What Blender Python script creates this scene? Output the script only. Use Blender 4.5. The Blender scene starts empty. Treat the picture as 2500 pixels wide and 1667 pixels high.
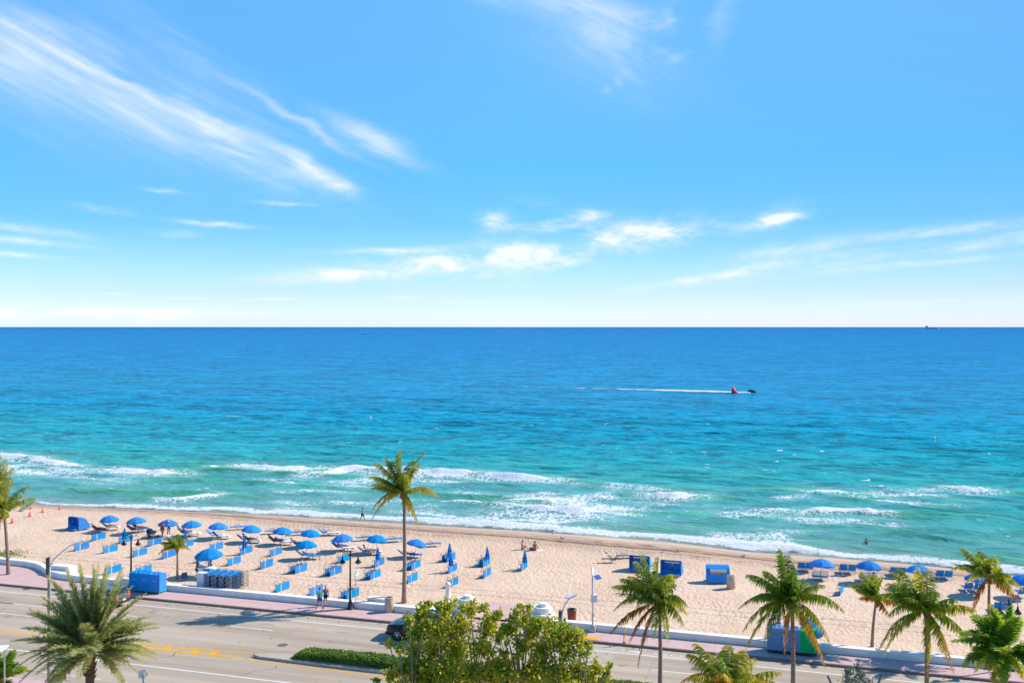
import bpy, bmesh, math, random
import numpy as np
from mathutils import Vector, Matrix

R = math.radians
rnd = random.Random(11)
nrs = np.random.RandomState(5)
SC = bpy.context.scene
COL = SC.collection
PI = math.pi

# ------------------------------------------------------------------ site frame
FPX, CXP, YHP, EYE = 2350.0, 1250.0, 797.5, 22.5     # photo focal length / centre / horizon (px), eye height (m)
TH = math.atan(0.303)                                # the shore road runs at this angle to the view
CU, SU = math.cos(TH), math.sin(TH)
SEA = -1.3
SUN = Vector((0.948, 0.313, 0.757)).normalized()

def st(s, t, z=0.0):
    return Vector((CU * s + SU * t, -SU * s + CU * t, z))
def to_st(x, y):
    return CU * x - SU * y, SU * x + CU * y
def plane(px, py, z=0.0):
    k = (EYE - z) / (py - YHP)
    return Vector(((px - CXP) * k, FPX * k, z))
SH_S = [-400, -125, -102, -90, -78, -66, -55, -44, -33, -23, -14, -5, 3, 11, 22, 60, 400]
SH_T = [104, 104, 104.8, 105.3, 106.3, 107.6, 107.5, 107.4, 107.8, 107.5, 106.9, 104.6, 104.5, 103.9, 101.5, 100, 100]
def shore(s):
    return np.interp(s, SH_S, SH_T)
TL_S = [-400, -96, -73, -50, -30, -21, -12, -4.6, 6.6, 400]
TL_T = [100, 100.6, 100.8, 98.8, 98.5, 97.5, 96.9, 96.2, 95.2, 95]
def zsand(s, t):
    d = shore(s) - t
    x = np.clip(d / 11.0, 0, 1)
    z = SEA + 1.42 * (1 - (1 - x) ** 1.7)
    return np.where(d < 0, SEA + 0.2 * np.maximum(d, -20), z)
def zt(s, t):
    if t < 67.8: return -0.15
    if t < 70.6: return 0.0
    return float(zsand(s, t))
def gp(px, py, dz=0.0):
    z = 0.0
    for _ in range(8):
        p = plane(px, py, z + dz)
        z = zt(*to_st(p.x, p.y))
    return Vector((p.x, p.y, z))
def at_depth(px, py, Y):
    return Vector(((px - CXP) * Y / FPX, Y, EYE - (py - YHP) * Y / FPX))

# ------------------------------------------------------------------ noise
def _h(ix, iy, sd):
    n = (ix * 374761393 + iy * 668265263 + sd * 1442695041) & 0xffffffff
    n = ((n ^ (n >> 13)) * 1274126177) & 0xffffffff
    return ((n ^ (n >> 16)) & 0xffff) / 65535.0
def vnoise(x, y, sd=0):
    x = np.asarray(x, float); y = np.asarray(y, float)
    ix = np.floor(x).astype(np.int64); iy = np.floor(y).astype(np.int64)
    fx = x - ix; fy = y - iy
    fx = fx * fx * (3 - 2 * fx); fy = fy * fy * (3 - 2 * fy)
    a = _h(ix, iy, sd); b = _h(ix + 1, iy, sd); c = _h(ix, iy + 1, sd); d = _h(ix + 1, iy + 1, sd)
    return (a * (1 - fx) + b * fx) * (1 - fy) + (c * (1 - fx) + d * fx) * fy
def fbm(x, y, sd=0, o=3):
    r = 0; a = 0.5; tot = 0
    for i in range(o):
        r = r + a * vnoise(x * 2 ** i, y * 2 ** i, sd + i * 17); tot += a; a *= 0.5
    return r / tot

# ------------------------------------------------------------------ mesh builder
class MB:
    def __init__(self):
        self.v = []; self.f = []; self.m = []
        self.M = Matrix()
    def add(self, vs, fs, mi=0):
        b = len(self.v)
        self.v += [self.M @ Vector(p) for p in vs]
        self.f += [tuple(b + i for i in f) for f in fs]
        self.m += [mi] * len(fs)
        return self
    def box(self, c, s, mi=0, rz=0.0, taper=1.0, bev=0.0):
        x, y, z = s[0] / 2, s[1] / 2, s[2] / 2
        if bev > 0:
            b = min(bev, x * .9, y * .9, z * .9)
            rings = [(x - b, y - b, -z), (x, y, -z + b), (x, y, z - b), (x - b, y - b, z)]
        else:
            rings = [(x, y, -z), (x * taper, y * taper, z)]
        vs = []; fs = []
        for (a, d, h) in rings:
            vs += [(-a, -d, h), (a, -d, h), (a, d, h), (-a, d, h)]
        n = len(rings)
        for k in range(n - 1):
            for j in range(4):
                fs.append((k * 4 + j, k * 4 + (j + 1) % 4, k * 4 + 4 + (j + 1) % 4, k * 4 + 4 + j))
        fs.append((3, 2, 1, 0)); q = (n - 1) * 4; fs.append((q, q + 1, q + 2, q + 3))
        cr, sr = math.cos(rz), math.sin(rz)
        vs = [(c[0] + cr * p[0] - sr * p[1], c[1] + sr * p[0] + cr * p[1], c[2] + p[2]) for p in vs]
        return self.add(vs, fs, mi)
    def tube(self, pts, r, n=6, mi=0, cap=True):
        pts = [Vector(p) for p in pts]
        rs = r if isinstance(r, (list, tuple)) else [r] * len(pts)
        vs = []; fs = []
        up = None
        for i, p in enumerate(pts):
            t = (pts[min(i + 1, len(pts) - 1)] - pts[max(i - 1, 0)])
            if t.length < 1e-9: t = Vector((0, 0, 1))
            t.normalize()
            if up is None:
                up = Vector((0, 0, 1)) if abs(t.z) < .9 else Vector((1, 0, 0))
            a = t.cross(up)
            if a.length < 1e-6: a = t.cross(Vector((0, 1, 0)))
            a.normalize(); b = t.cross(a); b.normalize(); up = -b if False else up
            for k in range(n):
                g = 2 * PI * k / n
                vs.append(p + (a * math.cos(g) + b * math.sin(g)) * rs[i])
        for i in range(len(pts) - 1):
            for k in range(n):
                fs.append((i * n + k, i * n + (k + 1) % n, (i + 1) * n + (k + 1) % n, (i + 1) * n + k))
        if cap:
            fs.append(tuple(range(n - 1, -1, -1))); q = (len(pts) - 1) * n
            fs.append(tuple(range(q, q + n)))
        return self.add(vs, fs, mi)
    def lathe(self, prof, n=16, mi=0, c=(0, 0, 0), cap=True):
        vs = []; fs = []
        for (r, z) in prof:
            for k in range(n):
                g = 2 * PI * k / n
                vs.append((c[0] + r * math.cos(g), c[1] + r * math.sin(g), c[2] + z))
        for i in range(len(prof) - 1):
            for k in range(n):
                fs.append((i * n + k, i * n + (k + 1) % n, (i + 1) * n + (k + 1) % n, (i + 1) * n + k))
        if cap:
            fs.append(tuple(range(n - 1, -1, -1))); q = (len(prof) - 1) * n
            fs.append(tuple(range(q, q + n)))
        return self.add(vs, fs, mi)
    def ball(self, c, r, n=10, m=6, mi=0):
        rx, ry, rz = r if isinstance(r, (tuple, list)) else (r, r, r)
        vs = [(c[0], c[1], c[2] - rz)]; fs = []
        for i in range(1, m):
            a = -PI / 2 + PI * i / m
            for k in range(n):
                g = 2 * PI * k / n
                vs.append((c[0] + rx * math.cos(a) * math.cos(g), c[1] + ry * math.cos(a) * math.sin(g), c[2] + rz * math.sin(a)))
        vs.append((c[0], c[1], c[2] + rz))
        for k in range(n):
            fs.append((0, 1 + (k + 1) % n, 1 + k)); fs.append((len(vs) - 1, 1 + (m - 2) * n + k, 1 + (m - 2) * n + (k + 1) % n))
        for i in range(m - 2):
            for k in range(n):
                fs.append((1 + i * n + k, 1 + i * n + (k + 1) % n, 1 + (i + 1) * n + (k + 1) % n, 1 + (i + 1) * n + k))
        return self.add(vs, fs, mi)
    def slab(self, outline, z0, z1, mi=0):               # outline in XY, CCW
        n = len(outline)
        vs = [(p[0], p[1], z0) for p in outline] + [(p[0], p[1], z1) for p in outline]
        fs = [tuple(range(n - 1, -1, -1)), tuple(range(n, 2 * n))]
        fs += [(k, (k + 1) % n, n + (k + 1) % n, n + k) for k in range(n)]
        return self.add(vs, fs, mi)
    def prism(self, prof, x0, x1, mi=0):                 # prof in YZ extruded along X
        n = len(prof)
        vs = [(x0, p[0], p[1]) for p in prof] + [(x1, p[0], p[1]) for p in prof]
        fs = [tuple(range(n)), tuple(range(2 * n - 1, n - 1, -1))]
        fs += [(k, n + k, n + (k + 1) % n, (k + 1) % n) for k in range(n)]
        return self.add(vs, fs, mi)
    def strip(self, rail_a, rail_b, th, mi=0):           # thick ribbon between two rails
        a = [Vector(p) for p in rail_a]; b = [Vector(p) for p in rail_b]; n = len(a); vs = []; fs = []
        for i in range(n):
            t = a[min(i + 1, n - 1)] - a[max(i - 1, 0)]
            nn = t.cross(b[i] - a[i])
            if nn.length > 1e-9: nn.normalize()
            vs += [a[i], b[i], b[i] - nn * th, a[i] - nn * th]
        for i in range(n - 1):
            for k in range(4):
                fs.append((i * 4 + k, i * 4 + (k + 1) % 4, i * 4 + 4 + (k + 1) % 4, i * 4 + 4 + k))
        fs.append((3, 2, 1, 0)); q = (n - 1) * 4; fs.append((q, q + 1, q + 2, q + 3))
        return self.add(vs, fs, mi)
    def build(self, name, mats, parent=None, smooth=False, loc=None, rz=None):
        me = bpy.data.meshes.new(name)
        me.from_pydata([tuple(p) for p in self.v], [], self.f)
        if not isinstance(mats, (list, tuple)): mats = [mats]
        for m in mats: me.materials.append(m)
        if len(mats) > 1: me.polygons.foreach_set('material_index', self.m)
        if smooth: me.polygons.foreach_set('use_smooth', [True] * len(me.polygons))
        bm = bmesh.new(); bm.from_mesh(me); bmesh.ops.recalc_face_normals(bm, faces=bm.faces); bm.to_mesh(me); bm.free()
        o = bpy.data.objects.new(name, me); COL.objects.link(o)
        if parent: o.parent = parent
        if loc is not None: o.location = loc
        if rz is not None: o.rotation_euler = (0, 0, rz)
        return o

def tag(o, label=None, cat=None, group=None, kind=None):
    if label: o['label'] = label
    if cat: o['category'] = cat
    if group: o['group'] = group
    if kind: o['kind'] = kind
    return o
def thing(name, label, cat, loc=(0, 0, 0), rz=0.0, group=None, rot=None):
    o = bpy.data.objects.new(name, None); COL.objects.link(o); o.empty_display_size = .3
    o.location = loc; o.rotation_euler = rot if rot else (0, 0, rz)
    return tag(o, label, cat, group)
KIDS = {}
def kids(o):
    return [c for c in bpy.data.objects if c.parent == o]
def copy_tree(o, loc=None, rz=None, label=None, group=None, rot=None, scale=None):
    c = o.copy(); COL.objects.link(c)
    if loc is not None: c.location = loc
    if rot is not None: c.rotation_euler = rot
    elif rz is not None: c.rotation_euler = (o.rotation_euler[0], 0, rz)
    if label: c['label'] = label
    if group: c['group'] = group
    if scale: c.scale = (scale,) * 3
    for ch in kids(o):
        d = ch.copy(); COL.objects.link(d); d.parent = c
        for g in kids(ch):
            e = g.copy(); COL.objects.link(e); e.parent = d
    return c
def npmesh(name, V, F, mats, attrs=None, smooth=True, fm=None):
    """V (n,3), F list of (k, array(m,k)) blocks"""
    me = bpy.data.meshes.new(name)
    V = np.asarray(V, np.float32)
    me.vertices.add(len(V)); me.vertices.foreach_set('co', V.ravel())
    tot = sum(a.size for a in F); npol = sum(len(a) for a in F)
    me.loops.add(tot); me.polygons.add(npol)
    me.loops.foreach_set('vertex_index', np.concatenate([a.ravel() for a in F]).astype(np.int32))
    cnt = np.concatenate([np.full(len(a), a.shape[1]) for a in F])
    starts = np.concatenate([[0], np.cumsum(cnt)[:-1]]).astype(np.int32)
    me.polygons.foreach_set('loop_start', starts)
    if smooth: me.polygons.foreach_set('use_smooth', np.ones(npol, bool))
    if fm is not None: me.polygons.foreach_set('material_index', np.asarray(fm, np.int32))
    for m in (mats if isinstance(mats, (list, tuple)) else [mats]): me.materials.append(m)
    for k, a in (attrs or {}).items():
        at = me.attributes.new(k, 'FLOAT', 'POINT'); at.data.foreach_set('value', np.asarray(a, np.float32))
    me.update(calc_edges=True); me.validate()
    o = bpy.data.objects.new(name, me); COL.objects.link(o)
    return o

# ------------------------------------------------------------------ materials
class NT:
    def __init__(self, tree):
        self.t = tree; self.n = tree.nodes; self.l = tree.links; self.n.clear()
    def new(self, typ, **kw):
        nd = self.n.new(typ)
        for k, v in kw.items(): setattr(nd, k, v)
        return nd
    def put(self, sock, val):
        if val is None: return
        if isinstance(val, bpy.types.NodeSocket): self.l.new(val, sock)
        else:
            if hasattr(sock.default_value, '__len__') and not hasattr(val, '__len__'): val = [val] * len(sock.default_value)
            if hasattr(val, '__len__') and len(val) == 3 and len(sock.default_value) == 4: val = (*val, 1)
            sock.default_value = val
    def math(self, op, a, b=None, c=None, clamp=False):
        nd = self.new('ShaderNodeMath', operation=op, use_clamp=clamp)
        self.put(nd.inputs[0], a); self.put(nd.inputs[1], b)
        if c is not None: self.put(nd.inputs[2], c)
        return nd.outputs[0]
    def vmath(self, op, a, b=None):
        nd = self.new('ShaderNodeVectorMath', operation=op); self.put(nd.inputs[0], a)
        if b is not None: self.put(nd.inputs[1], b)
        return nd.outputs['Value'] if op in ('DOT_PRODUCT', 'LENGTH') else nd.outputs[0]
    def mix(self, f, a, b, mode='MIX'):
        nd = self.new('ShaderNodeMix', data_type='RGBA', blend_type=mode)
        self.put(nd.inputs[0], f); self.put(nd.inputs[6], a); self.put(nd.inputs[7], b)
        return nd.outputs[2]
    def ramp(self, f, stops, interp='LINEAR'):
        nd = self.new('ShaderNodeValToRGB'); cr = nd.color_ramp; cr.interpolation = interp
        while len(cr.elements) < len(stops): cr.elements.new(.5)
        for e, (p, c) in zip(cr.elements, stops):
            e.position = p; e.color = (*c, 1) if hasattr(c, '__len__') else (c, c, c, 1)
        self.put(nd.inputs[0], f); return nd.outputs[0]
    def noise(self, vec, scale, detail=3, rough=.55, dist=0.0, dim='3D'):
        nd = self.new('ShaderNodeTexNoise', noise_dimensions=dim)
        self.put(nd.inputs['Vector'], vec); nd.inputs['Scale'].default_value = scale
        nd.inputs['Detail'].default_value = detail; nd.inputs['Roughness'].default_value = rough
        nd.inputs['Distortion'].default_value = dist
        return nd.outputs['Fac']
    def mapv(self, vec, scale=(1, 1, 1), rot=(0, 0, 0), loc=(0, 0, 0)):
        nd = self.new('ShaderNodeMapping'); self.put(nd.inputs[0], vec)
        nd.inputs['Scale'].default_value = scale; nd.inputs['Rotation'].default_value = rot; nd.inputs['Location'].default_value = loc
        return nd.outputs[0]
    def attr(self, name):
        nd = self.new('ShaderNodeAttribute', attribute_name=name); return nd.outputs['Fac']
    def obj(self):
        return self.new('ShaderNodeTexCoord').outputs['Object']
    def geo(self):
        return self.new('ShaderNodeNewGeometry').outputs['Position']
    def bump(self, h, strength=1.0, dist=.02, normal=None):
        nd = self.new('ShaderNodeBump'); self.put(nd.inputs['Height'], h)
        self.put(nd.inputs['Strength'], strength); nd.inputs['Distance'].default_value = dist
        if normal is not None: self.put(nd.inputs['Normal'], normal)
        return nd.outputs[0]
    def bsdf(self, col, rough=.6, metal=0.0, normal=None, spec=.5):
        nd = self.new('ShaderNodeBsdfPrincipled')
        self.put(nd.inputs['Base Color'], col); self.put(nd.inputs['Roughness'], rough); self.put(nd.inputs['Metallic'], metal)
        nd.inputs['Specular IOR Level'].default_value = spec
        if normal is not None: self.put(nd.inputs['Normal'], normal)
        return nd
    def out(self, sh):
        o = self.new('ShaderNodeOutputMaterial'); self.l.new(sh, o.inputs['Surface'])
def newmat(name):
    m = bpy.data.materials.new(name); m.use_nodes = True
    return m, NT(m.node_tree)
def pm(name, col, rough=.6, metal=0.0, var=.12, scale=6.0, bump=0.0, spec=.5):
    m, t = newmat(name)
    n = t.noise(t.obj(), scale, 4)
    lo = tuple(c * (1 - var) for c in col); hi = tuple(min(1, c * (1 + var)) for c in col)
    c = t.ramp(n, [(.3, lo), (.7, hi)])
    nm = t.bump(t.noise(t.obj(), scale * 5, 3), 1.0, bump) if bump else None
    t.out(t.bsdf(c, rough, metal, nm, spec).outputs[0])
    return m
def fabric(name, col, trans=.25, weave=True):
    m, t = newmat(name)
    o = t.obj(); n = t.noise(o, 3.0, 4)
    c = t.ramp(n, [(.3, tuple(x * .88 for x in col)), (.7, tuple(min(1, x * 1.1) for x in col))])
    rv = t.new('ShaderNodeObjectInfo').outputs['Random']           # each piece of cloth has aged a little differently
    hs = t.new('ShaderNodeHueSaturation'); t.put(hs.inputs['Hue'], t.math('ADD', .488, t.math('MULTIPLY', rv, .018))); t.put(hs.inputs['Saturation'], t.math('SUBTRACT', 1.0, t.math('MULTIPLY', rv, .07)))
    t.put(hs.inputs['Value'], t.math('ADD', .86, t.math('MULTIPLY', t.math('FRACT', t.math('MULTIPLY', rv, 7.31)), .26))); t.l.new(c, hs.inputs['Color']); c = hs.outputs[0]
    b = t.bump(t.noise(o, 9, 3), .5, .02)
    p = t.bsdf(c, .8, 0, b, .1)
    tr = t.new('ShaderNodeBsdfTranslucent'); t.put(tr.inputs[0], c)
    mx = t.new('ShaderNodeMixShader'); mx.inputs[0].default_value = trans
    t.l.new(p.outputs[0], mx.inputs[1]); t.l.new(tr.outputs[0], mx.inputs[2]); t.out(mx.outputs[0])
    return m

M = {}
M['blue'] = fabric('blue_canvas', (.0, .26, .74), .24)
M['blue_sling'] = fabric('blue_sling', (.0, .25, .72), .15)
M['blue_tarp'] = fabric('blue_tarp', (.0, .255, .74), .08)
M['pole_white'] = pm('pole_white', (.72, .70, .66), .45)
M['alu'] = pm('alu', (.30, .31, .33), .4, .7)
M['dark'] = pm('dark_tube', (.035, .035, .04), .45, .3)
M['black_iron'] = pm('black_iron', (.035, .026, .024), .5, .3, bump=.004)
M['white'] = pm('white_stucco', (.80, .755, .69), .85, 0, .09, 1.3, .008)
M['white_plastic'] = pm('white_plastic', (.78, .79, .80), .45, 0, .05)
M['concrete'] = pm('concrete', (.50, .47, .43), .85, 0, .12, 4, .006)
M['bin_stone'] = pm('bin_stone', (.52, .40, .30), .9, 0, .16, 14, .012)
M['bin_wood'] = pm('bin_wood', (.36, .07, .045), .7, 0, .2, 8)
M['teal'] = pm('teal_plastic', (.0, .42, .38), .5)
M['greyblue'] = fabric('grey_blue_cover', (.14, .30, .56), .05)
M['green_tarp'] = fabric('green_tarp', (.0, .42, .17), .08)
M['rubber'] = pm('rubber', (.02, .02, .022), .8)
M['chrome'] = pm('chrome', (.6, .6, .62), .25, .9)
M['orange'] = pm('cone_orange', (.85, .10, .02), .5)
M['red'] = pm('buoy_red', (.9, .035, .012), .4)
M['yellow'] = pm('yellow_plastic', (.85, .55, .05), .5)
M['cream'] = pm('cream_board', (.80, .68, .34), .4)
M['towel'] = pm('white_towel', (.80, .79, .78), .9, 0, .08, 5, .02)
M['towel_teal'] = pm('teal_towel', (.10, .52, .52), .9, 0, .3, 5, .02)
M['purple'] = pm('cooler_maroon', (.22, .05, .08), .6)
M['sign_white'] = pm('sign_white', (.78, .80, .78), .4, 0, .04)
M['sign_green'] = pm('sign_green', (.0, .40, .20), .4)
M['solar'] = pm('solar_cell', (.05, .12, .36), .15, 0, .2, 3)
M['wood_post'] = pm('post_brown', (.16, .12, .09), .8, 0, .2, 6, .01)
M['galv'] = pm('galvanised', (.55, .57, .6), .4, .6)
M['glass_dark'] = pm('dark_glass', (.02, .03, .045), .06, 0, .1, 2, 0, .8)
M['lamp_glass'] = pm('lamp_glass', (.5, .47, .40), .2)
M['paint_black'] = pm('car_paint_black', (.012, .014, .02), .12, .1, .1, 2, 0, .8)
M['paint_silver'] = pm('car_paint_silver', (.50, .53, .58), .25, .5, .05, 2)
M['headlight'] = pm('headlight_lens', (.7, .72, .75), .1, 0, .05)
M['taillight'] = pm('taillight_lens', (.75, .10, .01), .2)
M['plate'] = pm('number_plate', (.75, .72, .6), .4)
M['grey_bird'] = pm('bird_grey', (.28, .28, .30), .8)
M['white_bird'] = pm('bird_white', (.8, .8, .8), .8)
M['skin'] = pm('skin', (.48, .23, .14), .55, 0, .08, 4)
M['skin_tan'] = pm('skin_tan', (.36, .14, .075), .55, 0, .08, 4)
M['hair_dark'] = pm('hair_dark', (.03, .018, .012), .6)
M['hair_grey'] = pm('hair_grey', (.16, .13, .12), .7)
M['hair_blond'] = pm('hair_blond', (.50, .26, .08), .6)
for nm, c in dict(teal=(.02, .42, .40), blue=(.01, .22, .66), navy=(.02, .035, .09), slate=(.12, .15, .22), red=(.62, .01, .02),
                  white=(.78, .77, .76), black=(.02, .02, .024), pink=(.75, .22, .2), royal=(.01, .06, .38), khaki=(.40, .33, .24), limey=(.20, .60, .35)).items():
    M['c_' + nm] = fabric('cloth_' + nm, c, .05)
M['ship'] = pm('ship_paint_hazed', (.38, .46, .62), .7)  # pale blue of distance haze mixed into the ship's colour
M['boat_white'] = pm('boat_white', (.75, .72, .7), .4)
M['bark'] = pm('bark', (.30, .24, .19), .9, 0, .25, 10, .02)

def leafmat(name, stops, trans=.3, rough=.42):
    trans = min(.55, trans + .16)
    m, t = newmat(name)
    tint = t.attr('tint')
    n = t.noise(t.geo(), 3.0, 2)
    f = t.math('ADD', tint, t.math('MULTIPLY', t.math('SUBTRACT', n, .5), .22))
    c = t.ramp(f, stops)
    p = t.bsdf(c, rough, 0, None, .35)
    tr = t.new('ShaderNodeBsdfTranslucent'); t.put(tr.inputs[0], t.mix(.6, c, t.mix(1.0, c, (1.7, 1.6, .8), 'MULTIPLY')))
    mx = t.new('ShaderNodeMixShader'); mx.inputs[0].default_value = trans
    t.l.new(p.outputs[0], mx.inputs[1]); t.l.new(tr.outputs[0], mx.inputs[2]); t.out(mx.outputs[0])
    return m
M['palm_leaf'] = leafmat('palm_leaf', [(0, (.060, .125, .018)), (.3, (.165, .26, .025)), (.55, (.42, .40, .03)), (.75, (.56, .34, .04)), (1, (.30, .11, .045))], .38)
M['date_leaf'] = leafmat('date_leaf', [(0, (.15, .20, .085)), (.35, (.32, .37, .16)), (.65, (.50, .48, .18)), (1, (.32, .20, .10))], .3)
M['areca_leaf'] = leafmat('areca_leaf', [(0, (.05, .13, .018)), (.4, (.15, .28, .03)), (.75, (.30, .43, .035)), (1, (.5, .34, .05))], .35)
M['grape_leaf'] = leafmat('grape_leaf', [(0, (.065, .14, .016)), (.35, (.27, .36, .025)), (.6, (.54, .53, .035)), (.82, (.50, .36, .035)), (.93, (.32, .055, .02)), (1, (.22, .02, .02))])
M['hedge_leaf'] = leafmat('hedge_leaf', [(0, (.05, .12, .02)), (.5, (.16, .27, .035)), (1, (.32, .37, .05))])
M['silver_leaf'] = leafmat('silver_leaf', [(0, (.17, .19, .14)), (.5, (.33, .35, .27)), (1, (.5, .5, .40))], .2)
def trunkmat(name, col):
    m, t = newmat(name)
    o = t.obj(); z = t.new('ShaderNodeSeparateXYZ'); t.l.new(o, z.inputs[0])
    w = t.math('SINE', t.math('MULTIPLY', t.math('ADD', z.outputs[2], t.math('MULTIPLY', t.noise(o, 3), .06)), 42))
    n = t.noise(o, 9, 4)
    c = t.ramp(t.math('ADD', n, t.math('MULTIPLY', w, .09)), [(.3, tuple(x * .6 for x in col)), (.7, tuple(x * 1.25 for x in col))])
    t.out(t.bsdf(c, .9, 0, t.bump(t.math('ADD', n, t.math('MULTIPLY', w, .5)), .8, .02), .2).outputs[0])
    return m
M['palm_trunk'] = trunkmat('palm_trunk', (.33, .22, .165))
M['date_trunk'] = trunkmat('date_trunk', (.20, .12, .085))
M['palm_fibre'] = pm('palm_fibre', (.30, .13, .055), .9, 0, .35, 12, .03)
M['coconut'] = pm('coconut', (.32, .20, .05), .6, 0, .2)
# ================================================================== SETTING
ROTZ = -TH
def rect_mb(s0, s1, t0, t1, z, mb=None, mi=0):
    mb = mb or MB()
    return mb.add([(s0, t0, z), (s1, t0, z), (s1, t1, z), (s0, t1, z)], [(0, 1, 2, 3)], mi)
def structure(name, mb, mats):
    o = mb.build(name, mats); o.rotation_euler = (0, 0, ROTZ); return tag(o, kind='structure')

# --- asphalt road
m, t = newmat('asphalt')
o = t.obj()
n1 = t.noise(t.mapv(o, (.05, .5, 1)), 1.0, 5, .6)
n2 = t.noise(o, 30, 3)
n3 = t.noise(t.mapv(o, (.02, 1.6, 1)), 1.0, 3)
vo = t.new('ShaderNodeTexVoronoi', feature='DISTANCE_TO_EDGE'); t.put(vo.inputs['Vector'], t.vmath('ADD', t.mapv(o, (.10, .16, 1)), t.mapv(t.new('ShaderNodeTexNoise').outputs['Color'], (.5, .5, 0)))); vo.inputs['Scale'].default_value = 1
crack = t.math('MULTIPLY', t.math('LESS_THAN', vo.outputs['Distance'], .0030), t.math('GREATER_THAN', t.noise(t.mapv(o, (.07, .2, 1)), 1, 2), .62))
c = t.ramp(t.math('ADD', t.math('MULTIPLY', n1, .75), t.math('ADD', t.math('MULTIPLY', n2, .12), t.math('MULTIPLY', n3, .13))), [(.34, (.37, .285, .205)), (.5, (.485, .385, .285)), (.66, (.565, .455, .345))])
sxr = t.new('ShaderNodeSeparateXYZ'); t.l.new(o, sxr.inputs[0]); TT = sxr.outputs[1]
wear = None
for c0 in (64.1, 65.5, 60.9, 62.5, 55.2, 56.6, 52.2, 53.6):
    d_ = t.math('DIVIDE', t.math('SUBTRACT', TT, c0), .38); g_ = t.math('EXPONENT', t.math('MULTIPLY', t.math('MULTIPLY', d_, d_), -1)); wear = g_ if wear is None else t.math('ADD', wear, g_)
c = t.mix(t.math('MULTIPLY', wear, t.ramp(t.noise(t.mapv(o, (.05, .8, 1)), 1, 4), [(.3, .05), (.7, .34)])), c, (.27, .22, .18))
oil = t.math('MULTIPLY', t.math('EXPONENT', t.math('MULTIPLY', t.math('POWER', t.math('DIVIDE', t.math('SUBTRACT', TT, 64.8), .35), 2), -1)), t.ramp(t.noise(t.mapv(o, (.3, 1, 1)), 1, 3), [(.52, 0), (.68, .4)]))
c = t.mix(oil, c, (.16, .13, .11))
bk = t.new('ShaderNodeTexBrick'); t.put(bk.inputs['Vector'], t.mapv(o, (1, 1, 1), (0, 0, 0), (3.1, 50.9, 0))); bk.inputs['Scale'].default_value = .06; bk.inputs['Brick Width'].default_value = .8; bk.inputs['Row Height'].default_value = .2; bk.inputs['Mortar Size'].default_value = .0009; bk.inputs['Color1'].default_value = (1, 1, 1, 1); bk.inputs['Color2'].default_value = (.90, .90, .91, 1); bk.inputs['Mortar'].default_value = (.62, .6, .6, 1)
c = t.mix(1.0, c, bk.outputs['Color'], 'MULTIPLY')
c = t.mix(crack, c, (.13, .11, .10))
sp = t.math('GREATER_THAN', t.noise(o, .9, 1), .74)
c = t.mix(t.math('MULTIPLY', sp, .35), c, (.14, .12, .11))
t.out(t.bsdf(c, .85, 0, t.bump(n2, .5, .01), .3).outputs[0]); M['asphalt'] = m
# --- pink pavers
m, t = newmat('pink_pavers')
o = t.obj()
br = t.new('ShaderNodeTexBrick'); t.put(br.inputs['Vector'], t.mapv(o, (1, 1, 1)))
br.inputs['Scale'].default_value = 5; br.inputs['Color1'].default_value = (.60, .39, .36, 1); br.inputs['Color2'].default_value = (.66, .45, .41, 1)
br.inputs['Mortar'].default_value = (.46, .31, .28, 1); br.inputs['Mortar Size'].default_value = .02
bb = t.new('ShaderNodeTexBrick'); t.put(bb.inputs['Vector'], o); bb.offset = 0
bb.inputs['Scale'].default_value = .45; bb.inputs['Color1'].default_value = (1, 1, 1, 1); bb.inputs['Color2'].default_value = (.93, .93, .93, 1); bb.inputs['Mortar'].default_value = (.60, .57, .57, 1)
bb.inputs['Mortar Size'].default_value = .011; bb.inputs['Row Height'].default_value = 1.0; bb.inputs['Brick Width'].default_value = .9
c = t.mix(1.0, br.outputs['Color'], bb.outputs['Color'], 'MULTIPLY')
c = t.mix(.5, c, t.ramp(t.noise(o, .8, 4), [(.3, (.54, .36, .335)), (.7, (.70, .49, .455))]))
t.out(t.bsdf(c, .85, 0, None, .25).outputs[0]); M['pavers'] = m
M['kerb'] = pm('kerb_stone', (.25, .16, .14), .85, 0, .2, 3, .006)
M['gutter'] = pm('gutter_concrete', (.46, .385, .305), .85, 0, .14, 1.5, .004)
M['line_white'] = pm('line_white', (.72, .69, .63), .7, 0, .10, 1.3)
M['line_yellow'] = pm('line_yellow', (.80, .40, .015), .7, 0, .12, 1.3)
M['land'] = pm('land', (.22, .22, .15), .9, 0, .3, .4)
M['mulch'] = pm('mulch', (.10, .07, .05), .95, 0, .3, 5, .03)

tag(structure('ground', rect_mb(-420, 420, -250, 103, -4.2), M['land']), kind='structure')
road = structure('road', rect_mb(-300, 220, 50.2, 67.22, -.15), M['asphalt'])
g = MB(); rect_mb(-300, 220, 67.2, 67.66, -.146, g); structure('gutter', g, M['gutter'])
k = MB(); k.box((-40, 67.76, -.09), (520, .22, .2), bev=.02); structure('kerb', k, M['kerb'])
sw = MB(); rect_mb(-300, 220, 67.86, 70.25, 0, sw); rect_mb(-24.9, -19.4, 70.25, 74.5, 0.125, sw)
rect_mb(-300, -60.5, 70.25, 75.2, 0, sw)
structure('sidewalk', sw, M['pavers'])
near = MB(); rect_mb(-300, 220, 43, 50.0, 0, near); structure('near_sidewalk', near, M['pavers'])
k = MB(); k.box((-40, 50.1, -.09), (520, .22, .2), bev=.02); structure('near_kerb', k, M['gutter'])
lawn = MB(); rect_mb(-300, 220, -5, 42.9, -.05, lawn); structure('near_ground', lawn, M['land'])
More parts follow.
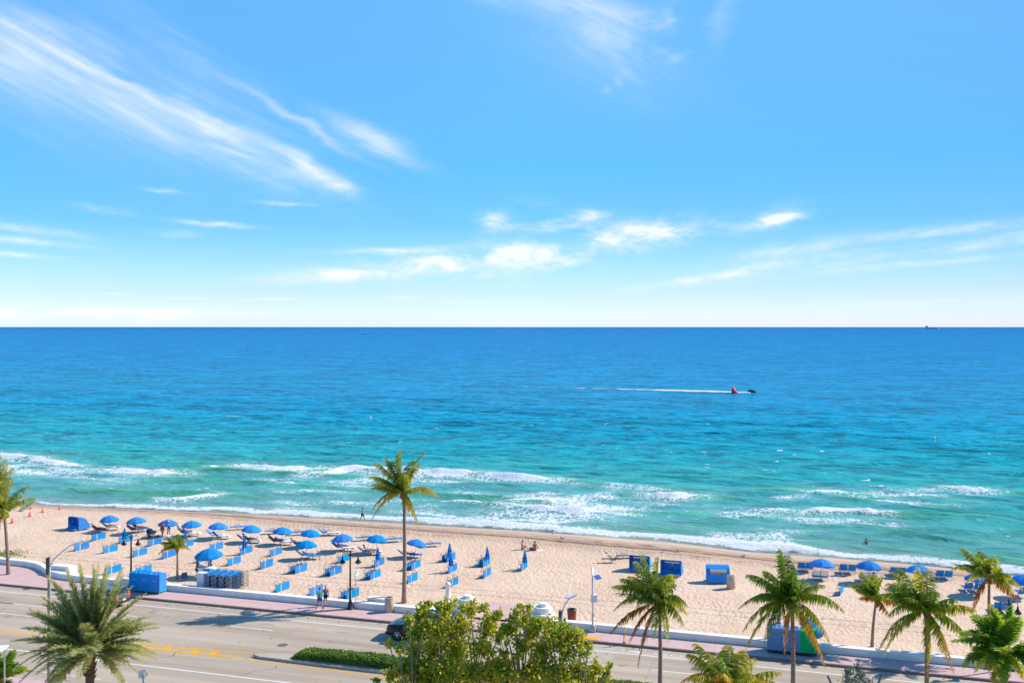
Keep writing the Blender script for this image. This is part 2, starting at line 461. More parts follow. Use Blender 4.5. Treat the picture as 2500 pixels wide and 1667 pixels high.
# median: concrete island with kerb
isl = MB()
out = [(-36.2, 58.15), (-35.6, 57.9), (-30, 57.75), (60, 57.75), (60, 59.75), (-31, 59.65), (-34.5, 58.9), (-35.9, 58.45)]
isl.slab(out, -.2, .02)
structure('median_island', isl, M['gutter'])
# tactile pad + apron at the crossing
pd = MB(); a = to_st(*plane(1440, 1560)[:2]); pd.box((a[0], 68.25, .012), (1.25, .62, .02)); structure('tactile_pad', pd, M['line_yellow'])
rp = MB(); a0 = to_st(*plane(1475, 1600, -.15)[:2]); rp.add([(a0[0] - 6.2, 63.6, -.145), (a0[0] + .1, 63.6, -.145), (a0[0] + 1.5, 67.2, -.145), (a0[0] - 6.2, 67.2, -.145)], [(0, 1, 2, 3)])
structure('crosswalk_apron', rp, M['gutter'])
# markings
wl = MB(); zz = -.142
rect_mb(-300, 220, 66.12, 66.28, zz, wl)
for s in np.arange(-153, 220, 12.0):
    if not (-27 < s + 36 - 36 < -21): rect_mb(s + 4.2 - 3.9 + 3.2, s + 7.1, 63.47, 63.60, zz, wl)
rect_mb(-9.6, 220, 63.47, 63.60, zz, wl)
rect_mb(-300, -55.6, 63.47, 63.60, zz, wl)
rect_mb(-300, -56.2, 61.1, 61.23, zz, wl)
rect_mb(-300, 220, 54.42, 54.58, zz, wl)
for s in np.arange(-60, -30, 2.0): rect_mb(s, s + .75, 51.5, 51.62, zz, wl)
# faint bicycle mark and arrow in the cycle lane
bs = to_st(*plane(1610, 1603, -.15)[:2])[0]
for dx in (0, 1.1):
    for k in range(14):
        a, b = 2 * PI * k / 14, 2 * PI * (k + 1) / 14
        wl.add([(bs + dx + .42 * math.cos(a), 66.72 + .28 * math.sin(a), zz), (bs + dx + .42 * math.cos(b), 66.72 + .28 * math.sin(b), zz), (bs + dx + .34 * math.cos(b), 66.72 + .22 * math.sin(b), zz), (bs + dx + .34 * math.cos(a), 66.72 + .22 * math.sin(a), zz)], [(0, 1, 2, 3)])
wl.add([(bs, 66.7, zz + .001), (bs + .5, 66.98, zz + .001), (bs + .55, 66.92, zz + .001), (bs + .05, 66.64, zz + .001)], [(0, 1, 2, 3)])
wl.add([(bs - 1.3, 66.5, zz), (bs - 1.3, 66.94, zz), (bs - 2.4, 66.72, zz)], [(0, 1, 2)])
structure('white_road_markings', wl, M['line_white'])
yl = MB()
def yline(pts, w=.14):
    for (a, b) in zip(pts[:-1], pts[1:]):
        yl.add([(a[0], a[1] - w / 2, zz), (b[0], b[1] - w / 2, zz), (b[0], b[1] + w / 2, zz), (a[0], a[1] + w / 2, zz)], [(0, 1, 2, 3)])
yline([(-300, 57.62), (-53, 57.62), (-42, 58.32), (-36.5, 58.75), (-32.3, 59.85), (60, 59.93)])
yline([(-300, 57.28), (-44, 57.28), (-36, 57.5), (-28, 57.28), (60, 57.28)])
yline([(-52.4, 57.42), (-44, 58.02), (-38.2, 58.35)]); yline([(-52.4, 57.34), (-44, 57.5), (-37.6, 57.62)], .1)
for (s, a, b) in [(-45.2, 57.5, 57.95), (-43.2, 57.52, 58.05), (-40.9, 57.55, 58.25), (-39.4, 57.6, 58.3)]:
    yl.add([(s, a, zz - .001), (s + .55, a, zz - .001), (s + .5, b, zz - .001), (s - .05, b, zz - .001)], [(0, 1, 2, 3)])
structure('yellow_road_markings', yl, M['line_yellow'])

# --- sand
m, t = newmat('sand')
o = t.obj(); q = t.attr('q'); dl = t.attr('dl')
sx = t.new('ShaderNodeSeparateXYZ'); t.l.new(o, sx.inputs[0]); S, T = sx.outputs[0], sx.outputs[1]
nf = t.noise(t.mapv(o, (1.0, .50, 1), (0, 0, .3)), 4.2, 4, .62, .5)
nb = t.noise(o, .16, 5, .62)
ng = t.noise(o, 40, 2)
vz = t.new('ShaderNodeTexVoronoi', feature='SMOOTH_F1'); t.put(vz.inputs['Vector'], t.mapv(o, (1.0, .7, 1), (0, 0, .35))); vz.inputs['Scale'].default_value = 3.1; vz.inputs['Smoothness'].default_value = .35
base = t.ramp(t.math('ADD', t.math('MULTIPLY', nb, .75), t.math('MULTIPLY', ng, .25)), [(.3, (.63, .43, .295)), (.5, (.70, .495, .350)), (.7, (.745, .545, .395))])
# weed wrack + vehicle track, groove shade painted in: darker bands beside the waterline
def band(x, c, w):
    d = t.math('DIVIDE', t.math('SUBTRACT', x, c), w)
    return t.math('EXPONENT', t.math('MULTIPLY', t.math('MULTIPLY', d, d), -1))
wn = t.noise(t.mapv(o, (.55, 1.6, 1)), 1.0, 4, .65)
wn2 = t.noise(t.mapv(o, (.05, .05, 1)), 1.0, 2)
wr = t.math('MULTIPLY', t.math('ADD', band(dl, 1.9, .9), t.math('MULTIPLY', band(dl, -1.9, .7), .7)), t.math('MULTIPLY', t.ramp(wn, [(.46, 0), (.56, 1)]), t.ramp(wn2, [(.36, .1), (.54, 1)])))
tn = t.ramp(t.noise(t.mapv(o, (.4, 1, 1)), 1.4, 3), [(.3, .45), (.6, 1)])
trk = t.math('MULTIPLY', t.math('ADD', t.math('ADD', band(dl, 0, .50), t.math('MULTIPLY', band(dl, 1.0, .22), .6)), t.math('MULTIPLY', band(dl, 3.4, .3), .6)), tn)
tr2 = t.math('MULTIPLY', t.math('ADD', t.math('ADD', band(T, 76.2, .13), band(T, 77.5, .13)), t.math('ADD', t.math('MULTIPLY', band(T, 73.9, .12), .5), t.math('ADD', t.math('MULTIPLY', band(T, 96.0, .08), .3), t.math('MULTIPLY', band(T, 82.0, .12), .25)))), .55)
# tread dashes, the shade in the prints put into the colour
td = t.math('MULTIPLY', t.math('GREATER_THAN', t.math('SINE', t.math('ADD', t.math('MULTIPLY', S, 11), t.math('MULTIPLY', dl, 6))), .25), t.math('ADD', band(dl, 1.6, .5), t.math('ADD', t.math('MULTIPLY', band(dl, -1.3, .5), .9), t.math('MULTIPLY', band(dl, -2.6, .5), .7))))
col = t.mix(t.math('MULTIPLY', t.math('MINIMUM', wr, 1), .85), t.mix(t.math('MULTIPLY', band(dl, .8, 4.6), .50), base, (.42, .265, .165)), (.15, .08, .055))
col = t.mix(t.math('MINIMUM', t.math('MULTIPLY', trk, 1.1), .92), col, (.105, .055, .045))  # shade inside the track grooves, painted as dark sand
col = t.mix(tr2, col, (.34, .24, .17))  # same painted groove shade for the tracks higher up the beach
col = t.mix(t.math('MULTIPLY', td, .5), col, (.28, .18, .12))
# damp zone
up = t.ramp(t.math('DIVIDE', t.math('ADD', q, t.math('MULTIPLY', t.math('SUBTRACT', t.noise(t.mapv(o, (.25, .8, 1)), 1, 3), .5), 1.2)), 12), [(.0, 1), (.15, .95), (.20, .30), (.40, .16), (.55, 0)])
col = t.mix(up, col, (.36, .26, .235))
rough = t.math('SUBTRACT', .93, t.math('MULTIPLY', t.math('GREATER_THAN', up, .7), .58))
hgt = t.math('ADD', t.math('MULTIPLY', nf, .9), t.math('MULTIPLY', vz.outputs['Distance'], .9))
dry = t.ramp(t.math('DIVIDE', q, 12), [(.2, .05), (.7, .55), (.95, 1)])
calm = t.ramp(dl, [(.0, 0), (1, 1)])
nm = t.bump(t.math('SUBTRACT', hgt, t.math('ADD', t.math('MULTIPLY', trk, .6), t.math('MULTIPLY', tr2, .5))), t.math('MULTIPLY', dry, t.ramp(t.noise(o, .12, 3), [(.35, .40), (.6, 1)])), .085)
t.out(t.bsdf(col, rough, 0, nm, .3).outputs[0]); M['sand'] = m
ss = np.concatenate([np.linspace(-300, -112, 90)[:-1], np.arange(-112, 32, .24), np.linspace(32, 200, 80)])
vv = np.concatenate([np.linspace(0, 1, 150)])
Sg, Vg = np.meshgrid(ss, vv)
T0 = np.interp(ss, [-300, -72, -68, -64, -60, 200], [75.1, 75.1, 74.6, 72.2, 70.45, 70.3]); T1 = shore(ss) + 7
Tg = T0[None, :] + (T1 - T0)[None, :] * Vg
Qg = shore(Sg) - Tg
Zg = zsand(Sg, Tg)
rough_m = np.clip(Qg / 9, 0.03, 1)
Zg = Zg + rough_m * ((fbm(Sg / 1.1, Tg / 1.1, 3, 3) - .5) * .10 + (fbm(Sg / 6, Tg / 6, 9, 2) - .5) * .14)
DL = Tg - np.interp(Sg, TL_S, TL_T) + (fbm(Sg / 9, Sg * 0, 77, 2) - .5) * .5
def gridfaces(nr, nc):
    i = np.arange(nr * nc).reshape(nr, nc)
    return np.stack([i[:-1, :-1], i[:-1, 1:], i[1:, 1:], i[1:, :-1]], -1).reshape(-1, 4)
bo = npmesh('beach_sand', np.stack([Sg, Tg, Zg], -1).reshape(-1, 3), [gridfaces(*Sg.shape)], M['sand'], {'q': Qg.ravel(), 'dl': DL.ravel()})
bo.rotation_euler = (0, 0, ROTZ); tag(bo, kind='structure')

# --- sea
m, t = newmat('sea_water')
o = t.obj(); q = t.attr('q'); foam = t.attr('foam'); crest = t.attr('crest')
lq = t.math('DIVIDE', t.math('LOGARITHM', t.math('MAXIMUM', q, 1), 10), 5)
wob = t.math('MULTIPLY', t.math('SUBTRACT', t.noise(t.mapv(o, (.004, .012, 1)), 1, 4, .6), .5), .13)
big = t.noise(t.mapv(o, (.0016, .007, 1)), 1, 4, .6)
col = t.ramp(t.math('ADD', lq, wob), [(.0, (.34, .36, .26)), (.13, (.13, .31, .21)), (.25, (.06, .315, .245)), (.33, (.016, .315, .295)),
                                     (.385, (.002, .290, .345)), (.43, (.0, .255, .385)), (.48, (.0, .222, .405)), (.56, (.0, .198, .42)), (.68, (.0, .172, .41)), (.86, (.0, .130, .34))])
col = t.mix(t.math('MULTIPLY', crest, .85), col, (.06, .40, .11))
chopA = t.noise(t.mapv(o, (.20, .36, 1), (0, 0, .10)), 1, 4, .6, .7)
chopB = t.noise(t.mapv(o, (.85, 1.2, 1), (0, 0, -.2)), 1, 4, .6, .4)
chopC = t.noise(t.mapv(o, (.035, .085, 1), (0, 0, .08)), 1, 4, .6, .5)
h = t.math('ADD', t.math('MULTIPLY', chopA, .9), t.math('ADD', t.math('MULTIPLY', chopB, .28), t.math('MULTIPLY', chopC, 1.7)))
bs_ = t.ramp(lq, [(.0, .35), (.3, .75), (.42, 1.0), (.62, .85), (.8, .4)])
nm = t.bump(h, bs_, 1.0)
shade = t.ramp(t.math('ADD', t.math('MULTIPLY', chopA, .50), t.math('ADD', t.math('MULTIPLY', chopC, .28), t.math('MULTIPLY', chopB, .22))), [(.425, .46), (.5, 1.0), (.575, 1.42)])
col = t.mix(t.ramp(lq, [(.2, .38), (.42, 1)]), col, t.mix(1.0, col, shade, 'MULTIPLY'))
col = t.mix(t.math('MULTIPLY', t.math('MINIMUM', t.math('MULTIPLY', foam, 1.5), 1), t.ramp(t.noise(t.mapv(o, (.35, .5, 1)), 1, 4, .6), [(.3, .15), (.65, .75)])), col, (.36, .56, .54))
dif = t.new('ShaderNodeBsdfDiffuse'); t.put(dif.inputs['Color'], col); t.put(dif.inputs['Normal'], nm)
gl = t.new('ShaderNodeBsdfGlossy'); t.put(gl.inputs['Color'], (.74, .92, 1)); gl.inputs['Roughness'].default_value = .16; t.put(gl.inputs['Normal'], nm)
fr = t.new('ShaderNodeFresnel'); fr.inputs['IOR'].default_value = 1.33; t.put(fr.inputs['Normal'], nm)
fc = t.math('MINIMUM', fr.outputs[0], t.ramp(lq, [(.18, .44), (.32, .32), (.43, .20), (.7, .14)]))
mx = t.new('ShaderNodeMixShader'); t.put(mx.inputs[0], fc); t.l.new(dif.outputs[0], mx.inputs[1]); t.l.new(gl.outputs[0], mx.inputs[2])
# foam: lacy web where churned, solid on rollers

vf = t.new('ShaderNodeTexVoronoi', feature='DISTANCE_TO_EDGE'); vf.inputs['Scale'].default_value = 1.9
nz = t.new('ShaderNodeTexNoise'); t.put(nz.inputs['Vector'], o); nz.inputs['Scale'].default_value = 1.3; nz.inputs['Detail'].default_value = 4
t.put(vf.inputs['Vector'], t.vmath('ADD', t.mapv(o, (.8, .42, 1)), t.mapv(nz.outputs['Color'], (1.5, 1.5, 0))))
web = t.math('SUBTRACT', 1, t.math('MULTIPLY', vf.outputs['Distance'], 2.4), None, True)
fn = t.math('ADD', t.math('MULTIPLY', t.noise(t.mapv(o, (.9, .62, 1)), 1.6, 5, .72, .6), .6), t.math('MULTIPLY', t.noise(t.mapv(o, (.16, .22, 1)), 1.0, 3, .6, .5), .42))
wv = t.math('ADD', t.math('MULTIPLY', web, .45), t.math('MULTIPLY', fn, .75))
th = t.math('SUBTRACT', 1.06, t.math('MULTIPLY', foam, .82))
ff = t.ramp(t.math('ADD', t.math('MULTIPLY', t.math('SUBTRACT', wv, th), 3.6), .5), [(.25, 0), (.75, 1)])
ff = t.math('MULTIPLY', ff, t.math('GREATER_THAN', foam, .04))
fb = t.new('ShaderNodeBsdfDiffuse'); t.put(fb.inputs['Color'], (.80, .82, .82)); t.put(fb.inputs['Normal'], t.bump(t.noise(o, 2.4, 5, .72), .9, .34))
m2 = t.new('ShaderNodeMixShader'); t.put(m2.inputs[0], ff); t.l.new(mx.outputs[0], m2.inputs[1]); t.l.new(fb.outputs[0], m2.inputs[2])
t.out(m2.outputs[0]); M['sea'] = m

def growth(a, b, first, k):
    r = []; x = a; d = first
    while x < b: r.append(x); d *= k; x += d
    r.append(b); return np.array(r)
left = -growth(135, 70000, 1.5, 1.25)[::-1]; right = growth(70, 70000, 1.5, 1.25)
sg = np.concatenate([left[:-1], np.arange(-135, 70, .36), right])
qg = np.concatenate([np.linspace(-5, -0.6, 8)[:-1], np.arange(-.6, 62, .26), np.arange(62, 140, .55), growth(140, 70000, .7, 1.09)])
S2, Q2 = np.meshgrid(sg, qg)
shs = shore(S2)
w = np.clip(Q2 / 400, 0, 1)
T2 = Q2 + shs * (1 - w) + 106 * w
# chop and swell
A = .5 + fbm(S2 / 40, Q2 / 22, 21, 2)
ph = fbm(S2 / 9, Q2 / 9, 31, 2) * 7
near = np.clip(Q2 / 6, 0, 1); farf = 1 - np.clip((Q2 - 140) / 260, 0, 1)
ins = np.abs(S2 + 33) < 101
chop = (.075 * np.sin(.95 * Q2 + .18 * S2 + ph) + .055 * np.sin(1.35 * Q2 - .35 * S2 + ph * 1.4) + .10 * np.sin(.48 * Q2 + .08 * S2 + fbm(S2 / 18, Q2 / 18, 41, 2) * 9))
Z2 = chop * A * near * farf
sw1 = np.sin(2 * PI * (Q2 + (fbm(S2 / 26, Q2 / 60, 51, 2) - .5) * 14) / 9.5)
swm = np.clip((fbm(S2 / 16, Q2 / 5, 61, 2) - .40) * 5, 0, 1) * np.clip((Q2 - 3) / 8, 0, 1) * (1 - np.clip((Q2 - 34) / 26, 0, 1))
Z2 += .30 * np.clip(sw1, 0, 1) ** 2 * swm
crest = np.clip(sw1 - .1, 0, 1) * swm * .8
# foam features from where they lie on the water
Pf = np.zeros_like(Z2)
def pst(px, py):
    p = plane(px, py, SEA); return to_st(p.x, p.y)
def seg_dist(pts):
    best = np.full(S2.shape, 1e9); al = np.zeros(S2.shape); sign = np.zeros(S2.shape); tot = len(pts) - 1
    for i in range(tot):
        ax, ay = pts[i]; bx, by = pts[i + 1]
        L2 = (bx - ax) ** 2 + (by - ay) ** 2
        u = np.clip(((S2 - ax) * (bx - ax) + (T2 - ay) * (by - ay)) / L2, 0, 1)
        dx = S2 - ax - u * (bx - ax); dy = T2 - ay - u * (by - ay)
        d = np.hypot(dx, dy); c = d < best
        best = np.where(c, d, best); al = np.where(c, (i + u) / tot, al); sign = np.where(c, np.sign(dy), sign)
    return best, al, sign
BR = [  # rollers: pixels along the crest, crest height, foam half width
    ([(-60, 1112), (5, 1112), (68, 1120)], .45, 1.5), ([(70, 1122), (120, 1130), (190, 1138)], .35, .8),
    ([(262, 1148), (330, 1154), (425, 1158)], .55, 1.3),
    ([(603, 1138), (680, 1147), (765, 1146)], .6, 1.4), ([(760, 1160), (840, 1150), (905, 1149)], .4, 1.2),
    ([(905, 1150), (1025, 1156), (1120, 1159), (1165, 1160)], .65, 1.6), ([(1195, 1165), (1270, 1170), (1342, 1173)], .55, 1.2),
    ([(405, 1222), (440, 1224), (490, 1215), (530, 1210)], .35, .6), ([(1258, 1237), (1330, 1246), (1420, 1253), (1482, 1252)], .5, 1.1),
    ([(1588, 1210), (1640, 1214), (1692, 1213)], .5, 1.1), ([(1960, 1250), (2020, 1248), (2090, 1248), (2145, 1253)], .5, .8),
    ([(2338, 1193), (2375, 1200), (2408, 1200)], .5, .9), ([(512, 1142), (524, 1144)], .25, .4), ([(1980, 1202), (2060, 1205)], .25, .5), ([(2150, 1225), (2230, 1232)], .2, .4),
    ([(690, 1182), (712, 1184)], .2, .3), ([(1360, 1232), (1300, 1226), (1210, 1226)], .25, .35), ([(1095, 1226), (1175, 1232)], .2, .35)]
for pts, hh, ww in BR:
    P = [pst(*p) for p in pts]; hh *= 1.3; ww *= 1.3
    d, al, sg_ = seg_dist(P)
    taper = np.clip(np.minimum(al, 1 - al) * 6, .15, 1) * (.65 + .7 * vnoise(S2 / 1.7, Q2 * 0, 71))
    Z2 += hh * np.exp(-(d / 1.3) ** 2) * taper
    wid = ww * np.where(sg_ > 0, 1.35, 1.0) * taper
    Pf = np.maximum(Pf, np.clip(1.25 - (d / wid) ** 2 * .75, 0, 1.15))
    Pf = np.maximum(Pf, .42 * np.exp(-(d / (ww * 3.4)) ** 2))
    ln = np.hypot(P[-1][0] - P[0][0], P[-1][1] - P[0][1])
    for e, dr in ((P[0], -1), (P[-1], 1)):           # green unbroken shoulders beside the roller
        g = np.exp(-(((S2 - e[0] - dr * 2.2) / 3.2) ** 2 + ((T2 - e[1]) / 1.3) ** 2)); Z2 += hh * .5 * g; crest = np.maximum(crest, g * .9)
PT = [  # lacy patches: px centre, half sizes in metres, strength
    (110, 1150, 10, 7, .50), (40, 1140, 7, 6, .52), (330, 1178, 14, 3.5, .34), (200, 1165, 9, 4, .4), (1440, 1215, 11, 7, .60), (1400, 1235, 12, 6, .58), (1330, 1262, 14, 4.5, .52), (1150, 1262, 13, 4, .46), (1030, 1248, 8, 3.5, .42),
    (1250, 1275, 9, 3, .50), (1480, 1190, 9, 5, .46), (1560, 1190, 6, 4, .42), (860, 1175, 9, 5, .48), (800, 1200, 9, 3, .42), (760, 1225, 9, 3, .46), (690, 1240, 8, 2, .44), (900, 1225, 8, 4, .42), (1060, 1175, 9, 3, .46), (980, 1170, 7, 3, .5),
    (1960, 1265, 8, 4, .50), (1880, 1255, 8, 5, .46), (2060, 1265, 7, 3.5, .47), (1830, 1295, 5, 3, .44), (1860, 1315, 5, 2.6, .46), (1930, 1215, 8, 4, .42), (2060, 1205, 9, 4, .42), (2180, 1205, 9, 4, .44), (2260, 1195, 7, 3, .40), (1780, 1310, 4, 2.5, .52), (1930, 1295, 6, 2, .44),
    (2230, 1225, 7, 2.5, .36), (1640, 1230, 7, 3, .36), (700, 1170, 7, 2.5, .34), (620, 1225, 7, 2, .30), (1150, 1200, 12, 3, .34)]
for px, py, a, b, k in PT:
    s0, t0 = pst(px, py)
    wx = (fbm(S2 / 6, T2 / 4, 83, 2) - .5) * 1.5; wy = (fbm(S2 / 5, T2 / 3, 87, 2) - .5) * 1.5
    g = np.exp(-(((S2 - s0) / a + wx) ** 2 + ((T2 - t0) / b + wy) ** 2))
    Pf = np.maximum(Pf, k * g * (.72 + .5 * vnoise(S2 / 4, T2 / 1.7, 81)))
# swash edge along the beach
pxs = CXP + FPX * (CU * S2 + SU * shs) / np.maximum(-SU * S2 + CU * shs, 10)
ws = np.interp(pxs, [-500, 60, 160, 330, 480, 620, 900, 1250, 1550, 1750, 1900, 2000, 2150, 2500, 3000], [1.0, .5, .5, 1.5, 1.8, 1.9, 2.3, 3.0, 2.6, 4.2, 5.0, 1.5, 1.5, 2.6, 2.5]) * .56
lobes = (fbm(S2 / 4.2, S2 * 0, 91, 3) - .5) * 1.6
e = Q2 - lobes
e = e - 1.5
Pf = np.maximum(Pf, np.where(e > -.1, np.clip(1.05 - np.abs(e - ws * .3) / ws * .62, 0, .92) * (.82 + .4 * vnoise(S2 / 1.4, Q2 / .8, 93)), 0))
Pf = np.where((e < -.1), 0, Pf)
Z2 += .30 * np.exp(-((Q2 - 3.0) / 1.1) ** 2) * (.5 + vnoise(S2 / 5, S2 * 0, 99)) * np.clip(ws / 2, 0, 1)
# stray whitecaps
wc = vnoise(S2 / 1.6, T2 / .9, 101); wl2 = vnoise(S2 / 30, T2 / 14, 103)
Pf = np.maximum(Pf, np.where((wc > .965) & (wl2 > .55) & (Q2 > 12) & (Q2 < 140), .62, 0))
# thin sheet of water running out on the sand ends where e < 0
Z2 = np.where(e < 0, -.35 * np.clip(-e, 0, 1) - .02, Z2)
sea = npmesh('sea', np.stack([S2, T2, SEA + Z2], -1).reshape(-1, 3), [gridfaces(*S2.shape)], M['sea'], {'q': np.maximum(Q2, 0).ravel(), 'foam': Pf.ravel(), 'crest': np.clip(crest, 0, 1).ravel()})
sea.rotation_euler = (0, 0, ROTZ); tag(sea, kind='structure')

# wake behind the jet ski
m, t = newmat('wake_foam')
o = t.obj(); n = t.noise(t.mapv(o, (.25, .6, 1)), 1, 5, .7); e = t.attr('edge')
al = t.ramp(t.math('SUBTRACT', t.math('ADD', n, .36), e), [(.46, 0), (.64, .92)])
d = t.new('ShaderNodeBsdfDiffuse'); t.put(d.inputs[0], (.82, .84, .85)); tp = t.new('ShaderNodeBsdfTransparent')
mx = t.new('ShaderNodeMixShader'); t.put(mx.inputs[0], al); t.l.new(tp.outputs[0], mx.inputs[1]); t.l.new(d.outputs[0], mx.inputs[2]); t.out(mx.outputs[0]); M['wake'] = m
wp = [(880, 940), (1000, 940.5), (1120, 942), (1250, 944), (1400, 947), (1520, 949.5), (1640, 952.5), (1750, 955), (1800, 957), (1832, 958)]
ww = [1.6, 1.8, 2.0, 2.2, 2.4, 2.8, 4.2, 3.6, 1.8, .7]; ee = [.86, .74, .58, .42, .36, .30, .20, .14, .10, .08]
pl = [plane(x, y, SEA + .2) for x, y in wp]
xs = np.linspace(0, len(wp) - 1, 160); V = []; E = []
for x in xs:
    i = min(int(x), len(wp) - 2); f = x - i
    p = pl[i].lerp(pl[i + 1], f); wd = ww[i] * (1 - f) + ww[i + 1] * f; ed = ee[i] * (1 - f) + ee[i + 1] * f
    for kx, hz, ex in ((-1, -.12, .45), (-.5, .10, .05), (0, .22, 0), (.5, .10, .05), (1, -.12, .45)):
        V.append((p.x, p.y + kx * wd * 1.5, SEA + .12 + hz * (1 - ed))); E.append(ed + ex)
wk = npmesh('wake_foam', V, [gridfaces(160, 5)], M['wake'], {'edge': E}); tag(wk, kind='stuff')

# ------------------------------------------------------------------ camera, light, sky
cd = bpy.data.cameras.new('camera'); cam = bpy.data.objects.new('camera', cd); COL.objects.link(cam)
cam.location = (0, 0, EYE); cam.rotation_euler = (R(90), 0, 0)
cd.sensor_width = 36; cd.lens = 36 * FPX / 2500; cd.shift_y = (YHP - 833.5) / 2500.0 * 1.0
cd.shift_y = -(833.5 - YHP) / 2500.0; cd.clip_start = .5; cd.clip_end = 150000
SC.camera = cam
sd = bpy.data.lights.new('sun', 'SUN'); so = bpy.data.objects.new('sun', sd); COL.objects.link(so)
sd.energy = 4.25; sd.angle = R(.53); sd.color = (1, .935, .82)
so.rotation_euler = (-SUN).to_track_quat('-Z', 'Y').to_euler()

W = bpy.data.worlds.new('World'); SC.world = W; W.use_nodes = True
t = NT(W.node_tree)
tc = t.new('ShaderNodeTexCoord').outputs['Generated']
sx = t.new('ShaderNodeSeparateXYZ'); t.l.new(t.vmath('NORMALIZE', tc), sx.inputs[0]); X, Y, Z = sx.outputs
sky = t.new('ShaderNodeTexSky', sky_type='NISHITA'); sky.sun_disc = False
sky.sun_elevation = math.asin(SUN.z); sky.sun_rotation = math.atan2(SUN.x, SUN.y)
sky.altitude = 0; sky.air_density = 1.0; sky.dust_density = .25; sky.ozone_density = 4.0
el = t.math('ARCSINE', Z); az = t.math('ARCTAN2', X, Y); el_clear = el
SKYCOL = t.new('ShaderNodeHueSaturation'); SKYCOL.inputs['Saturation'].default_value = 1.22; SKYCOL.inputs['Hue'].default_value = .497; t.l.new(sky.outputs[0], SKYCOL.inputs['Color'])
# clear tropical air: the model sky graded by elevation and evened out in azimuth
cor = t.ramp(t.math('DIVIDE', el_clear, .4), [(0, (.45, .54, .86)), (.029, (.42, .50, .75)), (.0825, (.38, .445, .63)), (.156, (.325, .425, .535)), (.262, (.23, .395, .525)), (.417, (.25, .453, .555)), (.817, (.575, .66, .685))])
azf = t.ramp(t.math('ADD', t.math('MULTIPLY', az, .5), .5), [(.2, .56), (.25, .545), (.5, .5), (.75, .345), (.9, .33)])
skyc = t.vmath('SCALE', t.vmath('MULTIPLY', t.vmath('MULTIPLY', SKYCOL.outputs[0], cor), azf)); skyc.node.inputs['Scale'].default_value = 4.0
comb = t.new('ShaderNodeCombineXYZ'); t.l.new(az, comb.inputs[0]); t.l.new(el, comb.inputs[1]); AE = comb.outputs[0]
wn_ = t.new('ShaderNodeTexNoise'); t.put(wn_.inputs['Vector'], t.mapv(AE, (9, 22, 1))); wn_.inputs['Scale'].default_value = 1; wn_.inputs['Detail'].default_value = 5; wn_.inputs['Roughness'].default_value = .6
wsp = t.new('ShaderNodeSeparateXYZ'); t.l.new(wn_.outputs['Color'], wsp.inputs[0])
az = t.math('ADD', az, t.math('MULTIPLY', t.math('SUBTRACT', wsp.outputs[0], .5), .060)); el0 = el
el = t.math('ADD', el, t.math('MULTIPLY', t.math('SUBTRACT', wsp.outputs[1], .5), t.math('MULTIPLY', t.math('MINIMUM', t.math('ADD', el, .02), .2), .13)))
def ang(px, py):
    return math.atan((px - CXP) / FPX), math.atan((YHP - py) / math.hypot(FPX, px - CXP))
def streak(angle, sc, stretch, detail=6, dist=.5, seed=0.0, lo=.38, hi=.72):
    v = t.mapv(AE, (1, stretch, 1), (0, 0, 0)) if angle == 0 else t.mapv(t.mapv(AE, (1, 1, 1), (0, 0, -angle)), (1, stretch, 1))
    return t.ramp(t.noise(t.mapv(v, (1, 1, 1), (0, 0, 0), (seed, seed * .7, 0)), sc, detail, .62, dist), [(lo, 0), (hi, 1)])
NA = streak(R(-23), 5, 7, 7, .9, 3.1, .30, .80)
NB = streak(0, 5, 12, 6, .6, 8.3, .40, .66)
NP = streak(0, 16, 2.6, 8, .6, 1.7, .43, .60)
NR = streak(R(7), 5, 11, 6, .4, 5.3, .36, .70)
NC = streak(R(-30), 9, 2.6, 8, 1.6, 6.3, .40, .80)
dens = None
def blob(px, py, hx, hy, deg, k, nz, p=1.0):
    global dens
    a0, e0 = ang(px, py); c, s = math.cos(R(deg)), math.sin(R(deg))
    da = t.math('SUBTRACT', az, a0); de = t.math('SUBTRACT', el, e0)
    uu = t.math('ADD', t.math('MULTIPLY', da, c * FPX / hx), t.math('MULTIPLY', de, s * FPX / hx))
    vv_ = t.math('ADD', t.math('MULTIPLY', da, -s * FPX / hy), t.math('MULTIPLY', de, c * FPX / hy))
    r2 = t.math('ADD', t.math('MULTIPLY', uu, uu), t.math('MULTIPLY', vv_, vv_))
    g = t.math('MULTIPLY', t.math('EXPONENT', t.math('MULTIPLY', r2, -1)), k)
    g = t.math('MULTIPLY', g, nz) if nz is not None else g
    dens = g if dens is None else t.math('ADD', dens, g)
# the two long cirrus streaks on the left
blob(160, 170, 260, 60, -22, .62, NA); blob(20, 130, 130, 55, -15, .50, None); blob(470, 300, 260, 62, -26, .60, NA); blob(330, 225, 300, 9, -24, .42, None)
blob(510, 300, 75, 16, -27, .55, None); blob(690, 375, 120, 30, -27, .62, NA); blob(780, 415, 85, 17, -28, .80, None); blob(850, 448, 35, 7, -10, .35, None)
blob(430, 330, 330, 45, -22, .35, NA); blob(60, 55, 200, 26, -12, .45, NA); blob(560, 372, 60, 8, -16, .35, None)
blob(520, 190, 260, 38, -31, .42, NA); blob(740, 300, 150, 10, -27, .55, None); blob(900, 335, 110, 20, -24, .75, None); blob(940, 350, 70, 34, -20, .35, NA)
blob(190, 230, 330, 120, -22, .22, None)
